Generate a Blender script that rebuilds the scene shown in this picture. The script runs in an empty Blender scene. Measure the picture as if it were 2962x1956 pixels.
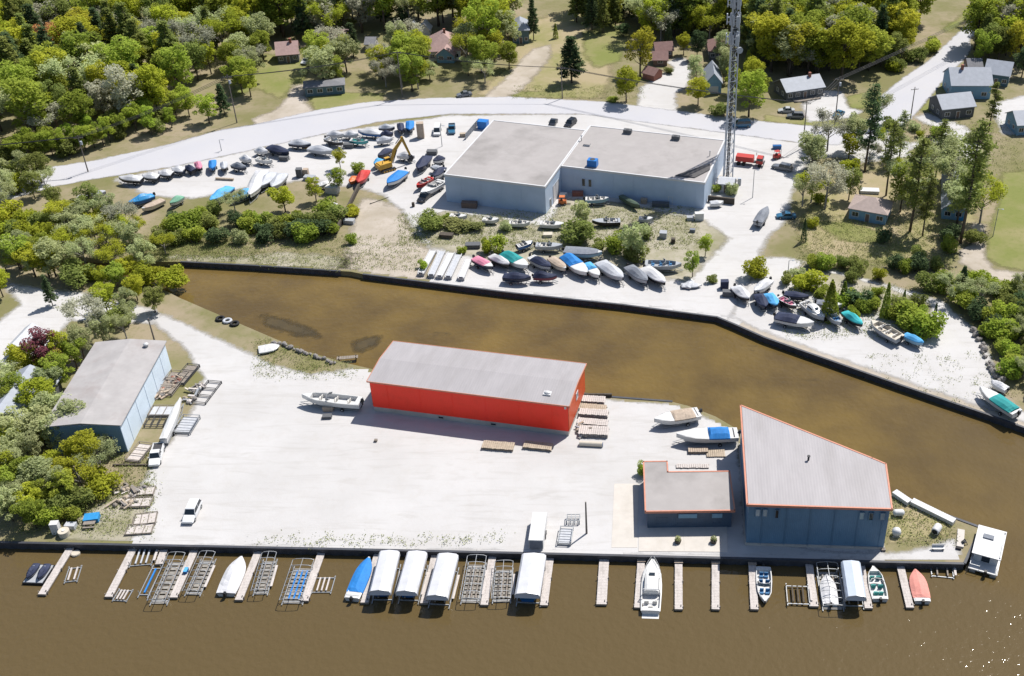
import bpy, math, random
import numpy as np
from mathutils import Vector
random.seed(7); rng = np.random.default_rng(7)
R = math.radians
sc = bpy.context.scene
C = sc.collection
# ---------------------------------------------------------------- camera, sky, sun, exposure
CAM_H, PITCH, FPX, PPX, PPY = 125.0, R(34.2), 3278.0, 1830.0, 978.0     # focal length / optical axis in photo pixels
cd = bpy.data.cameras.new('camera'); cam = bpy.data.objects.new('camera', cd); C.objects.link(cam)
cam.location = (0, 0, CAM_H); cam.rotation_euler = (math.pi/2-PITCH, 0, 0)
cd.sensor_width = 36; cd.lens = FPX/2962*36; cd.shift_x = -(PPX-1481)/2962; cd.clip_start = 1; cd.clip_end = 9000
sc.camera = cam
SUN_EL, SUN_AZ = R(57), R(43)                                          # azimuth clockwise from +Y
w = bpy.data.worlds.new('World'); sc.world = w; w.use_nodes = True
nt = w.node_tree; bg = nt.nodes['Background']
sky = nt.nodes.new('ShaderNodeTexSky'); sky.sky_type = 'NISHITA'; sky.sun_disc = False
sky.sun_elevation = SUN_EL; sky.sun_rotation = SUN_AZ
nt.links.new(sky.outputs[0], bg.inputs[0]); bg.inputs[1].default_value = 0.088
sd_ = bpy.data.lights.new('sun', 'SUN'); sun = bpy.data.objects.new('sun', sd_); C.objects.link(sun)
sd_.energy = 4.9; sd_.angle = R(0.53); sd_.color = (1.0, 0.955, 0.89)
S = Vector((math.sin(SUN_AZ)*math.cos(SUN_EL), math.cos(SUN_AZ)*math.cos(SUN_EL), math.sin(SUN_EL)))
sun.rotation_euler = S.to_track_quat('Z', 'Y').to_euler()
sc.view_settings.view_transform = 'Standard'; sc.view_settings.look = 'None'
sc.view_settings.exposure = 0.44; sc.view_settings.gamma = 1.0; sc.view_settings.use_curve_mapping = False
sc.cycles.max_bounces = 8; sc.cycles.transparent_max_bounces = 24
WATER = -1.2

# ---------------------------------------------------------------- survey: photo pixel -> point on the level z
def G(px, py, z=0.0):
    d = (px-PPX, FPX*math.cos(PITCH)-(py-PPY)*math.sin(PITCH), -FPX*math.sin(PITCH)-(py-PPY)*math.cos(PITCH))
    t = (z-CAM_H)/d[2]
    return Vector((d[0]*t, d[1]*t, z))
def to_px(P):
    x, y, z = P[0], P[1], P[2]-CAM_H
    zc = y*math.cos(PITCH)-z*math.sin(PITCH); yc = y*math.sin(PITCH)+z*math.cos(PITCH)
    return PPX+FPX*x/zc, PPY-FPX*yc/zc
TILE = {c: o for c, o in zip('ABCDEFGHIJKLMNOP', [(x, y) for y in (0, 480, 960, 1400) for x in (0, 740, 1480, 2212)])}
def q(t, x, y): return TILE[t][0]+x/3.136, TILE[t][1]+y/3.136
def Q(t, x, y, z=0.0): return G(*q(t, x, y), z)

# ---------------------------------------------------------------- materials
MATS = {}
ALB = 0.78                                   # the palette below is written a little light; one scale for all painted things
def _n(nt, t, **kw):
    n = nt.nodes.new(t)
    for k, v in kw.items():
        if k.startswith('i'): n.inputs[int(k[1:])].default_value = v
        else: setattr(n, k, v)
    return n
def mat(name, col, rough=0.7, var=0.12, scale=1.5, bump=0.0, bscale=8.0, metal=0.0, spec=0.4, stretch=(1, 1, 1), wear=None, wear_amt=0.0, wscale=0.4, ribs=None, alpha=1.0):
    if name in MATS: return MATS[name]
    m = bpy.data.materials.new(name); m.use_nodes = True; nt = m.node_tree; b = nt.nodes['Principled BSDF']; L = nt.links.new
    col = tuple(c*ALB for c in col); wear = tuple(c*ALB for c in wear) if wear else None
    tc = _n(nt, 'ShaderNodeTexCoord'); mp = _n(nt, 'ShaderNodeMapping'); mp.inputs[3].default_value = stretch
    L(tc.outputs['Object'], mp.inputs[0])
    no = _n(nt, 'ShaderNodeTexNoise', i2=scale, i3=5.0, i4=0.6); L(mp.outputs[0], no.inputs[0])
    rp = _n(nt, 'ShaderNodeMapRange', i1=0.3, i2=0.7, i3=1-var, i4=1+var); L(no.outputs[0], rp.inputs[0])
    hs = _n(nt, 'ShaderNodeHueSaturation'); hs.inputs['Color'].default_value = (*col, 1); L(rp.outputs[0], hs.inputs['Value'])
    out = hs.outputs[0]
    if wear:
        nw = _n(nt, 'ShaderNodeTexNoise', i2=wscale, i3=6.0, i4=0.65); L(mp.outputs[0], nw.inputs[0])
        rw = _n(nt, 'ShaderNodeMapRange', i1=0.5, i2=0.72, i3=0.0, i4=wear_amt); L(nw.outputs[0], rw.inputs[0])
        mx = _n(nt, 'ShaderNodeMix', data_type='RGBA'); L(rw.outputs[0], mx.inputs[0]); L(out, mx.inputs[6]); mx.inputs[7].default_value = (*wear, 1)
        out = mx.outputs[2]
    L(out, b.inputs['Base Color'])
    b.inputs['Roughness'].default_value = rough; b.inputs['Metallic'].default_value = metal; b.inputs['Specular IOR Level'].default_value = spec
    if alpha < 1: b.inputs['Alpha'].default_value = alpha
    h = None
    if bump:
        nb = _n(nt, 'ShaderNodeTexNoise', i2=bscale, i3=4.0); L(tc.outputs['Object'], nb.inputs[0]); h = nb.outputs[0]
    if ribs:                                   # (direction, spacing, strength): the fine ribs of profiled sheet metal
        wv = _n(nt, 'ShaderNodeTexWave', wave_type='BANDS', bands_direction=ribs[0]); wv.inputs[1].default_value = 0.314/ribs[1]*1.0
        L(tc.outputs['Object'], wv.inputs[0]); h = wv.outputs[0]; bump = ribs[2]
    if h is not None:
        bp = _n(nt, 'ShaderNodeBump', i0=min(bump, 1.0)); bp.inputs[1].default_value = 0.02; L(h, bp.inputs['Height']); L(bp.outputs[0], b.inputs['Normal'])
    MATS[name] = m; return m
def soil(name, c1, c2, c3, edge=False, s1=0.06, s2=0.9, hi=0.6, rough=0.95, tracks=False):
    """loose ground: two tones in broad patches, a third in small ones; edge=True feathers the sheet's rim by the 'edge' attribute"""
    m = bpy.data.materials.new(name); m.use_nodes = True; nt = m.node_tree; b = nt.nodes['Principled BSDF']; L = nt.links.new
    tc = _n(nt, 'ShaderNodeTexCoord')
    a = _n(nt, 'ShaderNodeTexNoise', i2=s1, i3=6.0, i4=0.62); L(tc.outputs['Object'], a.inputs[0])
    ar = _n(nt, 'ShaderNodeMapRange', i1=0.4, i2=0.62); L(a.outputs[0], ar.inputs[0])
    m1 = _n(nt, 'ShaderNodeMix', data_type='RGBA'); m1.inputs[6].default_value = (*c1, 1); m1.inputs[7].default_value = (*c2, 1); L(ar.outputs[0], m1.inputs[0])
    d = _n(nt, 'ShaderNodeTexNoise', i2=s2, i3=6.0, i4=0.7); L(tc.outputs['Object'], d.inputs[0])
    dr = _n(nt, 'ShaderNodeMapRange', i1=0.5, i2=0.75, i3=0.0, i4=hi); L(d.outputs[0], dr.inputs[0])
    m2 = _n(nt, 'ShaderNodeMix', data_type='RGBA'); L(m1.outputs[2], m2.inputs[6]); m2.inputs[7].default_value = (*c3, 1); L(dr.outputs[0], m2.inputs[0])
    col = m2.outputs[2]
    if tracks:                                 # faint wheel ruts: noise drawn out along two directions of travel
        for ang, sx in ((24, 0.06), (71, 0.08)):
            mp = _n(nt, 'ShaderNodeMapping'); mp.inputs[2].default_value = (0, 0, R(ang)); mp.inputs[3].default_value = (sx, 0.5, 1)
            L(tc.outputs['Object'], mp.inputs[0]); tn = _n(nt, 'ShaderNodeTexNoise', i2=1.0, i3=3.0, i4=0.55); tn.inputs[8].default_value = 1.6; L(mp.outputs[0], tn.inputs[0])
            tr = _n(nt, 'ShaderNodeMapRange', i1=0.56, i2=0.72, i3=0.0, i4=0.32); L(tn.outputs[0], tr.inputs[0])
            mm = _n(nt, 'ShaderNodeMix', data_type='RGBA'); L(tr.outputs[0], mm.inputs[0]); L(col, mm.inputs[6]); mm.inputs[7].default_value = (0.34, 0.325, 0.305, 1); col = mm.outputs[2]
    L(col, b.inputs['Base Color']); b.inputs['Roughness'].default_value = rough; b.inputs['Specular IOR Level'].default_value = 0.15
    nb = _n(nt, 'ShaderNodeTexNoise', i2=2.2, i3=6.0, i4=0.7); L(tc.outputs['Object'], nb.inputs[0])
    bp = _n(nt, 'ShaderNodeBump', i0=0.5); bp.inputs[1].default_value = 0.05; L(nb.outputs[0], bp.inputs['Height']); L(bp.outputs[0], b.inputs['Normal'])
    if edge:
        at = _n(nt, 'ShaderNodeAttribute', attribute_name='edge')
        e = _n(nt, 'ShaderNodeTexNoise', i2=0.35, i3=6.0, i4=0.7); L(tc.outputs['Object'], e.inputs[0])
        ad = _n(nt, 'ShaderNodeMath', operation='ADD'); L(at.outputs['Fac'], ad.inputs[0]); L(e.outputs[0], ad.inputs[1])
        r = _n(nt, 'ShaderNodeMapRange', i1=0.8, i2=1.2); L(ad.outputs[0], r.inputs[0]); L(r.outputs[0], b.inputs['Alpha'])
    MATS[name] = m; return m
def glass(name, col=(0.02, 0.03, 0.04), rough=0.08):
    m = mat(name, col, rough, 0.05, spec=0.6); return m
def leafmat(name, col, trans=0.52, hv=0.012, vv=0.22):
    m = bpy.data.materials.new(name); m.use_nodes = True; nt = m.node_tree; L = nt.links.new
    nt.nodes.remove(nt.nodes['Principled BSDF']); out = nt.nodes['Material Output']
    oi = _n(nt, 'ShaderNodeObjectInfo'); tc = _n(nt, 'ShaderNodeTexCoord')
    no = _n(nt, 'ShaderNodeTexNoise', i2=0.55, i3=4.0, i4=0.65); L(tc.outputs['Object'], no.inputs[0])
    v1 = _n(nt, 'ShaderNodeMapRange', i1=0.3, i2=0.7, i3=0.72, i4=1.28); L(no.outputs[0], v1.inputs[0])
    v2 = _n(nt, 'ShaderNodeMapRange', i1=0, i2=1, i3=1-vv, i4=1+vv); L(oi.outputs['Random'], v2.inputs[0])
    mu = _n(nt, 'ShaderNodeMath', operation='MULTIPLY'); L(v1.outputs[0], mu.inputs[0]); L(v2.outputs[0], mu.inputs[1])
    h1 = _n(nt, 'ShaderNodeMapRange', i1=0, i2=1, i3=0.5-hv, i4=0.5+hv)
    fr = _n(nt, 'ShaderNodeMath', operation='MULTIPLY'); fr.inputs[1].default_value = 7.31; L(oi.outputs['Random'], fr.inputs[0])
    f2 = _n(nt, 'ShaderNodeMath', operation='FRACT'); L(fr.outputs[0], f2.inputs[0]); L(f2.outputs[0], h1.inputs[0])
    hs = _n(nt, 'ShaderNodeHueSaturation'); hs.inputs['Color'].default_value = (*col, 1); L(mu.outputs[0], hs.inputs['Value']); L(h1.outputs[0], hs.inputs['Hue'])
    di = _n(nt, 'ShaderNodeBsdfDiffuse'); tr = _n(nt, 'ShaderNodeBsdfTranslucent'); mx = _n(nt, 'ShaderNodeMixShader', i0=trans)
    L(hs.outputs[0], di.inputs[0]); L(hs.outputs[0], tr.inputs[0]); L(di.outputs[0], mx.inputs[1]); L(tr.outputs[0], mx.inputs[2]); L(mx.outputs[0], out.inputs[0])
    MATS[name] = m; return m

# ---------------------------------------------------------------- mesh helpers
class MB:
    def __init__(s): s.v = []; s.f = []
    def add(s, vs, fs):
        o = len(s.v); s.v += [tuple(x) for x in vs]; s.f += [tuple(i+o for i in f) for f in fs]; return s
    def box(s, c, d, rz=0.0, taper=1.0, ry=0.0):
        x, y, z = d[0]/2, d[1]/2, d[2]/2; ca, sa = math.cos(rz), math.sin(rz); cb, sb = math.cos(ry), math.sin(ry); vs = []
        for k in (-1, 1):
            for i, j in ((-1, -1), (1, -1), (1, 1), (-1, 1)):
                t = taper if k > 0 else 1; X, Y, Z = i*x*t, j*y*t, k*z
                X, Z = X*cb+Z*sb, -X*sb+Z*cb
                vs.append((c[0]+X*ca-Y*sa, c[1]+X*sa+Y*ca, c[2]+Z))
        return s.add(vs, [(3, 2, 1, 0), (4, 5, 6, 7), (0, 1, 5, 4), (1, 2, 6, 5), (2, 3, 7, 6), (3, 0, 4, 7)])
    def prism(s, pts, z0, z1):
        n = len(pts)
        if sum(pts[i][0]*pts[(i+1) % n][1]-pts[(i+1) % n][0]*pts[i][1] for i in range(n)) < 0: pts = pts[::-1]
        zt = z1 if hasattr(z1, '__len__') else [z1]*n
        vs = [(p[0], p[1], z0) for p in pts]+[(p[0], p[1], z) for p, z in zip(pts, zt)]
        return s.add(vs, [tuple(range(n-1, -1, -1)), tuple(range(n, 2*n))]+[(i, (i+1) % n, n+(i+1) % n, n+i) for i in range(n)])
    def loft(s, rings, closed=False, cap=True):
        n = len(rings[0]); vs = [p for r in rings for p in r]; fs = []
        for k in range(len(rings)-1):
            for i in range(n if closed else n-1):
                j = (i+1) % n; fs.append((k*n+i, k*n+j, (k+1)*n+j, (k+1)*n+i))
        if cap: fs += [tuple(range(n-1, -1, -1)), tuple(range((len(rings)-1)*n, len(rings)*n))]
        return s.add(vs, fs)
    def tube(s, p0, p1, r0, r1=None, n=6):
        r1 = r0 if r1 is None else r1
        a, b = Vector(p0), Vector(p1); d = (b-a)
        if d.length < 1e-6: return s
        d.normalize(); u = d.orthogonal().normalized(); v = d.cross(u)
        rings = [[p+u*(r*math.cos(2*math.pi*i/n))+v*(r*math.sin(2*math.pi*i/n)) for i in range(n)] for p, r in ((a, r0), (b, r1))]
        return s.loft(rings, True)
    def path(s, pts, r, n=6):
        for a, b in zip(pts, pts[1:]): s.tube(a, b, r, r, n)
        return s
    def disc(s, c, r, h, n=16, axis='z', r2=None):
        a = {'z': Vector((0, 0, h/2)), 'x': Vector((h/2, 0, 0)), 'y': Vector((0, h/2, 0))}[axis]; c = Vector(c)
        return s.tube(c-a, c+a, r, r2, n)
    def blob(s, c, d, n=8, m=5, jit=0.0):
        rings = []
        for k in range(m+1):
            t = math.pi*k/m; r = max(math.sin(t), 0.02)
            rings.append([(c[0]+d[0]*r*math.cos(2*math.pi*i/n)*(1+random.uniform(-jit, jit)), c[1]+d[1]*r*math.sin(2*math.pi*i/n)*(1+random.uniform(-jit, jit)), c[2]-d[2]*math.cos(t)*(1+random.uniform(-jit, jit)*.5)) for i in range(n)])
        return s.loft(rings, True)
    def mesh(s, name, smooth=False):
        me = bpy.data.meshes.new(name); me.from_pydata(s.v, [], s.f); me.update()
        if smooth: me.polygons.foreach_set('use_smooth', [True]*len(me.polygons))
        return me
    def build(s, name, m, parent=None, smooth=False, loc=None):
        return mk(name, s.mesh(name, smooth), m, parent, loc)
def mk(name, me, m, parent=None, loc=None):
    o = bpy.data.objects.new(name, me); C.objects.link(o)
    m = MATS[m] if isinstance(m, str) else m
    if len(me.materials) == 0: me.materials.append(m)
    elif me.materials[0] != m:
        o.material_slots[0].link = 'OBJECT'; o.material_slots[0].material = m
    if parent: o.parent = parent
    if loc is not None: o.location = loc
    return o
def tag(o, label=None, cat=None, group=None, kind=None):
    if label: o['label'] = label
    if cat: o['category'] = cat
    if group: o['group'] = group
    if kind: o['kind'] = kind
    return o
def thing(name, label, cat, loc=(0, 0, 0), rz=0.0, group=None):
    o = bpy.data.objects.new(name, None); C.objects.link(o); o.empty_display_size = 0.3
    o.location = loc; o.rotation_euler = (0, 0, rz); return tag(o, label, cat, group)
def poly_sd(X, Y, poly):
    P = np.array([(p[0], p[1]) for p in poly]); Qn = np.roll(P, -1, 0)
    d2 = np.full(X.shape, 1e18); ins = np.zeros(X.shape, bool)
    for (ax, ay), (bx, by) in zip(P, Qn):
        ex, ey = bx-ax, by-ay; t = np.clip(((X-ax)*ex+(Y-ay)*ey)/(ex*ex+ey*ey+1e-12), 0, 1)
        d2 = np.minimum(d2, (X-ax-t*ex)**2+(Y-ay-t*ey)**2)
        c = ((ay > Y) != (by > Y)) & (X < (bx-ax)*(Y-ay)/(by-ay+1e-12)+ax); ins ^= c
    return np.where(ins, 1, -1)*np.sqrt(d2)

# ---------------------------------------------------------------- palette
soil('ground_mix', (0.165, 0.155, 0.070), (0.265, 0.22, 0.15), (0.13, 0.14, 0.045), s1=0.045, s2=0.5, hi=0.75)
soil('gravel_white', (0.470, 0.462, 0.458), (0.425, 0.415, 0.408), (0.36, 0.335, 0.30), True, s1=0.045, s2=0.35, hi=0.30, tracks=True)
soil('gravel_sand', (0.40, 0.355, 0.305), (0.32, 0.28, 0.225), (0.23, 0.195, 0.13), True, s1=0.09, s2=0.6, hi=0.5)
soil('road_chip', (0.405, 0.405, 0.43), (0.43, 0.425, 0.44), (0.37, 0.365, 0.38), True, s1=0.05, s2=0.4, hi=0.3)
soil('lawn_grass', (0.165, 0.18, 0.055), (0.23, 0.21, 0.10), (0.12, 0.15, 0.035), True, s1=0.07, s2=0.8, hi=0.6)
soil('dry_grass', (0.30, 0.25, 0.155), (0.215, 0.205, 0.085), (0.34, 0.28, 0.195), True, s1=0.06, s2=0.6, hi=0.6)
soil('weedy_dirt', (0.35, 0.32, 0.26), (0.235, 0.22, 0.145), (0.17, 0.185, 0.075), True, s1=0.12, s2=0.8, hi=0.7)
soil('algae', (0.062, 0.048, 0.026), (0.078, 0.058, 0.028), (0.052, 0.042, 0.024), True, s1=0.3, s2=0.9, hi=0.5, rough=0.35)
mat('wall_steel', (0.055, 0.06, 0.075), 0.6, 0.25, 0.6, bump=0.3, wear=(0.10, 0.09, 0.09), wear_amt=0.5)
mat('concrete', (0.52, 0.49, 0.45), 0.9, 0.12, 0.8, wear=(0.33, 0.30, 0.26), wear_amt=0.6)
mat('concrete_slab', (0.62, 0.58, 0.53), 0.9, 0.06, 0.6, wear=(0.5, 0.46, 0.4), wear_amt=0.4)
mat('grey_siding', (0.50, 0.61, 0.76), 0.55, 0.06, 0.3, ribs=('X', 0.3, 0.5), wear=(0.40, 0.50, 0.63), wear_amt=0.5, wscale=0.12)
mat('roof_membrane', (0.395, 0.37, 0.36), 0.85, 0.06, 0.35, wear=(0.24, 0.225, 0.215), wear_amt=0.75, wscale=0.075)
mat('roof_grey', (0.385, 0.365, 0.375), 0.6, 0.07, 0.5, stretch=(1.6, 0.35, 1), ribs=('X', 0.45, 0.35), wear=(0.31, 0.29, 0.29), wear_amt=0.6, wscale=0.16)
mat('roof_pale', (0.42, 0.40, 0.395), 0.7, 0.12, 0.3, ribs=('Y', 0.45, 0.3), wear=(0.33, 0.285, 0.27), wear_amt=0.8, wscale=0.16)
mat('trim_white', (0.68, 0.68, 0.69), 0.5, 0.05)
mat('red_siding', (1.20, 0.055, 0.022), 0.5, 0.08, 0.4, ribs=('X', 0.3, 0.4), wear=(1.0, 0.035, 0.028), wear_amt=0.5)
mat('orange_siding', (0.62, 0.085, 0.02), 0.5, 0.08, 0.4, ribs=('X', 0.3, 0.3))
mat('orange_trim', (0.62, 0.255, 0.165), 0.5, 0.1)
mat('navy_shaded', (0.07, 0.11, 0.17), 0.5, 0.12, 0.4, ribs=('X', 0.3, 0.3)); mat('navy_siding', (0.13, 0.25, 0.38), 0.5, 0.12, 0.4, ribs=('X', 0.3, 0.4), wear=(0.095, 0.185, 0.29), wear_amt=0.6, wscale=0.2)
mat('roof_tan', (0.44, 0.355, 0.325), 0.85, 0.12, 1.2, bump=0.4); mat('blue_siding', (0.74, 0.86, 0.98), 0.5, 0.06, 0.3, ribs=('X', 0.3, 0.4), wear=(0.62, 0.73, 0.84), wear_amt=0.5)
mat('white_paint', (0.69, 0.69, 0.69), 0.4, 0.06, wear=(0.58, 0.56, 0.52), wear_amt=0.4); mat('gel_white', (0.70, 0.70, 0.69), 0.25, 0.04, spec=0.5)
mat('gel_cream', (0.66, 0.60, 0.50), 0.3, 0.05); mat('gel_grey', (0.42, 0.44, 0.47), 0.3, 0.06)
mat('shrink_white', (0.68, 0.68, 0.70), 0.35, 0.06, 2.0, bump=0.4, bscale=2.5)
mat('canvas_blue', (0.02, 0.22, 0.62), 0.75, 0.12, 2.0, bump=0.5, bscale=3)
mat('canvas_sky', (0.10, 0.42, 0.78), 0.75, 0.12, 2.0, bump=0.6, bscale=2.5)
mat('canvas_navy', (0.025, 0.035, 0.08), 0.75, 0.2, 2.0, bump=0.5, bscale=3)
mat('canvas_teal', (0.015, 0.30, 0.30), 0.75, 0.12, 2.0, bump=0.5, bscale=3)
mat('canvas_aqua', (0.04, 0.48, 0.52), 0.75, 0.1, 2.0, bump=0.5, bscale=3)
mat('canvas_grey', (0.22, 0.24, 0.28), 0.8, 0.15, 2.0, bump=0.5, bscale=3)
mat('canvas_silver', (0.52, 0.54, 0.58), 0.6, 0.12, 2.0, bump=0.6, bscale=3)
mat('canvas_tan', (0.46, 0.37, 0.29), 0.8, 0.15, 2.0, bump=0.5, bscale=3)
mat('canvas_pink', (0.72, 0.30, 0.25), 0.8, 0.1, 2.0, bump=0.5, bscale=3)
mat('canvas_rose', (0.70, 0.25, 0.36), 0.8, 0.1, 2.0, bump=0.5, bscale=3)
mat('canvas_red', (0.55, 0.04, 0.035), 0.7, 0.15, 2.0, bump=0.5, bscale=3)
mat('canvas_green', (0.18, 0.40, 0.28), 0.8, 0.1, 2.0)
mat('canopy_vinyl', (0.66, 0.67, 0.71), 0.5, 0.06, 0.8, bump=0.8, bscale=1.6, wear=(0.55, 0.54, 0.52), wear_amt=0.6, wscale=0.5)
mat('canopy_bluegrey', (0.55, 0.62, 0.74), 0.5, 0.05, 1.0, bump=0.8, bscale=1.6, wear=(0.45, 0.50, 0.58), wear_amt=0.6, wscale=0.5)
mat('hull_navy', (0.02, 0.03, 0.06), 0.25, 0.1); mat('hull_black', (0.015, 0.016, 0.02), 0.35, 0.1)
mat('hull_blue', (0.02, 0.12, 0.34), 0.25, 0.08); mat('hull_red', (0.42, 0.03, 0.03), 0.3, 0.08); mat('hull_maroon', (0.16, 0.02, 0.04), 0.3, 0.08)
mat('hull_teal', (0.05, 0.34, 0.36), 0.3, 0.08); mat('hull_lightblue', (0.28, 0.45, 0.58), 0.3, 0.06); mat('hull_green', (0.10, 0.14, 0.10), 0.4, 0.1)
mat('bottom_shade_paint', (0.03, 0.035, 0.055), 0.6, 0.2); mat('vinyl_seat', (0.68, 0.66, 0.62), 0.6, 0.06); mat('vinyl_teal', (0.02, 0.28, 0.26), 0.6, 0.08)  # hull bottoms: dark paint that also carries the shade on the lower sides
mat('vinyl_blue', (0.03, 0.16, 0.35), 0.6, 0.08); mat('aluminium', (0.62, 0.64, 0.66), 0.4, 0.06, metal=0.6); mat('galvanized', (0.40, 0.42, 0.44), 0.5, 0.12, metal=0.4)
mat('rubber', (0.02, 0.02, 0.021), 0.8, 0.2); mat('black_plastic', (0.02, 0.021, 0.024), 0.4, 0.1); mat('wood_dock', (0.60, 0.55, 0.52), 0.85, 0.22, 2.5, stretch=(1, 6, 1), wear=(0.36, 0.33, 0.30), wear_amt=0.6)
mat('wood_old', (0.27, 0.235, 0.20), 0.9, 0.25, 3.0); mat('wood_pale', (0.47, 0.39, 0.30), 0.9, 0.2, 2.0); mat('wood_dark', (0.09, 0.075, 0.06), 0.9, 0.3, 2.0)
mat('pole_wood', (0.19, 0.165, 0.145), 0.9, 0.2); mat('cable', (0.02, 0.02, 0.022), 0.6, 0.1); mat('tower_steel', (0.55, 0.60, 0.68), 0.5, 0.12, metal=0.3); mat('antenna_grey', (0.50, 0.54, 0.60), 0.5, 0.06)
mat('cat_yellow', (0.62, 0.36, 0.05), 0.5, 0.15, wear=(0.34, 0.2, 0.07), wear_amt=0.5); mat('steel_dark', (0.06, 0.06, 0.065), 0.6, 0.2)
mat('car_white', (0.78, 0.79, 0.80), 0.2, 0.02, spec=0.6); mat('car_black', (0.02, 0.022, 0.028), 0.2, 0.05, spec=0.6); mat('car_blue', (0.04, 0.16, 0.28), 0.2, 0.05, spec=0.6); mat('car_grey', (0.16, 0.17, 0.19), 0.2, 0.05, spec=0.6); mat('car_red', (0.45, 0.03, 0.03), 0.25, 0.05, spec=0.6); mat('car_silver', (0.48, 0.5, 0.52), 0.25, 0.05, spec=0.6)
mat('lamp_red', (0.5, 0.02, 0.02), 0.3, 0.02); mat('lamp_clear', (0.8, 0.8, 0.78), 0.2, 0.02)
mat('roof_pink', (0.44, 0.30, 0.28), 0.85, 0.12, 1.2, bump=0.4); mat('roof_brown', (0.26, 0.155, 0.14), 0.85, 0.15, 1.2, bump=0.4); mat('roof_blue', (0.34, 0.37, 0.43), 0.6, 0.1, 0.8); mat('roof_dark', (0.20, 0.20, 0.215), 0.85, 0.15, 1.0, bump=0.4)
mat('house_white', (0.62, 0.61, 0.58), 0.8, 0.08); mat('house_blue', (0.20, 0.36, 0.50), 0.7, 0.1); mat('house_dark', (0.12, 0.125, 0.135), 0.8, 0.12); mat('house_brown', (0.22, 0.15, 0.12), 0.8, 0.12); mat('house_tan', (0.45, 0.38, 0.28), 0.8, 0.1); mat('house_teal', (0.10, 0.17, 0.20), 0.7, 0.1)
mat('tarp_blue', (0.03, 0.28, 0.62), 0.5, 0.15, 2.0, bump=0.6, bscale=2); mat('plastic_blue', (0.02, 0.20, 0.60), 0.4, 0.06); mat('paint_red', (0.50, 0.04, 0.03), 0.5, 0.1); mat('paint_orange', (0.65, 0.18, 0.05), 0.5, 0.1)
mat('rock', (0.28, 0.26, 0.245), 0.9, 0.3, 1.5, bump=0.6, bscale=4); mat('bark', (0.12, 0.095, 0.075), 0.95, 0.3, 3.0, bump=0.5, bscale=6); mat('bark_grey', (0.27, 0.25, 0.23), 0.95, 0.25, 3.0)
mat('brick_red', (0.34, 0.14, 0.10), 0.9, 0.2, 2.0); mat('soot', (0.10, 0.095, 0.095), 0.9, 0.25)
glass('glass_dark'); glass('glass_blue', (0.05, 0.11, 0.17)); glass('pane_pale', (0.35, 0.43, 0.48), 0.15)
mat('windscreen', (0.10, 0.13, 0.16), 0.05, 0.02, alpha=0.75, spec=0.6)
leafmat('leaf_yellow', (0.400, 0.430, 0.050)); leafmat('leaf_green', (0.325, 0.385, 0.065)); leafmat('leaf_mid', (0.255, 0.295, 0.085))
leafmat('leaf_dark', (0.100, 0.145, 0.065), 0.35, 0.012, 0.25); leafmat('leaf_pale', (0.440, 0.480, 0.240)); leafmat('leaf_grey', (0.430, 0.430, 0.320))
leafmat('leaf_purple', (0.185, 0.065, 0.080), 0.3); leafmat('leaf_rust', (0.45, 0.22, 0.10), 0.35); leafmat('leaf_gold', (0.460, 0.450, 0.055))
leafmat('leaf_bright', (0.350, 0.440, 0.065), 0.5, 0.010, 0.15); leafmat('leaf_weed', (0.280, 0.305, 0.110), 0.3)
# ================================================================ the setting: land, water, roads
north_shore = [(-700, 690), (-150, 722), (140, 738), (330, 750), (430, 758), (523, 757), (740, 768), (985, 784), (1015, 786), (1050, 793), (1480, 847), (1800, 881), (2075, 917), (2135, 942), (2212, 976), (2604, 1113), (2850, 1196), (2962, 1236), (3300, 1372)]
tip = [(2150, 1252), (2520, 1402), (2590, 1437), (2700, 1478), (2834, 1527), (2788, 1630)]
south_front = [(2788, 1630), (2230, 1617), (1490, 1599), (750, 1583), (44, 1569), (-500, 1557)]
south_canal = [(-500, 752), (0, 766), (240, 778), (420, 812), (520, 862), (620, 905), (760, 965), (870, 1012), (1000, 1050), (1120, 1078), (1684, 1140), (1772, 1150), (1945, 1163), (1990, 1174), (2070, 1205)]
nw = [G(*p) for p in north_shore]
north_poly = nw+[Vector((3500, nw[-1].y-40, 0)), Vector((3500, 4500, 0)), Vector((-3500, 4500, 0)), Vector((-3500, nw[0].y+10, 0))]
sc_pts = [G(*p) for p in south_canal]
south_poly = sc_pts+[G(*p) for p in tip]+[G(*p) for p in south_front[1:]]
def land(name, poly, depth=3.0):
    from mathutils.geometry import tessellate_polygon
    n = len(poly); tris = tessellate_polygon([poly]); mb = MB()
    def up(t):
        a, b, c = [poly[i] for i in t]; return t if (b-a).cross(c-a).z > 0 else t[::-1]
    mb.v = [tuple(p) for p in poly]+[(p.x, p.y, -depth) for p in poly]
    mb.f = [tuple(up(t)) for t in tris]+[(i, i+n, (i+1) % n+n, (i+1) % n) for i in range(n)]
    return tag(mb.build(name, 'ground_mix'), kind='structure')
land('ground', north_poly); land('peninsula_ground', south_poly)

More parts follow.
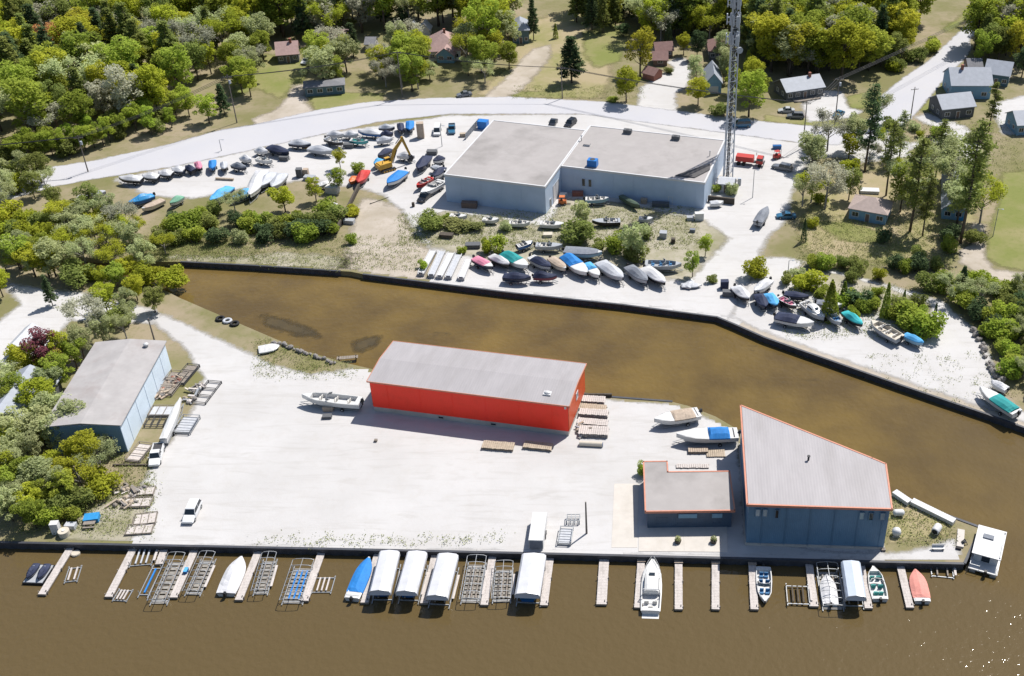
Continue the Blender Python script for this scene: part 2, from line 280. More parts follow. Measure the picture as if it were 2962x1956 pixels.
# water: brown and murky, shallow sand bars showing in the canal
def water_mat():
    m = bpy.data.materials.new('murky_water'); m.use_nodes = True; nt = m.node_tree; b = nt.nodes['Principled BSDF']; L = nt.links.new; MATS['murky_water'] = m
    tc = _n(nt, 'ShaderNodeTexCoord'); at = _n(nt, 'ShaderNodeAttribute', attribute_name='shallow')
    a = _n(nt, 'ShaderNodeTexNoise', i2=0.055, i3=5.0, i4=0.6); L(tc.outputs['Object'], a.inputs[0])
    r = _n(nt, 'ShaderNodeMapRange', i1=0.38, i2=0.66); L(a.outputs[0], r.inputs[0])
    c1 = _n(nt, 'ShaderNodeMix', data_type='RGBA'); c1.inputs[6].default_value = (0.090, 0.060, 0.021, 1); c1.inputs[7].default_value = (0.148, 0.099, 0.028, 1); L(r.outputs[0], c1.inputs[0])
    c2 = _n(nt, 'ShaderNodeMix', data_type='RGBA'); c2.inputs[6].default_value = (0.094, 0.067, 0.029, 1); L(at.outputs['Fac'], c2.inputs[0]); L(c1.outputs[2], c2.inputs[7])
    d = _n(nt, 'ShaderNodeTexNoise', i2=0.11, i3=6.0, i4=0.7); mp = _n(nt, 'ShaderNodeMapping'); mp.inputs[3].default_value = (0.6, 1.4, 1); L(tc.outputs['Object'], mp.inputs[0]); L(mp.outputs[0], d.inputs[0])
    dr = _n(nt, 'ShaderNodeMapRange', i1=0.66, i2=0.76, i3=0.0, i4=0.6); L(d.outputs[0], dr.inputs[0])
    dm = _n(nt, 'ShaderNodeMath', operation='MULTIPLY'); L(dr.outputs[0], dm.inputs[0]); L(at.outputs['Fac'], dm.inputs[1])
    c3 = _n(nt, 'ShaderNodeMix', data_type='RGBA'); L(dm.outputs[0], c3.inputs[0]); L(c2.outputs[2], c3.inputs[6]); c3.inputs[7].default_value = (0.035, 0.028, 0.016, 1)
    L(c3.outputs[2], b.inputs['Base Color']); b.inputs['Roughness'].default_value = 0.07; b.inputs['IOR'].default_value = 1.33; b.inputs['Specular IOR Level'].default_value = 0.5
    n1 = _n(nt, 'ShaderNodeTexNoise', i2=1.1, i3=3.0, i4=0.5); n2 = _n(nt, 'ShaderNodeTexNoise', i2=0.25, i3=2.0); L(tc.outputs['Object'], n1.inputs[0]); L(tc.outputs['Object'], n2.inputs[0])
    ad = _n(nt, 'ShaderNodeMath', operation='ADD'); L(n1.outputs[0], ad.inputs[0]); L(n2.outputs[0], ad.inputs[1])
    bp = _n(nt, 'ShaderNodeBump', i0=0.8); bp.inputs[1].default_value = 0.138; L(ad.outputs[0], bp.inputs['Height']); L(bp.outputs[0], b.inputs['Normal'])
water_mat()
def water():
    xs = np.concatenate([[-3500, -600], np.arange(-240, 240, 3.0), [600, 3500]]); ys = np.concatenate([[-1500, 0, 60], np.arange(90, 260, 3.0), [400]])
    X, Y = np.meshgrid(xs, ys); nx, ny = len(xs), len(ys)
    mb = MB(); mb.v = [(x, y, WATER) for x, y in zip(X.ravel(), Y.ravel())]
    mb.f = [(j*nx+i, j*nx+i+1, (j+1)*nx+i+1, (j+1)*nx+i) for j in range(ny-1) for i in range(nx-1)]
    o = mb.build('water', 'murky_water'); tag(o, kind='structure')
    front = [G(*p) for p in south_front]
    canal = sc_pts+[G(*p) for p in tip]+[Vector((120, 70, 0)), Vector((300, 70, 0))]+nw[::-1]
    sd = poly_sd(X.ravel(), Y.ravel(), canal)
    a = o.data.attributes.new('shallow', 'FLOAT', 'POINT'); fade = np.clip((X.ravel()*-1+75)/35, 0.35, 1)
    a.data.foreach_set('value', (np.clip(sd/4+0.5, 0, 1)*fade).astype(np.float32))
water()

def sheet(name, pts, m, z, res=1.2, feather=1.5, clip=None, inset=0.7):
    P = [G(*p, min(z, 0.0)) for p in pts]
    x0, x1 = min(p.x for p in P)-feather, max(p.x for p in P)+feather; y0, y1 = min(p.y for p in P)-feather, max(p.y for p in P)+feather
    nx, ny = max(int((x1-x0)/res), 2)+1, max(int((y1-y0)/res), 2)+1
    X, Y = np.meshgrid(np.linspace(x0, x1, nx), np.linspace(y0, y1, ny)); X = X.ravel(); Y = Y.ravel()
    s = poly_sd(X, Y, P)
    if clip is not None: s = np.minimum(s, poly_sd(X, Y, clip)-inset)
    if clip is not None: hard = poly_sd(X, Y, clip) > 0.05
    else: hard = np.ones(X.shape, bool)
    e = np.clip(0.5+s/(2*feather), 0, 1); idx = -np.ones(nx*ny, int); fs = []
    for j in range(ny-1):
        for i in range(nx-1):
            c = (j*nx+i, j*nx+i+1, (j+1)*nx+i+1, (j+1)*nx+i)
            if max(e[k] for k in c) > 0.02 and all(hard[k] for k in c): fs.append(c)
    used = sorted({k for c in fs for k in c}); mp = {k: n for n, k in enumerate(used)}
    mb = MB(); mb.v = [(X[k], Y[k], z) for k in used]; mb.f = [tuple(mp[k] for k in c) for c in fs]
    o = mb.build(name, m); a = o.data.attributes.new('edge', 'FLOAT', 'POINT'); a.data.foreach_set('value', e[used].astype(np.float32))
    return tag(o, kind='structure')
NP, SP = north_poly, south_poly
for pts, lab in (([(755, 912), (800, 918), (850, 935), (905, 958), (925, 975), (870, 972), (815, 958), (768, 936)], 'dark weed bed in the shallow water off the sandy bank'), ([(1025, 992), (1060, 975), (1100, 970), (1092, 992), (1050, 1016), (1028, 1012)], 'dark weed bed by the little jetty left of the boathouse')):
    o = sheet('weed_bed', pts, 'algae', WATER+0.006, 0.7, 2.2); tag(o, lab, 'weed bed', kind='stuff')
# rough ground first, then drives and yards, the road on top
sheet('dry_grass', [q('C', 0, 250), q('C', 620, 60), q('C', 900, 330), q('C', 900, 700), q('C', 820, 900), q('C', 0, 870), q('B', 2000, 870), q('B', 2100, 760), q('B', 2350, 560)], 'dry_grass', 0.010, 2.0, 3)
sheet('dry_grass', [q('H', 600, 100), q('H', 1500, 0), q('H', 1950, 300), q('H', 1900, 700), q('H', 1400, 900), q('H', 700, 850), q('H', 300, 760), q('H', 330, 520)], 'dry_grass', 0.010, 1.6, 3, NP)
sheet('lawn', [q('B', 60, 480), q('B', 480, 560), q('B', 440, 760), q('B', 330, 790), q('B', 240, 900), q('B', 0, 800), q('A', 2100, 900), q('A', 2150, 640)], 'lawn_grass', 0.016, 1.8, 2.5)
sheet('lawn', [q('B', 460, 850), q('B', 800, 840), q('B', 1160, 850), q('B', 1150, 910), q('B', 820, 980), q('B', 530, 1000)], 'lawn_grass', 0.016, 1.2, 1.6)
sheet('lawn', [q('C', 650, 300), q('C', 900, 200), q('C', 1080, 340), q('C', 980, 560), q('C', 760, 620), q('C', 660, 500)], 'lawn_grass', 0.016, 1.6, 2.5)
sheet('lawn', [q('C', 0, 830), q('C', 430, 830), q('C', 440, 895), q('C', 0, 875)], 'lawn_grass', 0.016, 1.2, 1.6)
sheet('lawn', [q('H', 430, 500), q('H', 760, 520), q('H', 1040, 600), q('H', 1060, 700), q('H', 760, 690), q('H', 560, 600)], 'lawn_grass', 0.016, 1.2, 1.8)
sheet('lawn', [q('H', 2150, 60), q('H', 2400, 40), q('H', 2400, 960), q('H', 2130, 910), q('H', 1990, 820), q('H', 2040, 600), q('H', 2120, 350)], 'lawn_grass', 0.016, 1.4, 2)
sheet('lawn', [q('D', 740, 880), q('D', 1060, 800), q('D', 1090, 900), q('D', 900, 985), q('D', 780, 980)], 'lawn_grass', 0.016, 1.2, 1.6)
sheet('lawn', [q('D', 0, 1040), q('D', 200, 1070), q('D', 640, 1060), q('D', 800, 1080), q('D', 760, 1160), q('D', 560, 1160), q('D', 0, 1100)], 'lawn_grass', 0.016, 1.2, 1.6)
sheet('lawn', [q('D', 1400, 1000), q('D', 1700, 640), q('D', 1760, 620), q('D', 1640, 860), q('D', 1480, 1030)], 'lawn_grass', 0.016, 1.2, 1.4)
sheet('lawn', [q('D', 1660, 300), q('D', 2080, 0), q('D', 2040, -60), q('D', 1600, 280)], 'lawn_grass', 0.016, 1.6, 2)
sheet('lawn', [(-40, 1060), (70, 1030), (110, 1060), (60, 1130), (-40, 1170)], 'lawn_grass', 0.016, 1.0, 1.6, SP)
sheet('lawn', [q('P', 1100, 300), q('P', 1300, 140), q('P', 1650, 380), q('P', 1700, 480), q('P', 1300, 500), q('P', 1130, 540)], 'dry_grass', 0.016, 0.8, 1.0, SP)
sheet('driveway', [q('B', 340, 775), q('B', 465, 765), q('B', 445, 930), q('B', 530, 1010), q('B', 420, 1130), q('B', 0, 1180), q('A', 2300, 1080), q('B', 200, 990), q('B', 290, 880)], 'gravel_sand', 0.022, 1.2, 2)
sheet('driveway', [q('B', 2050, 900), q('B', 2260, 720), q('C', 40, 600), q('C', 200, 440), q('C', 350, 410), q('C', 350, 520), q('C', 200, 700), q('C', 60, 840), q('C', -60, 890)], 'gravel_sand', 0.022, 1.4, 2.2)
sheet('driveway', [q('C', 1150, 990), q('C', 1160, 800), q('C', 1330, 700), q('C', 1480, 610), q('C', 1400, 560), q('C', 1560, 520), q('C', 1630, 640), q('C', 1590, 780), q('C', 1480, 860), q('C', 1500, 1010)], 'gravel_white', 0.022, 1.2, 1.8)
sheet('driveway', [q('D', 330, 960), q('D', 530, 820), q('D', 700, 830), q('D', 760, 980), q('D', 900, 1010), q('D', 760, 1070), q('D', 400, 1110)], 'gravel_white', 0.022, 1.2, 1.6)
sheet('driveway', [q('D', 1350, 1060), q('D', 1480, 1030), q('D', 1800, 1140), q('D', 1900, 1220), q('D', 1800, 1300), q('D', 1950, 1310), q('D', 1960, 1440), q('D', 1650, 1500), q('D', 1550, 1330), q('D', 1280, 1360), q('D', 1180, 1390), q('D', 900, 1440), q('D', 900, 1300), q('D', 1560, 1290), q('D', 1600, 1180), q('D', 1400, 1090)], 'gravel_white', 0.022, 1.2, 1.8)
sheet('driveway', [q('D', 400, 1240), q('D', 700, 1180), q('D', 900, 1200), q('D', 1150, 1230), q('D', 1330, 1330), q('D', 1300, 1420), q('D', 900, 1470), q('D', 620, 1420), q('D', 430, 1440)], 'gravel_white', 0.026, 1.2, 2.2)
sheet('driveway', [q('D', 2060, 940), q('D', 2400, 860), q('D', 2400, 1230), q('D', 2160, 1220), q('D', 2100, 1080)], 'gravel_white', 0.022, 1.2, 1.8)
sheet('driveway', [q('H', 1890, 520), q('H', 2010, 540), q('H', 1990, 830), q('H', 2080, 940), q('H', 2450, 990), q('H', 2450, 1080), q('H', 2100, 1040), q('H', 1900, 960), q('H', 1780, 880), q('H', 1770, 780), q('H', 1880, 700)], 'gravel_sand', 0.022, 1.2, 1.6)
sheet('gravel_bank', [(985, 783), (1010, 700), (1020, 640), (1050, 570), (1160, 600), (1200, 690), (1260, 740), (1230, 812), (1050, 792)], 'gravel_sand', 0.022, 1.0, 2.5, NP, 0.3)
sheet('shore_flat', [(700, 745), (820, 730), (1010, 745), (1010, 785), (860, 776), (560, 763), (480, 740)], 'weedy_dirt', 0.022, 1.0, 2.0, NP, 0.2)
sheet('gravel_yard', [(330, 520), (700, 440), (950, 385), (1300, 335), (1700, 330), (2335, 415), (2345, 450), (2290, 560), (2272, 640), (2215, 690), (2190, 760), (2170, 840), (2110, 920), (1800, 880), (1480, 846), (1235, 816), (1275, 745), (1215, 690), (1165, 610), (1110, 565), (1060, 548), (990, 540), (900, 520), (700, 545), (560, 575), (420, 565)], 'gravel_white', 0.028, 1.2, 2.0, NP, 0.2)
sheet('gravel_yard', [(2110, 925), (2175, 800), (2205, 745), (2280, 745), (2440, 790), (2640, 845), (2720, 870), (2790, 930), (2850, 1000), (2880, 1070), (2870, 1130), (2962, 1190), (3100, 1240), (3100, 1290), (2604, 1113), (2212, 976)], 'gravel_white', 0.034, 1.1, 1.6, NP, 1.6)
sheet('rough_verge', [(1215, 640), (1290, 612), (1575, 655), (1640, 575), (1800, 590), (2040, 640), (2110, 690), (2030, 770), (1990, 815), (1700, 770), (1480, 765), (1380, 745), (1250, 715)], 'weedy_dirt', 0.036, 1.0, 2.2)
sheet('rough_verge', [(2335, 755), (2400, 790), (2560, 830), (2690, 880), (2700, 950), (2640, 985), (2560, 905), (2440, 880), (2330, 840), (2270, 800)], 'weedy_dirt', 0.040, 0.9, 1.2)
sheet('gravel_yard', [(430, 895), (520, 930), (640, 985), (790, 1055), (900, 1085), (1050, 1060), (1684, 1150), (1960, 1172), (2130, 1245), (2160, 1560), (2420, 1600), (2620, 1600), (2760, 1560), (2790, 1628), (1500, 1596), (330, 1574), (300, 1530), (380, 1450), (420, 1390), (440, 1340), (500, 1270), (560, 1180), (590, 1090), (530, 1000), (440, 930)], 'gravel_white', 0.028, 1.0, 1.4, SP, -0.2)
sheet('driveway', [(10, 820), (130, 838), (240, 848), (330, 872), (450, 895), (470, 935), (380, 935), (200, 925), (150, 1000), (20, 1060), (-60, 1090), (-60, 980), (60, 880)], 'gravel_white', 0.022, 1.1, 1.6, SP)
sheet('rough_verge', [(150, 1560), (230, 1500), (330, 1440), (430, 1400), (420, 1480), (380, 1570)], 'weedy_dirt', 0.034, 0.9, 1.4, SP)
road_pts = [(-60, 545), (160, 482), (255, 468), (470, 423), (640, 376), (740, 360), (900, 322), (1060, 296), (1250, 284), (1480, 281), (1750, 295), (2050, 333), (2212, 353), (2440, 373), (2480, 372), q('D', 1040, 1010), q('D', 1050, 880), q('D', 1240, 720), q('D', 1480, 560), q('D', 1850, 210), q('D', 2080, -10), q('D', 2300, -200), q('D', 2520, -200), q('D', 2240, 0), q('D', 2020, 200), q('D', 1850, 370), q('D', 1880, 430), q('D', 1820, 530), q('D', 1640, 710), q('D', 1320, 1090), q('D', 1130, 1200), (2520, 400), (2420, 420), (2300, 412), (1850, 352), (1680, 330), (1300, 330), (1100, 352), (950, 384), (700, 440), (500, 482), (250, 522), (160, 540), (-60, 600)]
sheet('road', road_pts, 'road_chip', 0.044, 1.2, 1.0)
def margin(name, pts, m, width, z):
    """a strip of yard surface right behind a seawall, following it exactly"""
    W = [G(*p) for p in pts]; N = len(W); rings = []
    for i, p in enumerate(W):
        d = (W[min(i+1, N-1)]-W[max(i-1, 0)]).normalized(); n = Vector((d.y, -d.x, 0)); rings.append([(p.x, p.y, z), (p.x+n.x*width, p.y+n.y*width, z)])
    mb = MB(); mb.loft(rings, False, False); o = mb.build(name, m); a = o.data.attributes.new('edge', 'FLOAT', 'POINT'); a.data.foreach_set('value', [1.0]*len(o.data.vertices)); tag(o, kind='structure')
margin('gravel_margin', [(2135, 942), (2075, 917), (1800, 881), (1480, 847), (1240, 817)], 'gravel_white', 3.0, 0.018)
margin('gravel_margin', [(3300, 1372), (2962, 1236), (2850, 1196), (2604, 1113), (2212, 976), (2135, 942)], 'gravel_sand', 3.0, 0.018)
margin('gravel_margin', [(2560, 1624), (2230, 1617), (1490, 1599), (750, 1583), (380, 1576)], 'gravel_white', 3.0, 0.018)
# steel sheet-pile seawalls with a cap
def seawall(label, pts, h0=-2.6, top=0.12, step=0.9):
    t = thing('seawall', label, 'seawall'); W = [G(*p) for p in pts]; cap = MB(); face = MB()
    for a, b in zip(W, W[1:]):
        d = (b-a).normalized(); n = Vector((-d.y, d.x, 0)); L = (b-a).length; k = max(int(L/step), 1)
        cap.prism([(a-n*0.12).to_2d(), (b-n*0.12).to_2d(), (b+n*0.32).to_2d(), (a+n*0.32).to_2d()], -0.22, top)
        pr = []
        for i in range(k+1):
            p = a+(b-a)*(i/k); o = 0.30 if i % 2 else 0.12
            pr.append(p+n*o)
        rings = [[(p.x, p.y, h0) for p in pr], [(p.x, p.y, -0.2) for p in pr]]; face.loft(rings, False, False)
        back = [[(p.x, p.y, h0) for p in (a-n*.05, b-n*.05)], [(p.x, p.y, -0.2) for p in (a-n*.05, b-n*.05)]]; face.loft(back, False, False)
    face.build('sheet_piling', 'wall_steel', t); cap.build('cap', 'wall_steel', t); return t
seawall('dark sheet-pile seawall along the weedy west bank of the canal', [(985, 784), (740, 768), (523, 757)])
seawall('long dark seawall below the row of stored boats, north side of the canal', [(2135, 942), (2075, 917), (1800, 881), (1480, 847), (1050, 793)])
seawall('dark seawall on the right bank of the canal, by the teal-covered boat', [(3300, 1372), (2962, 1236), (2850, 1196), (2604, 1113), (2212, 976), (2135, 942)])
seawall('dark steel seawall along the front of the yard behind the finger docks', south_front)
seawall('dark seawall at the point, where the white houseboat lies', [(2590, 1437), (2700, 1478), (2834, 1527), (2788, 1630)])
seawall('short dark bulkhead on the canal right of the red boathouse', [(1684, 1140), (1772, 1150), (1945, 1163)])
# ================================================================ buildings
def frame_from(a, b):
    """local frame: origin a, x towards b, y away from the camera"""
    d = (b-a); L = math.hypot(d.x, d.y); return math.atan2(d.y, d.x), L
def loc(pts, a, rz):
    ca, sa = math.cos(-rz), math.sin(-rz)
    return [((p.x-a.x)*ca-(p.y-a.y)*sa, (p.x-a.x)*sa+(p.y-a.y)*ca) for p in pts]
def opening(t, name, x, z, w_, h, m='glass_dark', fm='trim_white', y=0.0, side='front', X=0.0, bar=True):
    """a window or door with frame standing proud and the pane set into it; side: front (y=0), right (x=X), left (x=X)"""
    fr = MB(); pa = MB(); d = 0.09; s = 0.10
    def B(mb, u, zz, ww, hh, proud):
        if side == 'front': mb.box((u, y-proud/2+0.02, zz), (ww, proud+0.04, hh))
        elif side == 'right': mb.box((X+proud/2-0.02, u, zz), (proud+0.04, ww, hh))
        else: mb.box((X-proud/2+0.02, u, zz), (proud+0.04, ww, hh))
    B(fr, x-w_/2, z+h/2, s, h+s, d); B(fr, x+w_/2, z+h/2, s, h+s, d); B(fr, x, z+h, w_-s, s, d-.006)
    if 'door' not in name: B(fr, x, z, w_-s, s, d-.006)
    if bar and w_ > 1.0: B(fr, x, z+h/2, 0.06, h-s, d-.01)
    B(pa, x, z+h/2, w_-s, h-s, 0.03)
    o = fr.build(name, fm, t); pa.build('pane' if 'door' not in name else 'leaf', m, o); return o
def house(label, fl, fr, depth, eave, ridge, wallm, roofm, axis='along', wins=3, hip=False, name='house', over=0.4, door=0.5, chimney=None, porch=False, garage=False):
    a, b = G(*fl), G(*fr); rz, L = frame_from(a, b); t = thing(name, label, name.replace('_', ' ') if name != 'shed' else 'shed', a, rz); D = depth
    wl = MB(); wl.box((L/2, D/2, eave/2), (L, D, eave)); rise = ridge-eave
    rf = MB(); th = 0.18; o = over
    if hip:
        k = min(L, D)*0.5
        ra, rb = ((k, D/2), (L-k, D/2)) if L >= D else ((L/2, k), (L/2, D-k))
        c = [(-o, -o), (L+o, -o), (L+o, D+o), (-o, D+o)]; vs = [(x, y, eave) for x, y in c]+[(x, y, eave+th) for x, y in c]+[(*ra, ridge+th), (*rb, ridge+th)]
        top = [(4, 5, 9, 8), (5, 6, 9), (6, 7, 8, 9), (7, 4, 8)] if L >= D else [(4, 5, 8), (5, 6, 9, 8), (6, 7, 9), (7, 4, 8, 9)]
        rf.add(vs, [(3, 2, 1, 0)]+[(i, (i+1) % 4, 4+(i+1) % 4, 4+i) for i in range(4)]+top)
    else:
        if axis == 'along':
            wl.add([(0, 0, eave), (0, D, eave), (0, D/2, ridge), (L, 0, eave), (L, D, eave), (L, D/2, ridge)], [(0, 2, 1), (3, 4, 5), (0, 3, 5, 2), (1, 2, 5, 4)])
            sl = rise/(D/2); lo = eave-o*sl
            pr = [(-o, lo), (D/2, ridge), (D+o, lo)]
            rf.loft([[(x, y, z) for y, z in pr]+[(x, y, z+th) for y, z in pr[::-1]] for x in (-o, L+o)], True)
        else:
            wl.add([(0, 0, eave), (L, 0, eave), (L/2, 0, ridge), (0, D, eave), (L, D, eave), (L/2, D, ridge)], [(0, 1, 2), (3, 5, 4), (0, 2, 5, 3), (1, 4, 5, 2)])
            sl = rise/(L/2); lo = eave-o*sl
            pr = [(-o, lo), (L/2, ridge), (L+o, lo)]
            rf.loft([[(x, y, z) for x, z in pr]+[(x, y, z+th) for x, z in pr[::-1]] for y in (-o, D+o)], True)
    wl.build('wall', wallm, t); r = rf.build('roof', roofm, t)
    if chimney: MB().box((L*chimney, D*0.45, ridge+0.3), (0.7, 0.7, 1.6)).build('chimney', 'brick_red', r)
    n = wins
    if n:
        for i in range(n):
            x = L*(i+0.5)/n
            if door is not None and abs(x/L-door) < 0.5/n: opening(t, 'door', x, 0.05, 1.0, 2.05, 'house_brown')
            elif garage and i == n-1: opening(t, 'garage_door', x, 0.05, 2.6, 2.1, 'house_white', bar=False)
            else: opening(t, 'window', x, 0.95, min(1.5, L/n*0.55), 1.15)
        for yy in (D*0.3, D*0.7): opening(t, 'window', yy, 0.95, 1.1, 1.1, side='left', X=0.0); opening(t, 'window', yy, 0.95, 1.1, 1.1, side='right', X=L)
    if porch:
        p = MB().box((L/2, -1.0, 0.15), (L*0.7, 2.0, 0.3)); p.build('porch', 'wood_old', t)
    return t
# ---- the big grey storage hall: west block and lower-lying east block
def grey_hall():
    a = G(1293, 583); b = G(1577, 619); rz, _ = frame_from(a, b); t = thing('storage_hall', 'big grey flat-roofed storage hall behind the canal, two joined blocks', 'building', a, rz)
    h = 6.9; Z = 7.0
    W = loc([G(*p, h) for p in ((1285, 507), (1573, 547), (1679, 383), (1420, 345))], a, rz)
    E_ = loc([G(*p, h) for p in ((1622, 478), (2043, 530), (2090, 408), (1697, 350))], a, rz)
    # square the blocks in the local frame
    wx0, wx1 = 0.0, W[1][0]; wy1 = (W[2][1]+W[3][1])/2; ey0 = (E_[0][1]+E_[1][1])/2; ex1 = (E_[1][0]+E_[2][0])/2; ey1 = (E_[2][1]+E_[3][1])/2-1.0
    W = [(0, 0), (wx1, 0), (wx1, wy1), (0, wy1)]; E2 = [(wx1-0.3, ey0), (ex1, ey0), (ex1, ey1), (wx1-0.3, ey1)]
    MB().prism(W, 0, h).build('west_wall', 'grey_siding', t); MB().prism(E2, 0, h-0.25).build('east_wall', 'grey_siding', t)
    def roofed(P, z, nm, o=0.12):
        x0, y0 = P[0]; x1, y1 = P[2]
        MB().box(((x0+x1)/2, (y0+y1)/2, z+0.10), (x1-x0-0.3, y1-y0-0.3, 0.2)).build(nm, 'roof_membrane', t)
        e = MB()
        for (cx_, cy_, sx, sy) in (((x0+x1)/2, y0-o/2+.1, x1-x0+2*o, 0.34), ((x0+x1)/2, y1+o/2-.1, x1-x0+2*o, 0.34), (x0-o/2+.1, (y0+y1)/2, 0.34, y1-y0-.4), (x1+o/2-.1, (y0+y1)/2, 0.34, y1-y0-.4)):
            e.box((cx_, cy_, z+0.06), (sx, sy, 0.5))
        e.build('edge_trim', 'trim_white', t)
    roofed(W, h, 'west_roof'); roofed([(wx1+0.1, ey0), (ex1, ey0), (ex1, ey1), (wx1+.1, ey1)], h-0.28, 'east_roof')
    # doors and windows
    opening(t, 'door', ey0*0.28, 0.05, 1.1, 2.3, 'glass_dark', side='right', X=wx1); opening(t, 'garage_door', ey0*0.64, 0.05, 4.2, 4.4, 'trim_white', 'aluminium', side='right', X=wx1)
    for u in (5.6, 7.2): opening(t, 'window', wx1+u, 2.2, 0.8, 2.0, 'glass_dark', 'grey_siding', y=ey0)
    opening(t, 'door', wx1+27, 0.05, 1.0, 2.1, 'grey_siding', y=ey0)
    # downpipes and panel joints on the long walls
    for x in np.arange(4.0, wx1, 5.0): MB().box((x, -0.02, 3.3), (0.06, 0.05, 6.5)).build('panel_joint', 'grey_siding', t)
    for x in np.arange(wx1+3.0, ex1, 5.0): MB().box((x, ey0-0.02, 3.2), (0.06, 0.05, 6.3)).build('panel_joint', 'grey_siding', t)
    # roof plant stands on the roof: things of their own
    ca, sa = math.cos(rz), math.sin(rz)
    def onroof(px, z): return G(*px, z)
    def unit(lab, px, d, m, name='rooftop_unit', cat='rooftop unit'):
        p = onroof(px, h-0.08); u = thing(name, lab, cat, p, rz); MB().box((0, 0, 0.08+d[2]/2+.1), d, taper=0.96).build('casing', m, u); MB().box((0, 0, 0.09), (d[0]*.9, d[1]*.9, 0.18)).build('base_frame', 'galvanized', u)
        g = MB(); g.disc((0, 0, d[2]+0.2), min(d[0], d[1])*.36, .06, 16); g.build('fan_grille', 'steel_dark', u); return u
    unit('small dark rooftop unit near the far edge of the hall roof, left one', q('C', 1052, 1210), (2.1, 1.3, 0.9), 'house_dark')
    unit('small dark rooftop unit near the far edge of the hall roof, right one', q('C', 1488, 1268), (2.0, 1.3, 0.9), 'house_dark')
    unit('bright blue cube-shaped unit on the roof of the grey hall', q('C', 735, 1508), (2.4, 1.8, 1.6), 'plastic_blue')
    v = thing('roof_vent', 'thin grey vent pipe on the hall roof where the blocks meet', 'vent', onroof(q('C', 632, 1278), h), rz)
    MB().tube((0, 0, 0), (0, 0, 1.3), 0.11).build('pipe', 'galvanized', v); MB().disc((0, 0, 1.38), 0.22, 0.14, 12).build('cowl', 'galvanized', v)
    v = thing('roof_vent', 'thin grey vent pipe near the right end of the hall roof', 'vent', onroof(q('C', 1797, 1420), h-.2), rz)
    MB().tube((0, 0, 0), (0, 0, 1.4), 0.1).build('pipe', 'galvanized', v); MB().disc((0, 0, 1.45), 0.2, 0.12, 12).build('cowl', 'galvanized', v)
    v = thing('roof_hatch', 'pale low roof hatch on the grey hall', 'hatch', onroof(q('C', 685, 1320), h-.08), rz)
    MB().box((0, 0, .2), (1.6, 1.0, 0.4)).build('curb', 'trim_white', v); MB().box((0, 0, .45), (1.7, 1.1, 0.1)).build('lid', 'roof_membrane', v)
    # the dark torn sheet lying over the right front corner of the roof
    s = MB(); A_ = [onroof(q('C', 1480, 1568+30), h-.08), onroof(q('C', 1800, 1490), h-.08), onroof(q('G', 1800, 40), h-.08), onroof(q('G', 1660, 112), h-.08), onroof(q('G', 1500, 95), h-.08)]
    s.prism([p.to_2d() for p in A_], h+.05, h+.14); o = s.build('roof_tarp', 'soot'); tag(o, 'dark tarpaulin patch on the front right corner of the hall roof', 'tarpaulin')
grey_hall()
# ---- red boathouse
def red_boathouse():
    a, b = G(1084, 1190), G(1645, 1262); rz, L = frame_from(a, b); t = thing('boathouse', 'long red metal boathouse with a light grey low gable roof', 'building', a, rz)
    D = 12.0; hb = 1.1; he = 6.75; hr = 7.3
    MB().box((L/2, D/2, hb/2), (L, D, hb)).build('base_wall', 'concrete', t)
    wl = MB(); wl.box((L/2, D/2, (hb+he)/2), (L+.1, D+.1, he-hb)); wl.build('wall', 'red_siding', t)
    for x, nm in ((0, 0), (L, 1)):
        g = MB(); k = 0.10 if nm else -0.10; x0 = x+k*0.5; x1 = x+k*1.4
        g.loft([[(xx, 0, hb+.05), (xx, D, hb+.05), (xx, D, he), (xx, D/2, hr-.05), (xx, 0, he)] for xx in (x0, x1)], True); g.build('gable_wall', 'orange_siding', t)
    o = 0.35; rf = MB(); pr = [(-o, he), (D/2, hr), (D+o, he)]
    rf.loft([[(x, y, z) for y, z in pr]+[(x, y, z+.16) for y, z in pr[::-1]] for x in (-.4, L+.4)], True); r = rf.build('roof', 'roof_grey', t)
    tr = MB(); tr.box((L/2, D+o+.04, he+.05), (L+.9, .1, .3)); tr.box((L/2, -o-.04, he+.05), (L+.9, .1, .26)); tr.build('fascia', 'orange_trim', t)
    for s_ in (-.44, L+.44):
        k = MB(); k.loft([[(s_+dx, y, z-.1) for y, z in pr]+[(s_+dx, y, z+.22) for y, z in pr[::-1]] for dx in (-.05, .05)], True); k.build('barge_board', 'orange_trim', t)
    for x in np.arange(3.0, L, 6.0): MB().box((x, -0.07, (hb+he)/2), (0.05, 0.05, he-hb-.1)).build('panel_joint', 'red_siding', t)
    opening(t, 'window', L-5.2 if False else D*0.5, 3.8, 1.2, 1.4, 'pane_pale', side='right', X=L+.14)
    opening(t, 'boat_door', D*0.5, 0.05+0.1, 4.5, 3.4, 'trim_white', 'orange_trim', side='left', X=-.14)
    for x in (L*.35, L*.62): opening(t, 'window', x, 0.3, 1.0, 0.5, 'glass_dark', 'concrete', y=0.0)
    p = G(*q('K', 325, 565), he+.3); u = thing('skylight', 'small white dome skylight near the right end of the boathouse roof', 'skylight', p, rz); MB().box((0, 0, .12), (1.35, 1.1, .3)).build('curb', 'trim_white', u); MB().blob((0, 0, .3), (.6, .48, .32), 12, 6).build('dome', 'white_paint', u, True)
    li = thing('wall_lamp', 'small white lamp on the near right corner of the boathouse', 'lamp', (0, 0, 0)); P = G(*q('K', 487, 680), 6.3); li.location = P; MB().box((0, -.15, 0), (.35, .5, .5)).build('housing', 'white_paint', li); MB().box((0, 0.05, .3), (.1, .1, .3)).build('bracket', 'galvanized', li)
red_boathouse()
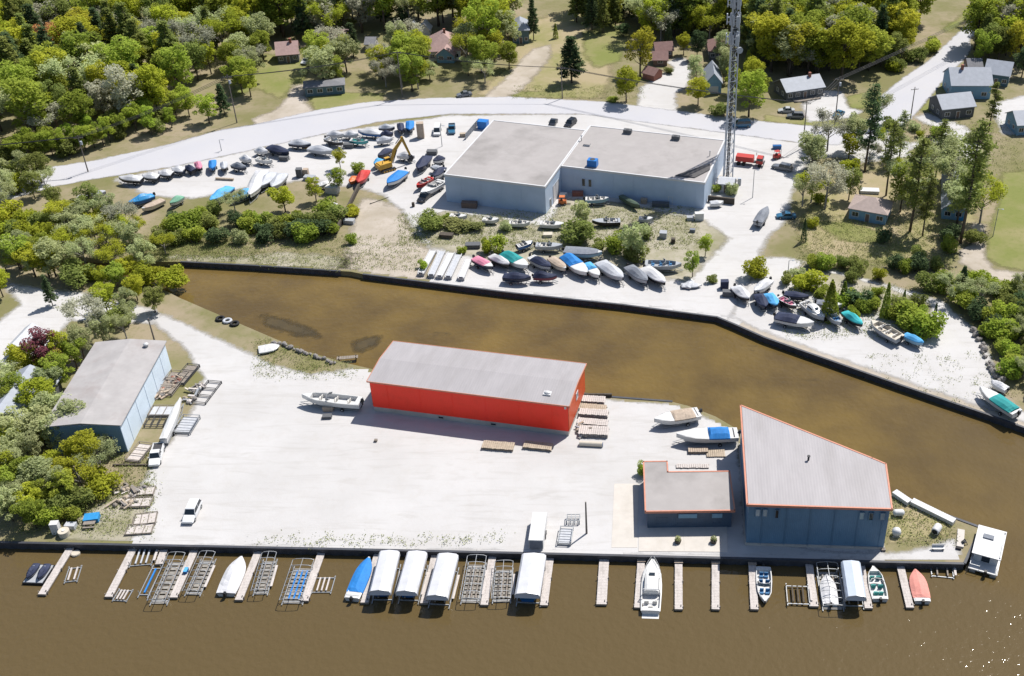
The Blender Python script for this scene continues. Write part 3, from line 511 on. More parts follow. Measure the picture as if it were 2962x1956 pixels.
# ---- navy wedge-plan marina building on the point
def navy_building():
    h = 8.4; P = [G(*p, h) for p in ((2142, 1175), (2161, 1462), (2580, 1475), (2562, 1345), (2522, 1328))]
    a = Vector((P[1].x, P[1].y, 0)); b = Vector((P[2].x, P[2].y, 0)); rz, L = frame_from(a, b)
    t = thing('marina_building', 'tall navy metal building with wedge-shaped grey roof on the point', 'building', a, rz); f = loc(P, a, rz)
    c = (sum(p[0] for p in f)/5, sum(p[1] for p in f)/5)
    sh = lambda k: [(c[0]+(p[0]-c[0])*k, c[1]+(p[1]-c[1])*k) for p in f]
    MB().prism(sh(0.975), 0, h).build('wall', 'navy_siding', t); MB().prism(sh(0.99), 0, 0.5).build('plinth', 'concrete', t)
    MB().prism(sh(0.985), h, h+.2).build('roof', 'roof_grey', t)
    tr = MB(); n = 5
    for i in range(n):
        A_, B_ = f[i], f[(i+1) % n]; d = Vector((B_[0]-A_[0], B_[1]-A_[1], 0)); l = d.length; ang = math.atan2(d.y, d.x)
        tr.box(((A_[0]+B_[0])/2, (A_[1]+B_[1])/2, h+.06), (l+.1, .26, .4), ang)
    tr.build('fascia', 'orange_trim', t)
    for x in (1.2, 2.3): opening(t, 'window', x+.5, h-2.3, 0.7, 1.5, 'pane_pale', 'navy_siding', y=0.10)
    for x in (L-4.3, L-2.9, L-1.2): opening(t, 'window', x, h-2.3, 0.7, 1.5, 'pane_pale' if x != L-2.9 else 'glass_dark', 'navy_siding', y=0.10)
    for x in (4.6,): opening(t, 'window', x, h-2.5, 0.55, 1.7, 'glass_dark', 'navy_siding', y=0.10)
    for x in np.arange(2.5, L, 3.6): MB().box((x, 0.12, h/2), (.06, .1, h-.6)).build('panel_joint', 'navy_siding', t)
    v = thing('roof_vent', 'small dark vent pipe in the middle of the wedge-shaped roof', 'vent', G(*q('L', 395, 1170), h+.1)); MB().tube((0, 0, 0), (0, 0, .9), .16).build('pipe', 'steel_dark', v); MB().disc((0, 0, .95), .26, .12, 12).build('cowl', 'steel_dark', v)
navy_building()
# ---- low shop beside it
def shop():
    h = 3.6; P = [G(*p, h) for p in ((1867, 1482), (2125, 1479), (2117, 1366), (1931, 1363), (1928, 1338), (1872, 1338))]
    a = Vector((P[0].x, P[0].y, 0)); b = Vector((P[1].x, P[1].y, 0)); rz, L = frame_from(a, b)
    t = thing('shop', 'low flat-roofed marina shop with orange trim, left of the navy building', 'building', a, rz); f = loc(P, a, rz); c = (L/2, 4.5)
    sh = lambda k: [(c[0]+(p[0]-c[0])*k, c[1]+(p[1]-c[1])*k) for p in f]
    f = [(0, 0), (L, 0), (L, f[2][1]), (f[3][0], f[2][1]), (f[3][0], f[5][1]), (0, f[5][1])]
    MB().prism(sh(0.95), 0, h).build('wall', 'navy_shaded', t); MB().prism(sh(0.99), h, h+.18).build('roof', 'roof_membrane', t)  # wall colour darkened to hold the shade across the shop front
    tr = MB(); n = 6
    for i in range(n):
        A_, B_ = f[i], f[(i+1) % n]; l = math.hypot(B_[0]-A_[0], B_[1]-A_[1]); tr.box(((A_[0]+B_[0])/2, (A_[1]+B_[1])/2, h+.04), (l+.2, .22, .42), math.atan2(B_[1]-A_[1], B_[0]-A_[0]))
    tr.build('fascia', 'orange_trim', t)
    for x, w_ in ((6.6, 2.9), (11.2, 1.6)): MB().box((x, -.02, 2.75), (w_, .14, .85)).build('sign_board', 'house_blue', t)
    opening(t, 'window', 6.0, 1.0, 2.2, 1.2, y=.28, fm='navy_shaded'); opening(t, 'door', 8.8, .05, 1.0, 2.1, 'glass_dark', y=.28, fm='navy_shaded'); opening(t, 'window', 11.2, 1.0, 1.4, 1.2, y=.28, fm='navy_shaded'); opening(t, 'window', 2.6, 1.0, 1.8, 1.2, y=.28, fm='navy_shaded')
    return t
shop()
sl = [G(*p) for p in ((1848, 1521), (2103, 1521), (2104, 1598), (1847, 1596))]
o = MB().prism([p.to_2d() for p in sl], 0.0, 0.09).build('concrete_apron', 'concrete_slab'); tag(o, kind='structure')
j = MB(); j.box(((sl[0].x+sl[1].x)/2, (sl[0].y+sl[3].y)/2, .0925), (.05, abs(sl[0].y-sl[3].y)-.2, .006)); j.build('expansion_joint', 'concrete', o)
ap = [G(*q('O', 930, 0)), G(*q('O', 1150, 0)), G(*q('O', 1140, 580)), G(*q('O', 905, 580))]
tag(MB().prism([p.to_2d() for p in ap], 0.0, 0.06).build('launch_apron', 'concrete_slab'), kind='structure')
# ---- pale-blue hall at the left
def blue_hall():
    a, b = G(*q('I', 480, 1090), 0), G(*q('I', 1165, 1090), 0); rz, L = frame_from(a, b); rz = R(2); t = thing('metal_hall', 'pale blue metal hall with weathered pinkish roof, left of the yard', 'building', a, rz)
    L = 12.4; D = 24.5; e = 5.9; r = 6.5; a2 = G(*q('I', 1165, 1090)); ca, sa = math.cos(rz), math.sin(rz); t.location = (a2.x-L*ca, a2.y-L*sa, 0)
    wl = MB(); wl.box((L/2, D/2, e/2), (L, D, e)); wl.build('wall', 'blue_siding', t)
    g = MB(); g.box((L/2, -.06, e/2), (L-.1, .1, e-.1)); g.build('shaded_front_wall', 'navy_siding', t)  # darker slab: the gable end's shade is put into its colour
    rf = MB(); o = .35; pr = [(-o, e), (L/2, r), (L+o, e)]
    rf.loft([[(x, y, z) for x, z in pr]+[(x, y, z+.16) for x, z in pr[::-1]] for y in (-o, D+o)], True); rf.build('roof', 'roof_pale', t)
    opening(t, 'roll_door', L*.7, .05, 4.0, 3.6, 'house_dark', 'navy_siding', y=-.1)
    for y in np.arange(3, D, 4.5): MB().box((L+.03, y, e/2), (.05, .06, e-.2)).build('panel_joint', 'blue_siding', t)
    v = thing('roof_vent', 'pale roof ventilator at the far end of the blue hall', 'vent', G(*q('I', 1330, 140), 6.2)); MB().disc((0, 0, .25), .35, .5, 12).build('neck', 'galvanized', v); MB().blob((0, 0, .65), (.5, .5, .3), 10, 6).build('turbine', 'white_paint', v, True)
blue_hall()
def hx(t, *p): return q(t, *p)
house('blue-grey roofed house half hidden by trees at the left edge', (-60, 1262), (95, 1262), 13, 3.2, 5.6, 'house_dark', 'roof_blue', 'across', 3)
house('small white shed with a pale roof beside the purple tree', (33, 1032), (75, 1034), 6.5, 2.2, 3.2, 'house_white', 'canvas_silver', 'across', 0, name='shed')
house('cottage with pink shingle roof and dark front, upper left lawn', q('B', 205, 580), q('B', 395, 565), 7.5, 2.8, 5.4, 'house_dark', 'roof_pink', 'along', 3, chimney=.7)
house('low dark cabin trailer near the road, under the pale tree', q('B', 455, 880), q('B', 810, 850), 5.0, 2.6, 3.3, 'house_teal', 'roof_dark', 'along', 4, hip=True)
house('large bungalow with pink hip roof and blue-shaded porch', q('B', 1570, 560), q('B', 1860, 545), 12.5, 3.0, 7.0, 'house_white', 'roof_pink', 'along', 4, hip=True, chimney=.55)
house('small front gable wing of the pink-roofed bungalow', q('B', 1645, 570), q('B', 1800, 575), 3.0, 2.6, 4.6, 'house_blue', 'roof_pink', 'across', 2, name='garden_house')
house('pair of pale blue-white sheds roof behind the pink bungalow, left', q('B', 1395, 330), q('B', 1460, 330), 4.0, 2.2, 4.0, 'house_white', 'canvas_silver', 'across', 0, name='shed')
house('pale blue-white shed behind the pink bungalow, right', q('B', 1485, 330), q('B', 1580, 330), 4.0, 2.2, 4.2, 'house_white', 'canvas_silver', 'across', 0, name='shed')
house('small pink-roofed cottage half hidden behind the dark conifer', q('B', 735, 440), q('B', 850, 440), 6, 2.8, 5.0, 'house_tan', 'roof_pink', 'along', 2)
house('grey garage at the top of the stony drive', q('B', 1000, 470), q('B', 1080, 470), 6, 2.4, 3.6, 'house_white', 'roof_dark', 'along', 1, name='garage', door=None, garage=True)
house('blue-grey house with hipped roof at the end of the sandy drive', q('C', 10, 400), q('C', 160, 395), 9, 4.2, 6.6, 'house_teal', 'roof_blue', 'along', 3, hip=True)
house('dark cottage among the pines at the top edge', q('C', 950, 95), q('C', 1070, 90), 8, 2.8, 4.8, 'house_dark', 'roof_brown', 'along', 2)
house('brown-roofed shed at the head of the white drive', q('C', 1310, 530), q('C', 1460, 520), 4.5, 2.4, 4.2, 'house_brown', 'roof_brown', 'along', 2)
house('second brown-roofed shed, nearer the yellow tree', q('C', 1285, 600), q('C', 1410, 600), 5, 2.0, 3.6, 'house_brown', 'roof_brown', 'along', 1, name='shed', door=None)
house('little brick-red shed with brown roof beside the white drive', q('C', 1290, 740), q('C', 1365, 700), 4, 1.9, 3.2, 'brick_red', 'roof_brown', 'across', 0, name='shed')
house('brown-roofed bungalow behind the cell tower', q('C', 1790, 545), q('C', 1990, 545), 9, 2.8, 5.2, 'house_dark', 'roof_brown', 'along', 3, hip=True)
house('tall blue-grey roofed barn beside the cell tower', q('C', 1760, 850), q('C', 1900, 850), 10, 3.4, 6.0, 'house_blue', 'roof_blue', 'across', 1, name='barn', door=None, garage=True)
house('long low grey-roofed house with car in front, right of the tower', q('D', 195, 920), q('D', 530, 870), 8, 2.8, 5.0, 'house_dark', 'roof_blue', 'along', 5, porch=True, chimney=.75)
house('big grey-roofed house by the side road, front block', q('D', 1600, 1090), q('D', 1890, 1060), 8, 3.2, 5.6, 'house_dark', 'roof_blue', 'along', 3)
house('big blue-grey house by the side road, taller rear block', q('D', 1680, 900), q('D', 2040, 900), 10, 4.2, 7.4, 'house_blue', 'roof_blue', 'along', 3, chimney=.3)
house('dark-walled house with pale roof at the right, under the trees', q('D', 1980, 760), q('D', 2200, 790), 8, 3.4, 6.0, 'house_teal', 'roof_blue', 'along', 3)
house('dark brown garage by the bend of the side road', q('D', 1840, 690), q('D', 1960, 690), 6, 2.6, 4.2, 'house_brown', 'roof_dark', 'along', 1, name='garage', door=None, garage=True)
house('blue house at the right edge beside the white drive', q('D', 2280, 1230), q('D', 2500, 1220), 8, 3.0, 5.2, 'house_blue', 'roof_blue', 'along', 3)
house('small brown A-roofed shed with stone face near the right lane', q('D', 1480, 1500), q('D', 1620, 1490), 5, 2.0, 4.4, 'house_tan', 'roof_brown', 'across', 1, name='shed', door=0.5)
house('blue summer house with pink roof among the pines', q('H', 760, 480), q('H', 1090, 540), 7.0, 2.7, 4.6, 'house_blue', 'roof_tan', 'along', 3, hip=True)
house('grey cottage deep among the pines, right', q('H', 1600, 480), q('H', 1800, 500), 7, 2.8, 4.8, 'house_blue', 'roof_blue', 'across', 2)
house('grey roofed cottage between the pines, nearer the road', q('H', 1600, 240), q('H', 1780, 260), 8, 2.6, 4.4, 'house_white', 'roof_blue', 'across', 2)
house('small white utility cabin at the foot of the cell tower', q('G', 1880, 240), q('G', 2000, 250), 3.4, 2.4, 3.0, 'trim_white', 'canvas_silver', 'along', 1, name='utility_cabin', door=0.5)
# dark timber box wall beside the hall's right end
t = thing('retaining_wall', 'dark timber retaining wall beside the right end of the grey hall', 'wall', Q('G', 1785, 330), R(-14))
for k in range(4): MB().box((3.0, .3, .22+k*.4), (6.4-.02*k, .5, .36)).build('timber', 'wood_dark', t)
# sloping timber crib wall between the weeds and the sandy ramp
A_, B_ = Q('F', 945, 190), Q('F', 730, 620); rz, L = frame_from(A_, B_)
t = thing('crib_wall', 'long dark timber crib wall sloping down to the canal ramp', 'wall', A_, rz)
for k in range(4):
    for s in range(4): MB().box((L*(s+.5)/4, .08*k, .2+k*.42), (L/4-.06, .45, .38)).build('timber', 'wood_dark', t)
# ================================================================ trees
def leaf_mesh(name, cen, size, up=0.3, squash=1.0):
    n = len(cen); nr = rng.normal(size=(n, 3)); nr[:, 2] = np.abs(nr[:, 2])+up; nr /= np.linalg.norm(nr, axis=1)[:, None]
    t = np.cross(nr, rng.normal(size=(n, 3))); t /= np.linalg.norm(t, axis=1)[:, None]+1e-9; b = np.cross(nr, t)
    s = (size*rng.uniform(0.6, 1.3, n))[:, None]
    v = np.stack([cen-t*s, cen-b*s*0.55*squash, cen+t*s, cen+b*s*0.55*squash], 1).reshape(-1, 3)
    me = bpy.data.meshes.new(name); me.vertices.add(4*n); me.vertices.foreach_set('co', v.ravel().astype(np.float32))
    me.loops.add(4*n); me.loops.foreach_set('vertex_index', np.arange(4*n, dtype=np.int32))
    me.polygons.add(n); me.polygons.foreach_set('loop_start', np.arange(0, 4*n, 4, dtype=np.int32)); me.polygons.foreach_set('loop_total', np.full(n, 4, np.int32))
    me.update(calc_edges=True); me.validate(); return me
def shell(c, r, n, fill=0.55):
    d = rng.normal(size=(n, 3)); d /= np.linalg.norm(d, axis=1)[:, None]
    return np.array(c)+d*np.array(r)*(rng.uniform(fill**3, 1, n)**(1/3))[:, None]
def trunk_mesh(name, h, r, limbs, n=7):
    mb = MB(); mb.tube((0, 0, -0.2), (0.1, 0, h*.5), r, r*.7, n); mb.tube((0.1, 0, h*.5), (0, .1, h), r*.7, r*.2, n)
    for (z, x1, y1, z1) in limbs:
        m = (x1*.5, y1*.5, z+(z1-z)*.35); mb.tube((0, 0, z), m, r*.42, r*.28, 5); mb.tube(m, (x1, y1, z1), r*.28, r*.08, 5)
    return mb.mesh(name, True)
V = {}
def gen_broad(k):
    cl = []; lim = []; H = 10.0; n = 15+2*k
    for i in range(n):
        a = 2.4*i+random.uniform(-.4, .4); z = 3.6+5.6*((i+.5)/n)**0.9; env = math.sin(min(1, (z-2.3)/7.9)*math.pi)**0.6
        rr = 3.3*env*random.uniform(.35, 1.12); cl.append((rr*math.cos(a), rr*math.sin(a), z+random.uniform(-.5, .5), random.uniform(.75, 1.65)))
        if i % 2 == 0: lim.append((2.2+3*i/n, rr*.8*math.cos(a), rr*.8*math.sin(a), z-.2))
    cen = np.concatenate([shell((x, y, z), (r, r, r*.8), int(105*r*r), .45) for x, y, z, r in cl])
    return trunk_mesh('trunk', 7.6, .22, lim), leaf_mesh('crown', cen, .26, .95)
def gen_pine(k):
    cen = []; lim = []; H = 10.0
    for i in range(13):
        z = 2.2+7.4*i/12; rm = (2.5-2.0*(i/12)**1.2)*random.uniform(.75, 1.15)
        for j in range(5 if i < 9 else 4):
            a = 2*math.pi*j/5+i*.9+random.uniform(-.3, .3); r1 = rm*random.uniform(.65, 1.1)
            lim.append((z-.1, r1*.85*math.cos(a), r1*.85*math.sin(a), z+.1-.12*r1))
            m = int(30+34*r1); t = rng.uniform(.25, 1, m)**.7; w_ = .42*(1.1-t*.5)
            cen.append(np.stack([r1*t*math.cos(a)+rng.normal(size=m)*w_*.8, r1*t*math.sin(a)+rng.normal(size=m)*w_*.8, z-.15*r1*t+rng.normal(size=m)*.14], 1))
    return trunk_mesh('trunk', 9.6, .17, lim), leaf_mesh('crown', np.concatenate(cen), .21, .9)
def gen_tall_pine(k):
    cen = []; lim = []
    for i in range(16):
        z = 3.2+6.6*i/15; rm = (1.35 if i < 11 else 1.35-.22*(i-10))*random.uniform(.55, 1.1)
        for j in range(3):
            a = random.uniform(0, 6.28); r1 = rm*random.uniform(.5, 1.1); lim.append((z-.1, r1*.9*math.cos(a), r1*.9*math.sin(a), z+.1))
            m = int(20+42*r1); t = rng.uniform(.35, 1.05, m)
            cen.append(np.stack([r1*t*math.cos(a)+rng.normal(size=m)*.2, r1*t*math.sin(a)+rng.normal(size=m)*.2, z+.05+rng.normal(size=m)*.13], 1))
    return trunk_mesh('trunk', 9.8, .12, lim), leaf_mesh('crown', np.concatenate(cen), .13, .5)
def gen_cedar(k):
    m = 1500; z = rng.uniform(0.2, 9.8, m); r = (2.3*(1-z/10)**.8+.12)*rng.uniform(.7, 1.08, m); a = rng.uniform(0, 6.283, m)
    cen = np.stack([r*np.cos(a), r*np.sin(a), z], 1); return trunk_mesh('trunk', 9.0, .16, []), leaf_mesh('crown', cen, .33, .5)
def gen_bare(k):
    mb = MB(); mb.tube((0, 0, -.2), (.1, .05, 4), .2, .13, 6); tips = []
    def br(p, d, L, r, lv):
        e = p+d*L; mb.tube(p, e, r, r*.55, 4 if lv > 0 else 5); tips.append((e, lv)); tips.append((p+d*L*.6, lv))
        if lv < 3:
            for _ in range(3):
                n = (d+Vector((random.uniform(-.75, .75), random.uniform(-.75, .75), random.uniform(-.15, .6)))).normalized(); br(e, n, L*random.uniform(.55, .8), r*.5, lv+1)
    for i in range(6):
        a = i*1.05+random.uniform(-.3, .3); br(Vector((.05, .02, 2.2+.4*i)), Vector((.8*math.cos(a), .8*math.sin(a), .8)).normalized(), 1.9, .09, 0)
    cen = np.concatenate([np.array(e)+rng.normal(size=(7, 3))*.33 for e, lv in tips if lv >= 1])
    return mb.mesh('trunk'), leaf_mesh('crown', cen, .17, .9)
def gen_shrub(k):
    cl = [(random.uniform(-1.1, 1.1), random.uniform(-1.1, 1.1), random.uniform(.7, 2.0), random.uniform(.6, 1.0)) for _ in range(8+k)]
    cen = np.concatenate([shell((x, y, z), (r, r, r*.95), int(260*r*r), .5) for x, y, z, r in cl]); cen = cen[cen[:, 2] > .05]
    mb = MB()
    for x, y, z, r in cl: mb.tube((x*.25, y*.25, -.05), (x*.9, y*.9, z), .05, .02, 4)
    return mb.mesh('trunk'), leaf_mesh('crown', cen, .17, .9)
for nm, fn, cnt in (('broad', gen_broad, 6), ('pine', gen_pine, 3), ('tall', gen_tall_pine, 3), ('cedar', gen_cedar, 2), ('bare', gen_bare, 3), ('shrub', gen_shrub, 4)):
    V[nm] = [fn(k) for k in range(cnt)]
UNIT = {'broad': 10.0, 'pine': 10.0, 'tall': 10.0, 'cedar': 10.0, 'bare': 9.0, 'shrub': 2.7}
NAMES = {'broad': 'broadleaf_tree', 'pine': 'conifer_tree', 'tall': 'pine_tree', 'cedar': 'cedar_tree', 'bare': 'bare_tree', 'shrub': 'shrub'}
def tree(kind, p, h, leaf, label, group=None, spread=1.0, lean=None):
    tm, cm = random.choice(V[kind]); k = h/UNIT[kind]
    nm = 'budding_tree' if kind == 'broad' and leaf in ('leaf_pale', 'leaf_grey') else 'small_tree' if kind == 'broad' and h < 8.6 else NAMES[kind]
    t = thing(nm, label, 'shrub' if kind == 'shrub' else 'tree', p, random.uniform(0, 6.28), group); t.scale = (k*spread, k*spread, k)
    if lean: t.rotation_euler = (lean[0], lean[1], 0)
    mk('trunk' if kind != 'shrub' else 'stem', tm, 'bark_grey' if kind == 'bare' else 'bark', t); mk('crown', cm, leaf, t)
    return t
WHAT = {('broad', 'leaf_yellow'): 'yellow-green broadleaf tree', ('broad', 'leaf_green'): 'fresh green broadleaf tree', ('broad', 'leaf_mid'): 'mid green broadleaf tree', ('broad', 'leaf_gold'): 'golden spring-leaved tree', ('broad', 'leaf_pale'): 'pale green thinly leaved tree',
        ('pine', 'leaf_dark'): 'dark green conifer', ('pine', 'leaf_mid'): 'mid green conifer', ('cedar', 'leaf_dark'): 'dark narrow cedar', ('bare', 'leaf_grey'): 'grey almost bare tree', ('bare', 'leaf_pale'): 'pale budding tree', ('broad', 'leaf_rust'): 'rust-brown dead tree', ('broad', 'leaf_grey'): 'grey-green hazy tree', ('bare', 'leaf_yellow'): 'thin yellow-green budding tree', ('broad', 'leaf_bright'): 'bright green rounded tree'}
# ---- the woods: one object per tree
def inpoly(x, y, P):
    c = False
    for (ax, ay), (bx, by) in zip(P, P[1:]+P[:1]):
        if (ay > y) != (by > y) and x < (bx-ax)*(y-ay)/(by-ay)+ax: c = not c
    return c
woods = [([(775, 118), (880, 118), (940, 125), (985, 112), (1040, 100), (1100, 90), (1190, 88), (1240, 82), (1345, 84), (1385, 118), (1440, 108), (1478, 78), (1484, 20), (1510, -30), (1570, -125), (775, -125)], 'in the wood behind the pink-roofed houses', 'trees of the wood behind the pink roofs', 5.9, 1.1),
         ([(-140, 480), (0, 462), (150, 425), (300, 392), (430, 360), (520, 330), (540, 270), (640, 215), (690, 160), (735, 128), (775, 118), (775, -125), (-140, -125)], 'in the dense upper-left wood', 'trees of the wood behind the road, left', 7.2, 1.0),
         ([(1640, -125), (1650, 20), (1690, 60), (1760, 70), (1775, 10), (1840, 10), (1850, 105), (1890, 120), (1960, 128), (2040, 110), (2130, 115), (2180, 150), (2200, 205), (2240, 215), (2390, 215), (2440, 240), (2500, 205), (2580, 150), (2650, 90), (2740, 0), (2820, -125)], 'in the wood behind the cell tower', 'trees of the wood behind the tower', 6.3, 1.15),
         ([(2930, -125), (2895, 0), (2820, 80), (2810, 165), (2870, 180), (2962, 175), (3080, 190), (3080, -125)], 'right of the side road, top right corner', 'trees right of the side road', 6.6, 1.05)]
def plant_woods():
    placed = []
    for P, where, grp, step, hx in woods:
        for gx in np.arange(-260, 180, step):
            for gy in np.arange(225, 470, step):
                x = gx+random.uniform(-.4, .4)*step; y = gy+random.uniform(-.4, .4)*step; px, py = to_px((x, y, 0))
                if not (-70 < px < 3040) or not inpoly(px, py, P): continue
                h0 = random.uniform(10.5, 17)*hx
                if to_px((x, y, h0))[1] < -70 and to_px((x, y, h0*.3))[1] < 0: continue
                u = random.random(); west = px < 700
                if abs(px-135) < 30 and abs(py-190) < 20 and 'rust' not in placed: kind, leaf, h = 'broad', 'leaf_rust', 12; placed.append('rust')
                elif u < (.33 if west else .42): kind, leaf, h = 'broad', random.choice(['leaf_yellow', 'leaf_yellow', 'leaf_gold', 'leaf_green']), h0
                elif u < .50: kind, leaf, h = 'broad', random.choice(['leaf_green', 'leaf_mid']), h0
                elif u < (.78 if west else .68): kind, leaf, h = 'pine', random.choice(['leaf_dark', 'leaf_mid', 'leaf_mid']), h0*1.1
                elif u < .87: kind, leaf, h = 'broad', random.choice(['leaf_pale', 'leaf_grey']), h0
                else: kind, leaf, h = 'bare', random.choice(['leaf_grey', 'leaf_pale', 'leaf_yellow']), h0
                spot = (' near the top edge' if py < 90 else ' halfway in' if py < 240 else ' close to the road')
                if 'dense' in where: spot += ', far left' if px < 170 else ', left of centre' if px < 340 else ', right of centre' if px < 520 else ', at its right end'
                elif 'tower' in where: spot += ', left part' if px < 2000 else ', middle' if px < 2350 else ', right part'
                elif 'pink' in where: spot += ', left part' if px < 1000 else ', middle' if px < 1250 else ', right part'
                tree(kind, (x, y, 0), h, leaf, next(l for l in (WHAT[(kind, leaf)]+' '+where+spot, WHAT[(kind, leaf)].replace('broadleaf ', '').replace('thinly leaved ', '').replace('thin ', '').replace('almost ', '')+' '+where+spot, WHAT[(kind, leaf)]+' '+where+spot.split(',')[0], WHAT[(kind, leaf)]+' '+where) if len(l.split()) <= 16), grp, random.uniform(.85, 1.2))
plant_woods()
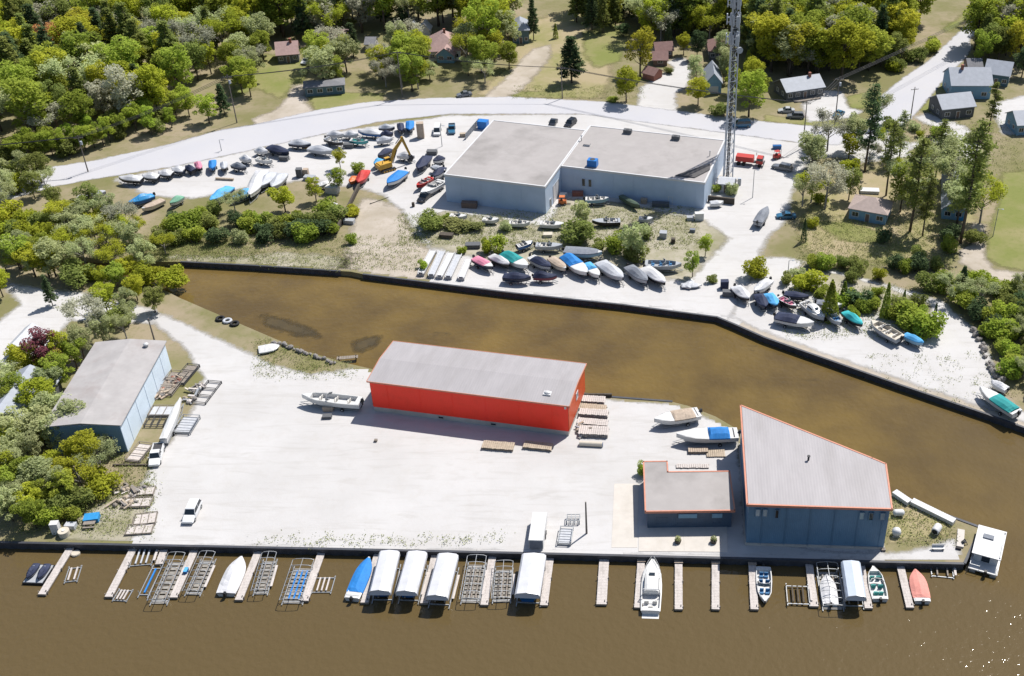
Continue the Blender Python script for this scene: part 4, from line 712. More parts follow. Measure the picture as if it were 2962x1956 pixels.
# ---- single trees and shrubs: (kind, tile, x, y of the foot, height, leaf, spread, label)
ONE = [
 ('broad', 'A', 1900, 1120, 8, 'leaf_bright', 1.15, 'bright green rounded tree standing alone beside the road, upper left'),
 ('pine', 'A', 2040, 1040, 9, 'leaf_dark', 1.0, 'dark conifer right behind the bright rounded roadside tree'),
 ('broad', 'B', 620, 800, 12, 'leaf_pale', 1.2, 'large pale tree overhanging the low dark cabin trailer'),
 ('broad', 'B', 740, 770, 8, 'leaf_green', 1.1, 'smaller green tree at the right end of the dark cabin trailer'),
 ('pine', 'B', 890, 520, 11, 'leaf_dark', 1.1, 'dark conifer beside the top of the stony drive'),
 ('broad', 'B', 1150, 720, 10, 'leaf_yellow', 1.0, 'yellow-green tree right of the stony drive'),
 ('bare', 'B', 1330, 800, 9, 'leaf_grey', 1.0, 'grey bare tree by the road in front of the pink bungalow'),
 ('broad', 'B', 1420, 830, 11, 'leaf_green', 1.05, 'tall fresh green tree by the road, left front of the pink bungalow'),
 ('broad', 'B', 1360, 560, 9, 'leaf_pale', 1.2, 'pale tree against the left side of the pink bungalow'),
 ('broad', 'B', 1580, 720, 5.5, 'leaf_pale', 1.4, 'low spreading pale tree on the lawn of the pink bungalow'),
 ('broad', 'B', 1990, 560, 8, 'leaf_green', 1.0, 'green tree touching the right side of the pink bungalow'),
 ('broad', 'B', 2090, 500, 17, 'leaf_bright', 0.95, 'tallest bright green tree right of the pink bungalow'),
 ('broad', 'B', 2260, 430, 14, 'leaf_yellow', 0.9, 'yellow-green tree next to the tallest bright tree'),
 ('bare', 'B', 2080, 760, 8, 'leaf_pale', 1.1, 'thin budding tree beside the sandy drive'),
 ('broad', 'B', 1930, 690, 6, 'leaf_pale', 1.2, 'low pale tree between bungalow lawn and sandy drive'),
 ('pine', 'C', 545, 750, 14, 'leaf_dark', 1.35, 'big spreading pine with a dark shadow on the dry lawn'),
 ('cedar', 'C', 400, 350, 5, 'leaf_green', .8, 'small cone-shaped cedar by the end of the sandy drive'),
 ('pine', 'C', 200, 360, 14, 'leaf_dark', .7, 'slim dark pine beside the blue-grey house at the sandy drive'),
 ('pine', 'C', 730, 290, 15, 'leaf_dark', .8, 'dark pine at the head of the lawn, left of two'),
 ('pine', 'C', 830, 300, 14, 'leaf_mid', .8, 'pine at the head of the lawn, right of two'),
 ('pine', 'C', 940, 250, 13, 'leaf_mid', .9, 'conifer at the top of the lawn in front of the dark cottage'),
 ('broad', 'C', 1010, 330, 4, 'leaf_dark', 1.6, 'dark round low tree at the top edge of the lawn'),
 ('broad', 'C', 1165, 690, 14, 'leaf_gold', .95, 'large golden-yellow tree left of the brown-roofed sheds'),
 ('broad', 'C', 1040, 930, 10, 'leaf_yellow', 1.0, 'leaning yellow-green tree on the road verge by the white drive'),
 ('shrub', 'C', 920, 930, 1.6, 'leaf_green', 1.6, 'low green bush left of the leaning roadside tree'),
 ('cedar', 'C', 1600, 350, 9, 'leaf_dark', .9, 'dark pointed cedar behind the brown-roofed sheds'),
 ('cedar', 'C', 1420, 410, 9, 'leaf_dark', .7, 'slim dark cedar directly behind the brown-roofed shed'),
 ('broad', 'C', 1560, 500, 7, 'leaf_yellow', 1.0, 'yellow-green tree between the brown shed and brown bungalow'),
 ('broad', 'C', 1680, 540, 9, 'leaf_dark', .8, 'dark tree at the left end of the brown-roofed bungalow'),
 ('shrub', 'C', 1420, 670, 2.0, 'leaf_mid', 1.2, 'round dark bush at the bend of the white drive'),
 ('broad', 'C', 1670, 790, 9, 'leaf_pale', .9, 'pale tree leaning on the tall blue-grey barn'),
 ('broad', 'C', 1690, 960, 8, 'leaf_yellow', 1.1, 'drooping yellow-green tree with a shadow on the road'),
 ('broad', 'C', 1920, 760, 8, 'leaf_pale', .7, 'slim pale tree between barn and cell tower'),
 ('shrub', 'C', 1860, 1050, 3.6, 'leaf_mid', 1.3, 'olive bush by the road just left of the cell tower'),
 ('broad', 'C', 2150, 1060, 13, 'leaf_bright', 1.1, 'big bright green tree just right of the cell tower'),
 ('cedar', 'C', 2140, 660, 7, 'leaf_green', 1.0, 'green cone-shaped cedar right of the tower, behind the big tree'),
 ('broad', 'D', 220, 700, 17, 'leaf_gold', 1.0, 'huge golden tree behind the long low house'),
 ('broad', 'D', 60, 640, 15, 'leaf_yellow', 1.0, 'tall yellow-green tree left behind the long low house'),
 ('broad', 'D', 480, 690, 14, 'leaf_yellow', .9, 'yellow-green tree at the right end of the long low house'),
 ('broad', 'D', 850, 480, 14, 'leaf_grey', 1.1, 'dead-looking grey-brown tree in the wood by the side road'),
 ('broad', 'D', 1150, 480, 16, 'leaf_gold', 1.1, 'big golden tree beside the side road'),
 ('broad', 'D', 850, 640, 10, 'leaf_mid', 1.2, 'olive tree behind the power lines, right of the long house'),
 ('broad', 'D', 1050, 600, 9, 'leaf_mid', 1.1, 'olive tree under the power lines by the side road'),
 ('shrub', 'D', 1190, 640, 3.5, 'leaf_yellow', 1.4, 'yellow-green bush on the verge of the side road, lower one'),
 ('shrub', 'D', 1350, 560, 4, 'leaf_mid', 1.3, 'bush on the verge of the side road, middle one'),
 ('shrub', 'D', 1480, 460, 5, 'leaf_green', 1.2, 'bush on the verge of the side road, upper one'),
 ('broad', 'D', 1960, 600, 11, 'leaf_green', 1.0, 'green tree left of three behind the house right of the side road'),
 ('broad', 'D', 2110, 580, 11, 'leaf_mid', 1.0, 'middle tree of three behind the house right of the side road'),
 ('broad', 'D', 2270, 600, 13, 'leaf_gold', 1.0, 'golden-green tree at the right edge behind the dark-walled house'),
 ('broad', 'D', 2330, 700, 9, 'leaf_dark', 1.0, 'dark tree at the right edge by the dark-walled house'),
 ('tall', 'D', 905, 1560, 23, 'leaf_dark', 1.1, 'tall dark pine left of four in the pine grove, by the road'),
 ('tall', 'H', 1100, 270, 19, 'leaf_mid', 1.1, 'second tall pine of the grove, leaning, behind the blue summer house'),
 ('tall', 'H', 1315, 600, 23, 'leaf_mid', 1.2, 'tall pine right of the blue summer house, sparse crown'),
 ('tall', 'H', 1430, 640, 15, 'leaf_mid', 1.1, 'shorter pine right next to the sparse-crowned tall one'),
 ('tall', 'H', 1775, 700, 29, 'leaf_mid', 1.15, 'tallest pine of the grove, at its right end by the lane'),
 ('tall', 'D', 2030, 1200, 14, 'leaf_mid', 1.3, 'pine beside the drive of the big grey house'),
 ('tall', 'D', 1215, 1480, 14, 'leaf_pale', 1.3, 'thin pale pine near the road, inside the grove'),
 ('tall', 'H', 1550, 100, 15, 'leaf_mid', 1.3, 'pine in front of the small brown shed'),
 ('bare', 'H', 545, 390, 13, 'leaf_grey', 1.0, 'bare grey tree at the corner of the yard entrance, taller one'),
 ('bare', 'H', 340, 370, 9, 'leaf_pale', 1.0, 'bare budding tree at the yard corner, shorter one'),
 ('bare', 'H', 420, 330, 8, 'leaf_yellow', 1.2, 'thin yellow-green tree at the yard corner by the road'),
 ('broad', 'H', 760, 310, 8, 'leaf_mid', .95, 'round olive tree on a thick trunk left of the blue summer house'),
 ('shrub', 'H', 490, 340, 3, 'leaf_yellow', 1.0, 'yellow bush at the foot of the bare grey tree'),
 ('broad', 'D', 760, 1440, 7, 'leaf_yellow', 1.1, 'small yellow-green tree by the road, left of the pine grove'),
 ('shrub', 'D', 440, 1370, 3.5, 'leaf_mid', 1.0, 'bush at the road corner above the yard entrance'),
 ('shrub', 'D', 1545, 1240, 3.4, 'leaf_green', 1.1, 'round green bush on the island between the lanes'),
 ('shrub', 'D', 1370, 1180, 2.2, 'leaf_pale', 1.4, 'pale low bush on the island between the lanes'),
 ('shrub', 'D', 1890, 1270, 2.6, 'leaf_pale', 1.5, 'pale bush right of the lane junction'),
 ('shrub', 'D', 1400, 1240, 1.8, 'leaf_yellow', 1.2, 'small yellow bush on the island between the lanes'),
 ('shrub', 'D', 1020, 960, 2.4, 'leaf_green', 1.2, 'green bush at the mouth of the side road'),
 ('shrub', 'D', 1090, 1150, 3.0, 'leaf_mid', 1.4, 'bush below the mouth of the side road'),
 ('bare', 'D', 1000, 1120, 10, 'leaf_pale', 1.0, 'pale budding tree below the mouth of the side road'),
 ('bare', 'H', 1700, 300, 14, 'leaf_pale', 1.0, 'pale bare tree beside the grey cottage in the grove'),
 ('bare', 'H', 1950, 520, 12, 'leaf_yellow', 1.0, 'yellow-green budding tree at the lane on the right'),
 ('shrub', 'H', 1700, 690, 4.0, 'leaf_dark', 1.2, 'dark bush at the foot of the tallest pine'),
 ('shrub', 'H', 1880, 690, 3.4, 'leaf_mid', 1.2, 'bush right of the tallest pine'),
 ('shrub', 'H', 1080, 700, 3.5, 'leaf_dark', .9, 'dark upright bush at the right end of the green plot'),
 ('cedar', 'H', 350, 690, 6, 'leaf_dark', .5, 'dark slim cedar at the left end of the green plot'),
 ('shrub', 'H', 440, 560, 2.2, 'leaf_yellow', 1.2, 'yellow bush on the left of the green plot'),
 ('shrub', 'H', 550, 920, 3.6, 'leaf_green', 1.0, 'green bush above the gravel lane, left one'),
 ('shrub', 'H', 850, 950, 3.4, 'leaf_mid', 1.1, 'green bush above the gravel lane, middle one'),
 ('shrub', 'H', 1030, 1040, 3.0, 'leaf_yellow', .8, 'yellow bush above the gravel lane'),
 ('shrub', 'H', 1480, 1110, 4.0, 'leaf_mid', 1.0, 'bush above the bend of the gravel lane'),
 ('cedar', 'H', 1780, 1130, 6, 'leaf_dark', 1.1, 'dark cone-shaped cedar above the bend of the lane'),
 ('shrub', 'H', 390, 1150, 4.6, 'leaf_yellow', 1.3, 'large yellow-green bush behind the row of boats on the right lot'),
 ('shrub', 'H', 170, 1060, 3.0, 'leaf_mid', .9, 'bush beside the lane, left end of the right lot'),
 ('cedar', 'H', 600, 1200, 4.6, 'leaf_bright', .9, 'small bright cedar behind the boats, first from the left'),
 ('cedar', 'H', 710, 1240, 5.2, 'leaf_green', .9, 'small green cedar behind the boats, second from the left'),
 ('shrub', 'H', 850, 1250, 4.2, 'leaf_dark', 1.1, 'dark green bush right of the small cedars'),
 ('shrub', 'H', 950, 1290, 3.4, 'leaf_green', 1.0, 'green bush above the teal-covered boat'),
 ('cedar', 'H', 1085, 1380, 8.5, 'leaf_green', .55, 'tallest slim columnar cedar behind the boats'),
 ('shrub', 'H', 1200, 1360, 3.8, 'leaf_mid', 1.2, 'bush right of the slim columnar cedar'),
 ('cedar', 'H', 1250, 1290, 4.5, 'leaf_mid', .6, 'small slim cedar at the lane, right of the columnar one'),
 ('cedar', 'H', 1420, 1320, 4.2, 'leaf_mid', .5, 'thin cedar at the right end of the planted strip'),
 ('cedar', 'H', 1530, 1430, 5.0, 'leaf_dark', .5, 'thin dark cedar at the tip of the planted strip'),
 ('shrub', 'H', 1340, 1440, 4.4, 'leaf_green', 1.3, 'green bush near the right end of the planted strip'),
 ('shrub', 'H', 1490, 1560, 4.8, 'leaf_bright', 1.2, 'bright bush at the right tip of the planted strip'),
 ('shrub', 'G', 585, 700, 5.0, 'leaf_mid', 1.3, 'dark rounded bush on the rough verge, left of the big one'),
 ('broad', 'G', 1100, 870, 9.5, 'leaf_pale', 1.0, 'big pale green tree among the stored boats'),
 ('shrub', 'G', 970, 790, 4.5, 'leaf_green', 1.0, 'green bush leaning on the big pale tree'),
 ('shrub', 'G', 1150, 850, 4.0, 'leaf_mid', 1.3, 'olive bush in front of the big pale tree'),
 ('broad', 'G', 640, 560, 6.5, 'leaf_pale', .9, 'thin pale tree in front of the hall, right of the garage door'),
 ('broad', 'G', 1640, 1010, 6.2, 'leaf_bright', .8, 'bright upright bush beside the dinghies at the canal'),
 ('broad', 'G', 1755, 820, 5.2, 'leaf_bright', .9, 'bright small tree above the upright bush'),
 ('shrub', 'G', 1810, 1050, 1.7, 'leaf_mid', 1.2, 'small round bush near the corner of the boat yard'),
 ('shrub', 'G', 2190, 990, 4.2, 'leaf_yellow', 1.1, 'round yellow-green bush between the two lots'),
 ('shrub', 'G', 1240, 660, 2.4, 'leaf_mid', 1.0, 'small dark bush right of the big pale tree'),
 ('shrub', 'G', 1990, 270, 3.0, 'leaf_pale', .9, 'pale bush above the dark retaining wall'),
 ('shrub', 'G', 1850, 240, 2.4, 'leaf_green', .9, 'green bush at the right end of the grey hall'),
 ('shrub', 'G', 760, 760, 2.8, 'leaf_mid', 1.2, 'low bush below the dark rounded one'),
 ('shrub', 'F', 1560, 570, 4.2, 'leaf_mid', 1.3, 'bush at the top of the sandy ramp'),
 ('shrub', 'F', 1720, 480, 1.6, 'leaf_green', 1.2, 'small bush in front of the hall, left'),
 ('shrub', 'F', 1840, 560, 2.2, 'leaf_weed', 2.2, 'flat olive weeds mound in front of the hall'),
 ('shrub', 'F', 1960, 590, 2.0, 'leaf_weed', 2.0, 'second olive weeds mound in front of the hall'),
 ('shrub', 'F', 2070, 790, 4.0, 'leaf_yellow', .7, 'upright yellow bush behind the pink and white boat'),
 ('shrub', 'F', 2200, 790, 4.2, 'leaf_bright', .8, 'bright upright bush behind the white-covered boat'),
 ('shrub', 'F', 2250, 590, 2.2, 'leaf_pale', 1.2, 'pale bush on the rough verge by the white cabin tops'),
 ('shrub', 'F', 870, 700, 2.6, 'leaf_bright', .8, 'small bright bush at the left edge of the sandy ramp'),
 ('shrub', 'F', 1500, 940, 2.4, 'leaf_bright', 1.0, 'bright bush left of the white gangway stack'),
 ('shrub', 'F', 1870, 800, 1.6, 'leaf_bright', 1.2, 'low bright bush above the white gangway stack'),
 ('broad', 'F', 750, 230, 6, 'leaf_bright', .9, 'bright green tree left of the red-covered boat'),
 ('broad', 'B', 770, 1530, 5.5, 'leaf_gold', .9, 'small golden tree in the middle of the boat yard, left'),
 ('shrub', 'B', 930, 1560, 2.8, 'leaf_green', 1.0, 'small bush just above the red-covered boat'),
 ('broad', 'F', 270, 420, 6.5, 'leaf_yellow', 1.3, 'yellow-green round tree below the grey covered boats'),
 ('broad', 'F', 550, 330, 6, 'leaf_yellow', 1.1, 'yellow-green round tree left of the small white trailer'),
 ('shrub', 'F', 620, 470, 4.5, 'leaf_green', 1.2, 'green bush beside the timber crib wall'),
 ('shrub', 'F', 850, 450, 2.6, 'leaf_yellow', 1.5, 'yellow weeds bush right of the timber crib wall'),
 ('shrub', 'M', 620, 350, 2.8, 'leaf_green', 1.1, 'green bush beside the blue tarp at the front seawall'),
 ('shrub', 'K', 1205, 1290, 2.6, 'leaf_green', .7, 'green bush at the back left corner of the low shop'),
 ('broad', 'I', 470, 330, 8.5, 'leaf_purple', 1.15, 'dark purple-leaved tree behind the blue hall'),
 ('pine', 'E', 480, 1270, 7.5, 'leaf_dark', .8, 'dark conifer on the sandy drive at the left'),
 ('bare', 'E', 870, 1560, 10, 'leaf_grey', 1.1, 'large bare grey tree behind the blue hall'),
 ('bare', 'E', 1150, 620, 9, 'leaf_grey', 1.1, 'grey bare tree on the left bank of the canal'),
 ('broad', 'E', 1410, 1330, 5.5, 'leaf_mid', 1.1, 'olive tree at the head of the canal, south bank'),
]
for kind, t_, x, y, h, leaf, sp, lab in ONE: tree(kind, Q(t_, x, y), h, leaf, lab, None, sp)
# thickets whose members look alike: one object per shrub or tree, one label per thicket
def fit(label, fx, fy):
    a = ', left' if fx < .25 else ', left of centre' if fx < .5 else ', right of centre' if fx < .75 else ', right'; b = ' rear' if fy < .4 else ' front' if fy > .6 else ''
    for s in (a+b, a, ', left' if fx < .5 else ', right'):
        if len((label+s).split()) <= 16: return label+s
    return label
def thicket(tiles, kinds, hr, where, group, sp=(.9, 1.3)):
    xs_ = sorted(q(t_, x, y)[0] for t_, x, y in tiles); ys_ = sorted(q(t_, x, y)[1] for t_, x, y in tiles)
    for (t_, x, y) in tiles:
        fx = sum(v < q(t_, x, y)[0] for v in xs_)/len(xs_); fy = sum(v < q(t_, x, y)[1] for v in ys_)/len(ys_)
        k, lf = random.choice(kinds); ds = {'leaf_dark': 'dark green', 'leaf_mid': 'olive green', 'leaf_green': 'fresh green', 'leaf_yellow': 'yellow-green', 'leaf_pale': 'pale green', 'leaf_bright': 'bright green'}[lf]
        label = ds+' '+{'shrub': 'bush', 'broad': 'small tree', 'bare': 'thin tree'}[k]+' '+where
        label = fit(label, fx, fy); tree(k, Q(t_, x, y), random.uniform(*hr)*(1.0 if k == 'shrub' else 1.5), lf, label, group, random.uniform(*sp))
thicket([('E', x, y) for x, y in ((1480, 690), (1600, 700), (1760, 700), (1960, 690), (2200, 690), (1560, 600), (1700, 590), (1880, 580), (2150, 560), (2290, 600), (1650, 500), (1820, 490), (1990, 440), (2140, 430))],
        [('shrub', 'leaf_dark'), ('shrub', 'leaf_mid'), ('shrub', 'leaf_mid'), ('shrub', 'leaf_green'), ('bare', 'leaf_pale'), ('shrub', 'leaf_pale')], (3.2, 5.2), 'in the thicket between the stored boats and the canal', 'shrub thicket on the north bank')
thicket([('F', x, y) for x, y in ((40, 640), (120, 680), (230, 660), (330, 640), (470, 660), (560, 640), (650, 620), (700, 560), (180, 560), (320, 540), (430, 560), (600, 560), (60, 540))],
        [('shrub', 'leaf_dark'), ('shrub', 'leaf_mid'), ('shrub', 'leaf_green')], (3.2, 5.0), 'in the thicket left of the sandy ramp', 'shrub thicket left of the ramp')
thicket([('E', x, y) for x, y in ((80, 640), (200, 660), (330, 690), (430, 720), (560, 740), (680, 720), (800, 740), (120, 520), (280, 540), (420, 560), (600, 560), (760, 560), (900, 600), (60, 300), (180, 260), (320, 300), (430, 240), (120, 140), (260, 120), (380, 160), (20, 180), (520, 420), (660, 470), (860, 450), (1000, 520), (880, 700), (980, 740), (1100, 760), (1260, 700), (60, 420))],
        [('broad', 'leaf_green'), ('broad', 'leaf_pale'), ('bare', 'leaf_pale'), ('bare', 'leaf_yellow'), ('broad', 'leaf_mid'), ('shrub', 'leaf_mid'), ('shrub', 'leaf_yellow')], (4.2, 5.8), 'in the mixed copse at the left tip of the north lot', 'copse at the head of the canal')
thicket([('E', x, y) for x, y in ((60, 960), (180, 940), (320, 1010), (450, 1020), (620, 1010), (760, 1040), (880, 1010), (960, 1140), (1080, 1120), (1180, 1040), (1280, 1080), (1440, 1040), (1560, 1080), (980, 1340), (1120, 1440), (1180, 1330), (30, 1190), (1250, 1220))],
        [('broad', 'leaf_yellow'), ('broad', 'leaf_pale'), ('shrub', 'leaf_yellow'), ('bare', 'leaf_pale'), ('broad', 'leaf_green'), ('shrub', 'leaf_mid')], (3.4, 5.0), 'along the creek at the left', 'creekside growth at the left')
thicket([('I', x, y) for x, y in ((770, 250), (700, 330), (600, 330), (360, 380), (250, 420), (560, 520), (480, 620), (420, 760), (330, 850), (500, 880), (620, 900), (720, 960), (820, 1060), (900, 1150), (940, 1290), (800, 1240), (700, 1120), (560, 1080), (420, 1030), (280, 1020), (140, 1000), (60, 1130), (200, 1180), (340, 1230), (480, 1330), (620, 1400), (760, 1430), (300, 1420), (140, 1340), (40, 1420), (980, 1420), (180, 700), (60, 780), (950, 120), (1150, 60), (40, 560))],
        [('broad', 'leaf_yellow'), ('broad', 'leaf_pale'), ('broad', 'leaf_green'), ('broad', 'leaf_pale'), ('bare', 'leaf_pale'), ('shrub', 'leaf_yellow'), ('bare', 'leaf_yellow')], (3.3, 5.2), 'in the overgrown strip left of the blue hall', 'overgrown strip at the left edge')
thicket([('M', x, y) for x, y in ((60, 180), (200, 230), (320, 260), (420, 200), (520, 260), (640, 170), (740, 190), (440, 350), (330, 400), (120, 340), (560, 120), (250, 100), (40, 60), (400, 60))],
        [('broad', 'leaf_green'), ('shrub', 'leaf_bright'), ('broad', 'leaf_yellow'), ('shrub', 'leaf_mid'), ('broad', 'leaf_pale')], (3.0, 4.4), 'at the lower left, just behind the front seawall', 'growth behind the seawall, lower left')
thicket([('H', x, y) for x, y in ((1640, 1130), (1700, 1220), (1760, 1280), (1850, 1200), (1880, 1110), (1950, 1260), (2060, 1180), (2120, 1130), (2200, 1180), (2280, 1140), (2340, 1200), (2150, 1290), (2250, 1300), (2340, 1330), (1960, 1380), (2050, 1400), (2150, 1420), (2260, 1450), (2340, 1470), (2060, 1520), (2180, 1550), (2300, 1560))]+[('L', x, y) for x, y in ((2040, 60), (2150, 80), (2260, 60), (2340, 120), (2120, 180), (2230, 220), (2330, 260), (2190, 310), (2290, 360), (2240, 420), (2340, 420), (2400, 520), (2480, 300))],
        [('shrub', 'leaf_mid'), ('shrub', 'leaf_green'), ('shrub', 'leaf_bright'), ('shrub', 'leaf_dark'), ('bare', 'leaf_pale')], (2.8, 4.4), 'in the dense growth right of the curving gravel lane', 'bushes right of the curving lane')
thicket([('A', x, y) for x, y in ((1180, 1010), (1300, 1120), (1420, 1190), (1500, 1080), (1560, 1160), (1080, 1250), (940, 1320), (700, 1380), (560, 1400), (400, 1420), (1000, 1290), (860, 1340), (780, 1370), (640, 1400), (480, 1410), (300, 1430), (180, 1450), (60, 1460), (1240, 1180), (1380, 1230), (1130, 1230), (1600, 1050), (1680, 980), (1720, 1060), (1000, 1180), (820, 1260), (640, 1310), (460, 1350), (280, 1380), (120, 1400))],
        [('broad', 'leaf_bright'), ('broad', 'leaf_green'), ('shrub', 'leaf_mid')], (3.6, 5.2), 'at the roadside edge of the left wood', 'roadside edge of the left wood')
# garden and roadside trees between the houses: scattered over their plots, one object each
def scatter(tile, x0, y0, x1, y1, n, kinds, hr, where, group, sp=(.85, 1.2)):
    pts = []
    for _ in range(n*30):
        x, y = random.uniform(x0, x1), random.uniform(y0, y1); p = Q(tile, x, y)
        if all((p-o).length > 4.2 for o in pts): pts.append(p)
        if len(pts) == n: break
    xs_ = sorted(p.x for p in pts); ys_ = sorted(p.y for p in pts)
    for p in pts:
        fx = sum(v < p.x for v in xs_)/len(xs_); fy = 1-sum(v < p.y for v in ys_)/len(ys_)
        k, lf = random.choice(kinds); ds = {'leaf_dark': 'dark green', 'leaf_mid': 'olive green', 'leaf_green': 'fresh green', 'leaf_yellow': 'yellow-green', 'leaf_pale': 'pale green', 'leaf_bright': 'bright green', 'leaf_grey': 'greyish', 'leaf_gold': 'lime-yellow'}[lf]
        tree(k, p, random.uniform(*hr)*(.35 if k == 'shrub' else 1), lf, fit(ds+' '+{'shrub': 'bush', 'broad': 'leafy tree', 'bare': 'thin tree', 'pine': 'conifer', 'tall': 'pine', 'cedar': 'cedar'}[k]+' '+where, fx, fy), group, random.uniform(*sp))
LIME = [('broad', 'leaf_yellow'), ('broad', 'leaf_gold'), ('broad', 'leaf_green'), ('bare', 'leaf_yellow'), ('broad', 'leaf_pale')]; AIRY = [('bare', 'leaf_pale'), ('broad', 'leaf_pale'), ('bare', 'leaf_yellow'), ('bare', 'leaf_grey'), ('broad', 'leaf_green')]
scatter('A', 2060, 560, 2352, 900, 8, AIRY, (7, 11), 'left of the driveway on the upper left', 'trees left of the driveway')
scatter('B', 0, 330, 120, 560, 4, LIME+AIRY, (9, 13), 'left of the pink-roofed cottage', 'trees left of the pink-roofed cottage')
scatter('B', 480, 520, 830, 690, 6, AIRY, (8, 12), 'between pink-roofed cottage and dark cabin', 'trees above the dark cabin')
scatter('B', 1100, 480, 1560, 820, 12, LIME+AIRY, (8, 12), 'in the front garden left of the pink bungalow', 'trees left of the pink bungalow')
scatter('B', 1900, 420, 2300, 700, 9, LIME+AIRY, (8, 13), 'right of the pink bungalow', 'trees right of the pink bungalow')
scatter('C', 560, 40, 1200, 230, 14, [('pine', 'leaf_dark'), ('pine', 'leaf_mid'), ('broad', 'leaf_yellow'), ('tall', 'leaf_mid')], (12, 17), 'at the head of the long lawn', 'trees at the head of the lawn')
scatter('C', 1180, 60, 1500, 400, 9, LIME+[('pine', 'leaf_mid')], (10, 15), 'behind the brown-roofed sheds', 'trees behind the brown sheds')
scatter('C', 1520, 120, 2000, 420, 12, LIME+[('cedar', 'leaf_dark'), ('bare', 'leaf_grey')], (10, 15), 'behind the brown-roofed bungalow', 'trees behind the brown bungalow')
scatter('C', 1900, 540, 2200, 960, 6, LIME, (7, 11), 'around the foot of the barn and tower', 'trees around barn and tower')
scatter('D', 0, 420, 620, 690, 12, LIME+[('broad', 'leaf_mid')], (12, 17), 'behind the long low house', 'trees behind the long low house')
scatter('D', 620, 300, 1450, 640, 20, LIME+[('broad', 'leaf_mid'), ('shrub', 'leaf_mid')], (9, 14), 'in the belt left of the side road', 'tree belt left of the side road')
scatter('D', 1860, 120, 2352, 560, 12, LIME+[('broad', 'leaf_mid'), ('pine', 'leaf_mid')], (9, 14), 'behind the houses right of the side road', 'trees behind the right-hand houses')
scatter('D', 420, 1330, 1250, 1568, 8, AIRY+[('shrub', 'leaf_yellow')], (7, 12), 'by the road above the pine grove', 'trees by the road above the grove')
scatter('H', 1180, 40, 1950, 560, 9, AIRY+[('tall', 'leaf_mid'), ('shrub', 'leaf_mid'), ('tall', 'leaf_dark')], (9, 16), 'inside the pine grove on the right', 'trees inside the grove')
scatter('H', 1100, 760, 1700, 960, 5, [('shrub', 'leaf_dark'), ('shrub', 'leaf_mid'), ('shrub', 'leaf_green')], (8, 12), 'in the low growth right of the green plot', 'bushes right of the green plot')
scatter('H', 250, 900, 1340, 1080, 5, [('shrub', 'leaf_mid'), ('shrub', 'leaf_green'), ('shrub', 'leaf_pale')], (6, 9), 'on the bank above the gravel lane', 'bushes above the gravel lane')
scatter('E', 250, 800, 1560, 850, 12, LIME+AIRY, (5.5, 9), 'on the north bank of the narrow creek', 'trees on the creek bank')
scatter('E', 200, 950, 1400, 1010, 10, LIME+AIRY, (5.5, 9), 'on the south bank of the narrow creek', 'trees on the creek bank')
scatter('H', 500, 1180, 1480, 1400, 10, [('shrub', 'leaf_mid'), ('shrub', 'leaf_green'), ('cedar', 'leaf_green'), ('shrub', 'leaf_bright')], (7, 10), 'in the planted strip behind the right boats', 'bushes of the planted strip')
# weeds and grass tufts nobody could count
def tufts():
    cen = []
    for (t_, x0, y0, x1, y1, n) in (('G', 0, 380, 1700, 760, 1500), ('F', 1300, 430, 2352, 720, 900), ('E', 900, 640, 2352, 860, 1300), ('F', 0, 640, 1500, 950, 800), ('H', 300, 450, 1700, 950, 1500), ('H', 200, 1080, 1500, 1560, 700), ('J', 0, 60, 900, 420, 350), ('M', 200, 60, 1400, 470, 500), ('N', 0, 470, 2300, 565, 90), ('I', 900, 1100, 1400, 1560, 300), ('P', 1100, 100, 1750, 560, 250), ('L', 900, 200, 2352, 800, 200), ('D', 700, 1100, 2352, 1560, 900), ('C', 0, 780, 1200, 900, 300)):
        for _ in range(n):
            px, py = q(t_, random.uniform(x0, x1), random.uniform(y0, y1)); p = G(px, py)
            P = north_poly if (t_ in 'ABCDEFGH' or t_ == 'L') else south_poly
            if not inpoly(p.x, p.y, [(v.x, v.y) for v in P]): continue
            r = random.uniform(.2, .8); c = np.array((p.x, p.y, .0))+np.stack([rng.normal(size=9)*r, rng.normal(size=9)*r, rng.uniform(.04, .38, 9)], 1); cen.append(c)
    me = leaf_mesh('weeds', np.concatenate(cen), .13, .1); o = mk('weeds', me, 'leaf_weed'); tag(o, 'low weeds and grass tufts over the rough ground', 'weeds', kind='stuff')
tufts()
# boulders along the right bank of the lane and the south shore of the canal
def boulder(p, s, label, group):
    mb = MB(); mb.blob((0, 0, s*.35), (s*.6, s*.45, s*.45), 8, 5, .16); o = mb.build('boulder', 'rock'); o.location = p; o.rotation_euler = (0, 0, random.uniform(0, 6)); tag(o, label, 'boulder', group)
for x, y in ((1905, 40), (1930, 80), (1960, 130), (1975, 190), (1990, 240), (2015, 290), (2040, 330), (2060, 370), (2080, 400), (2100, 430), (1880, 10), (2120, 450)):
    for d in (0, 1): boulder(Q('L', x+d*random.uniform(10, 34), y+random.uniform(-16, 16)), random.uniform(.7, 1.5), 'grey boulder in the stone edging right of the curving lane', 'boulders along the lane')
for i in range(22):
    f_ = i/21; boulder(Q('J', 160+560*f_+random.uniform(-14, 14), 95+200*f_+random.uniform(-10, 14)), random.uniform(.5, 1.1), 'grey stone in the rubble edge of the canal left of the boathouse', 'rubble on the canal bank')
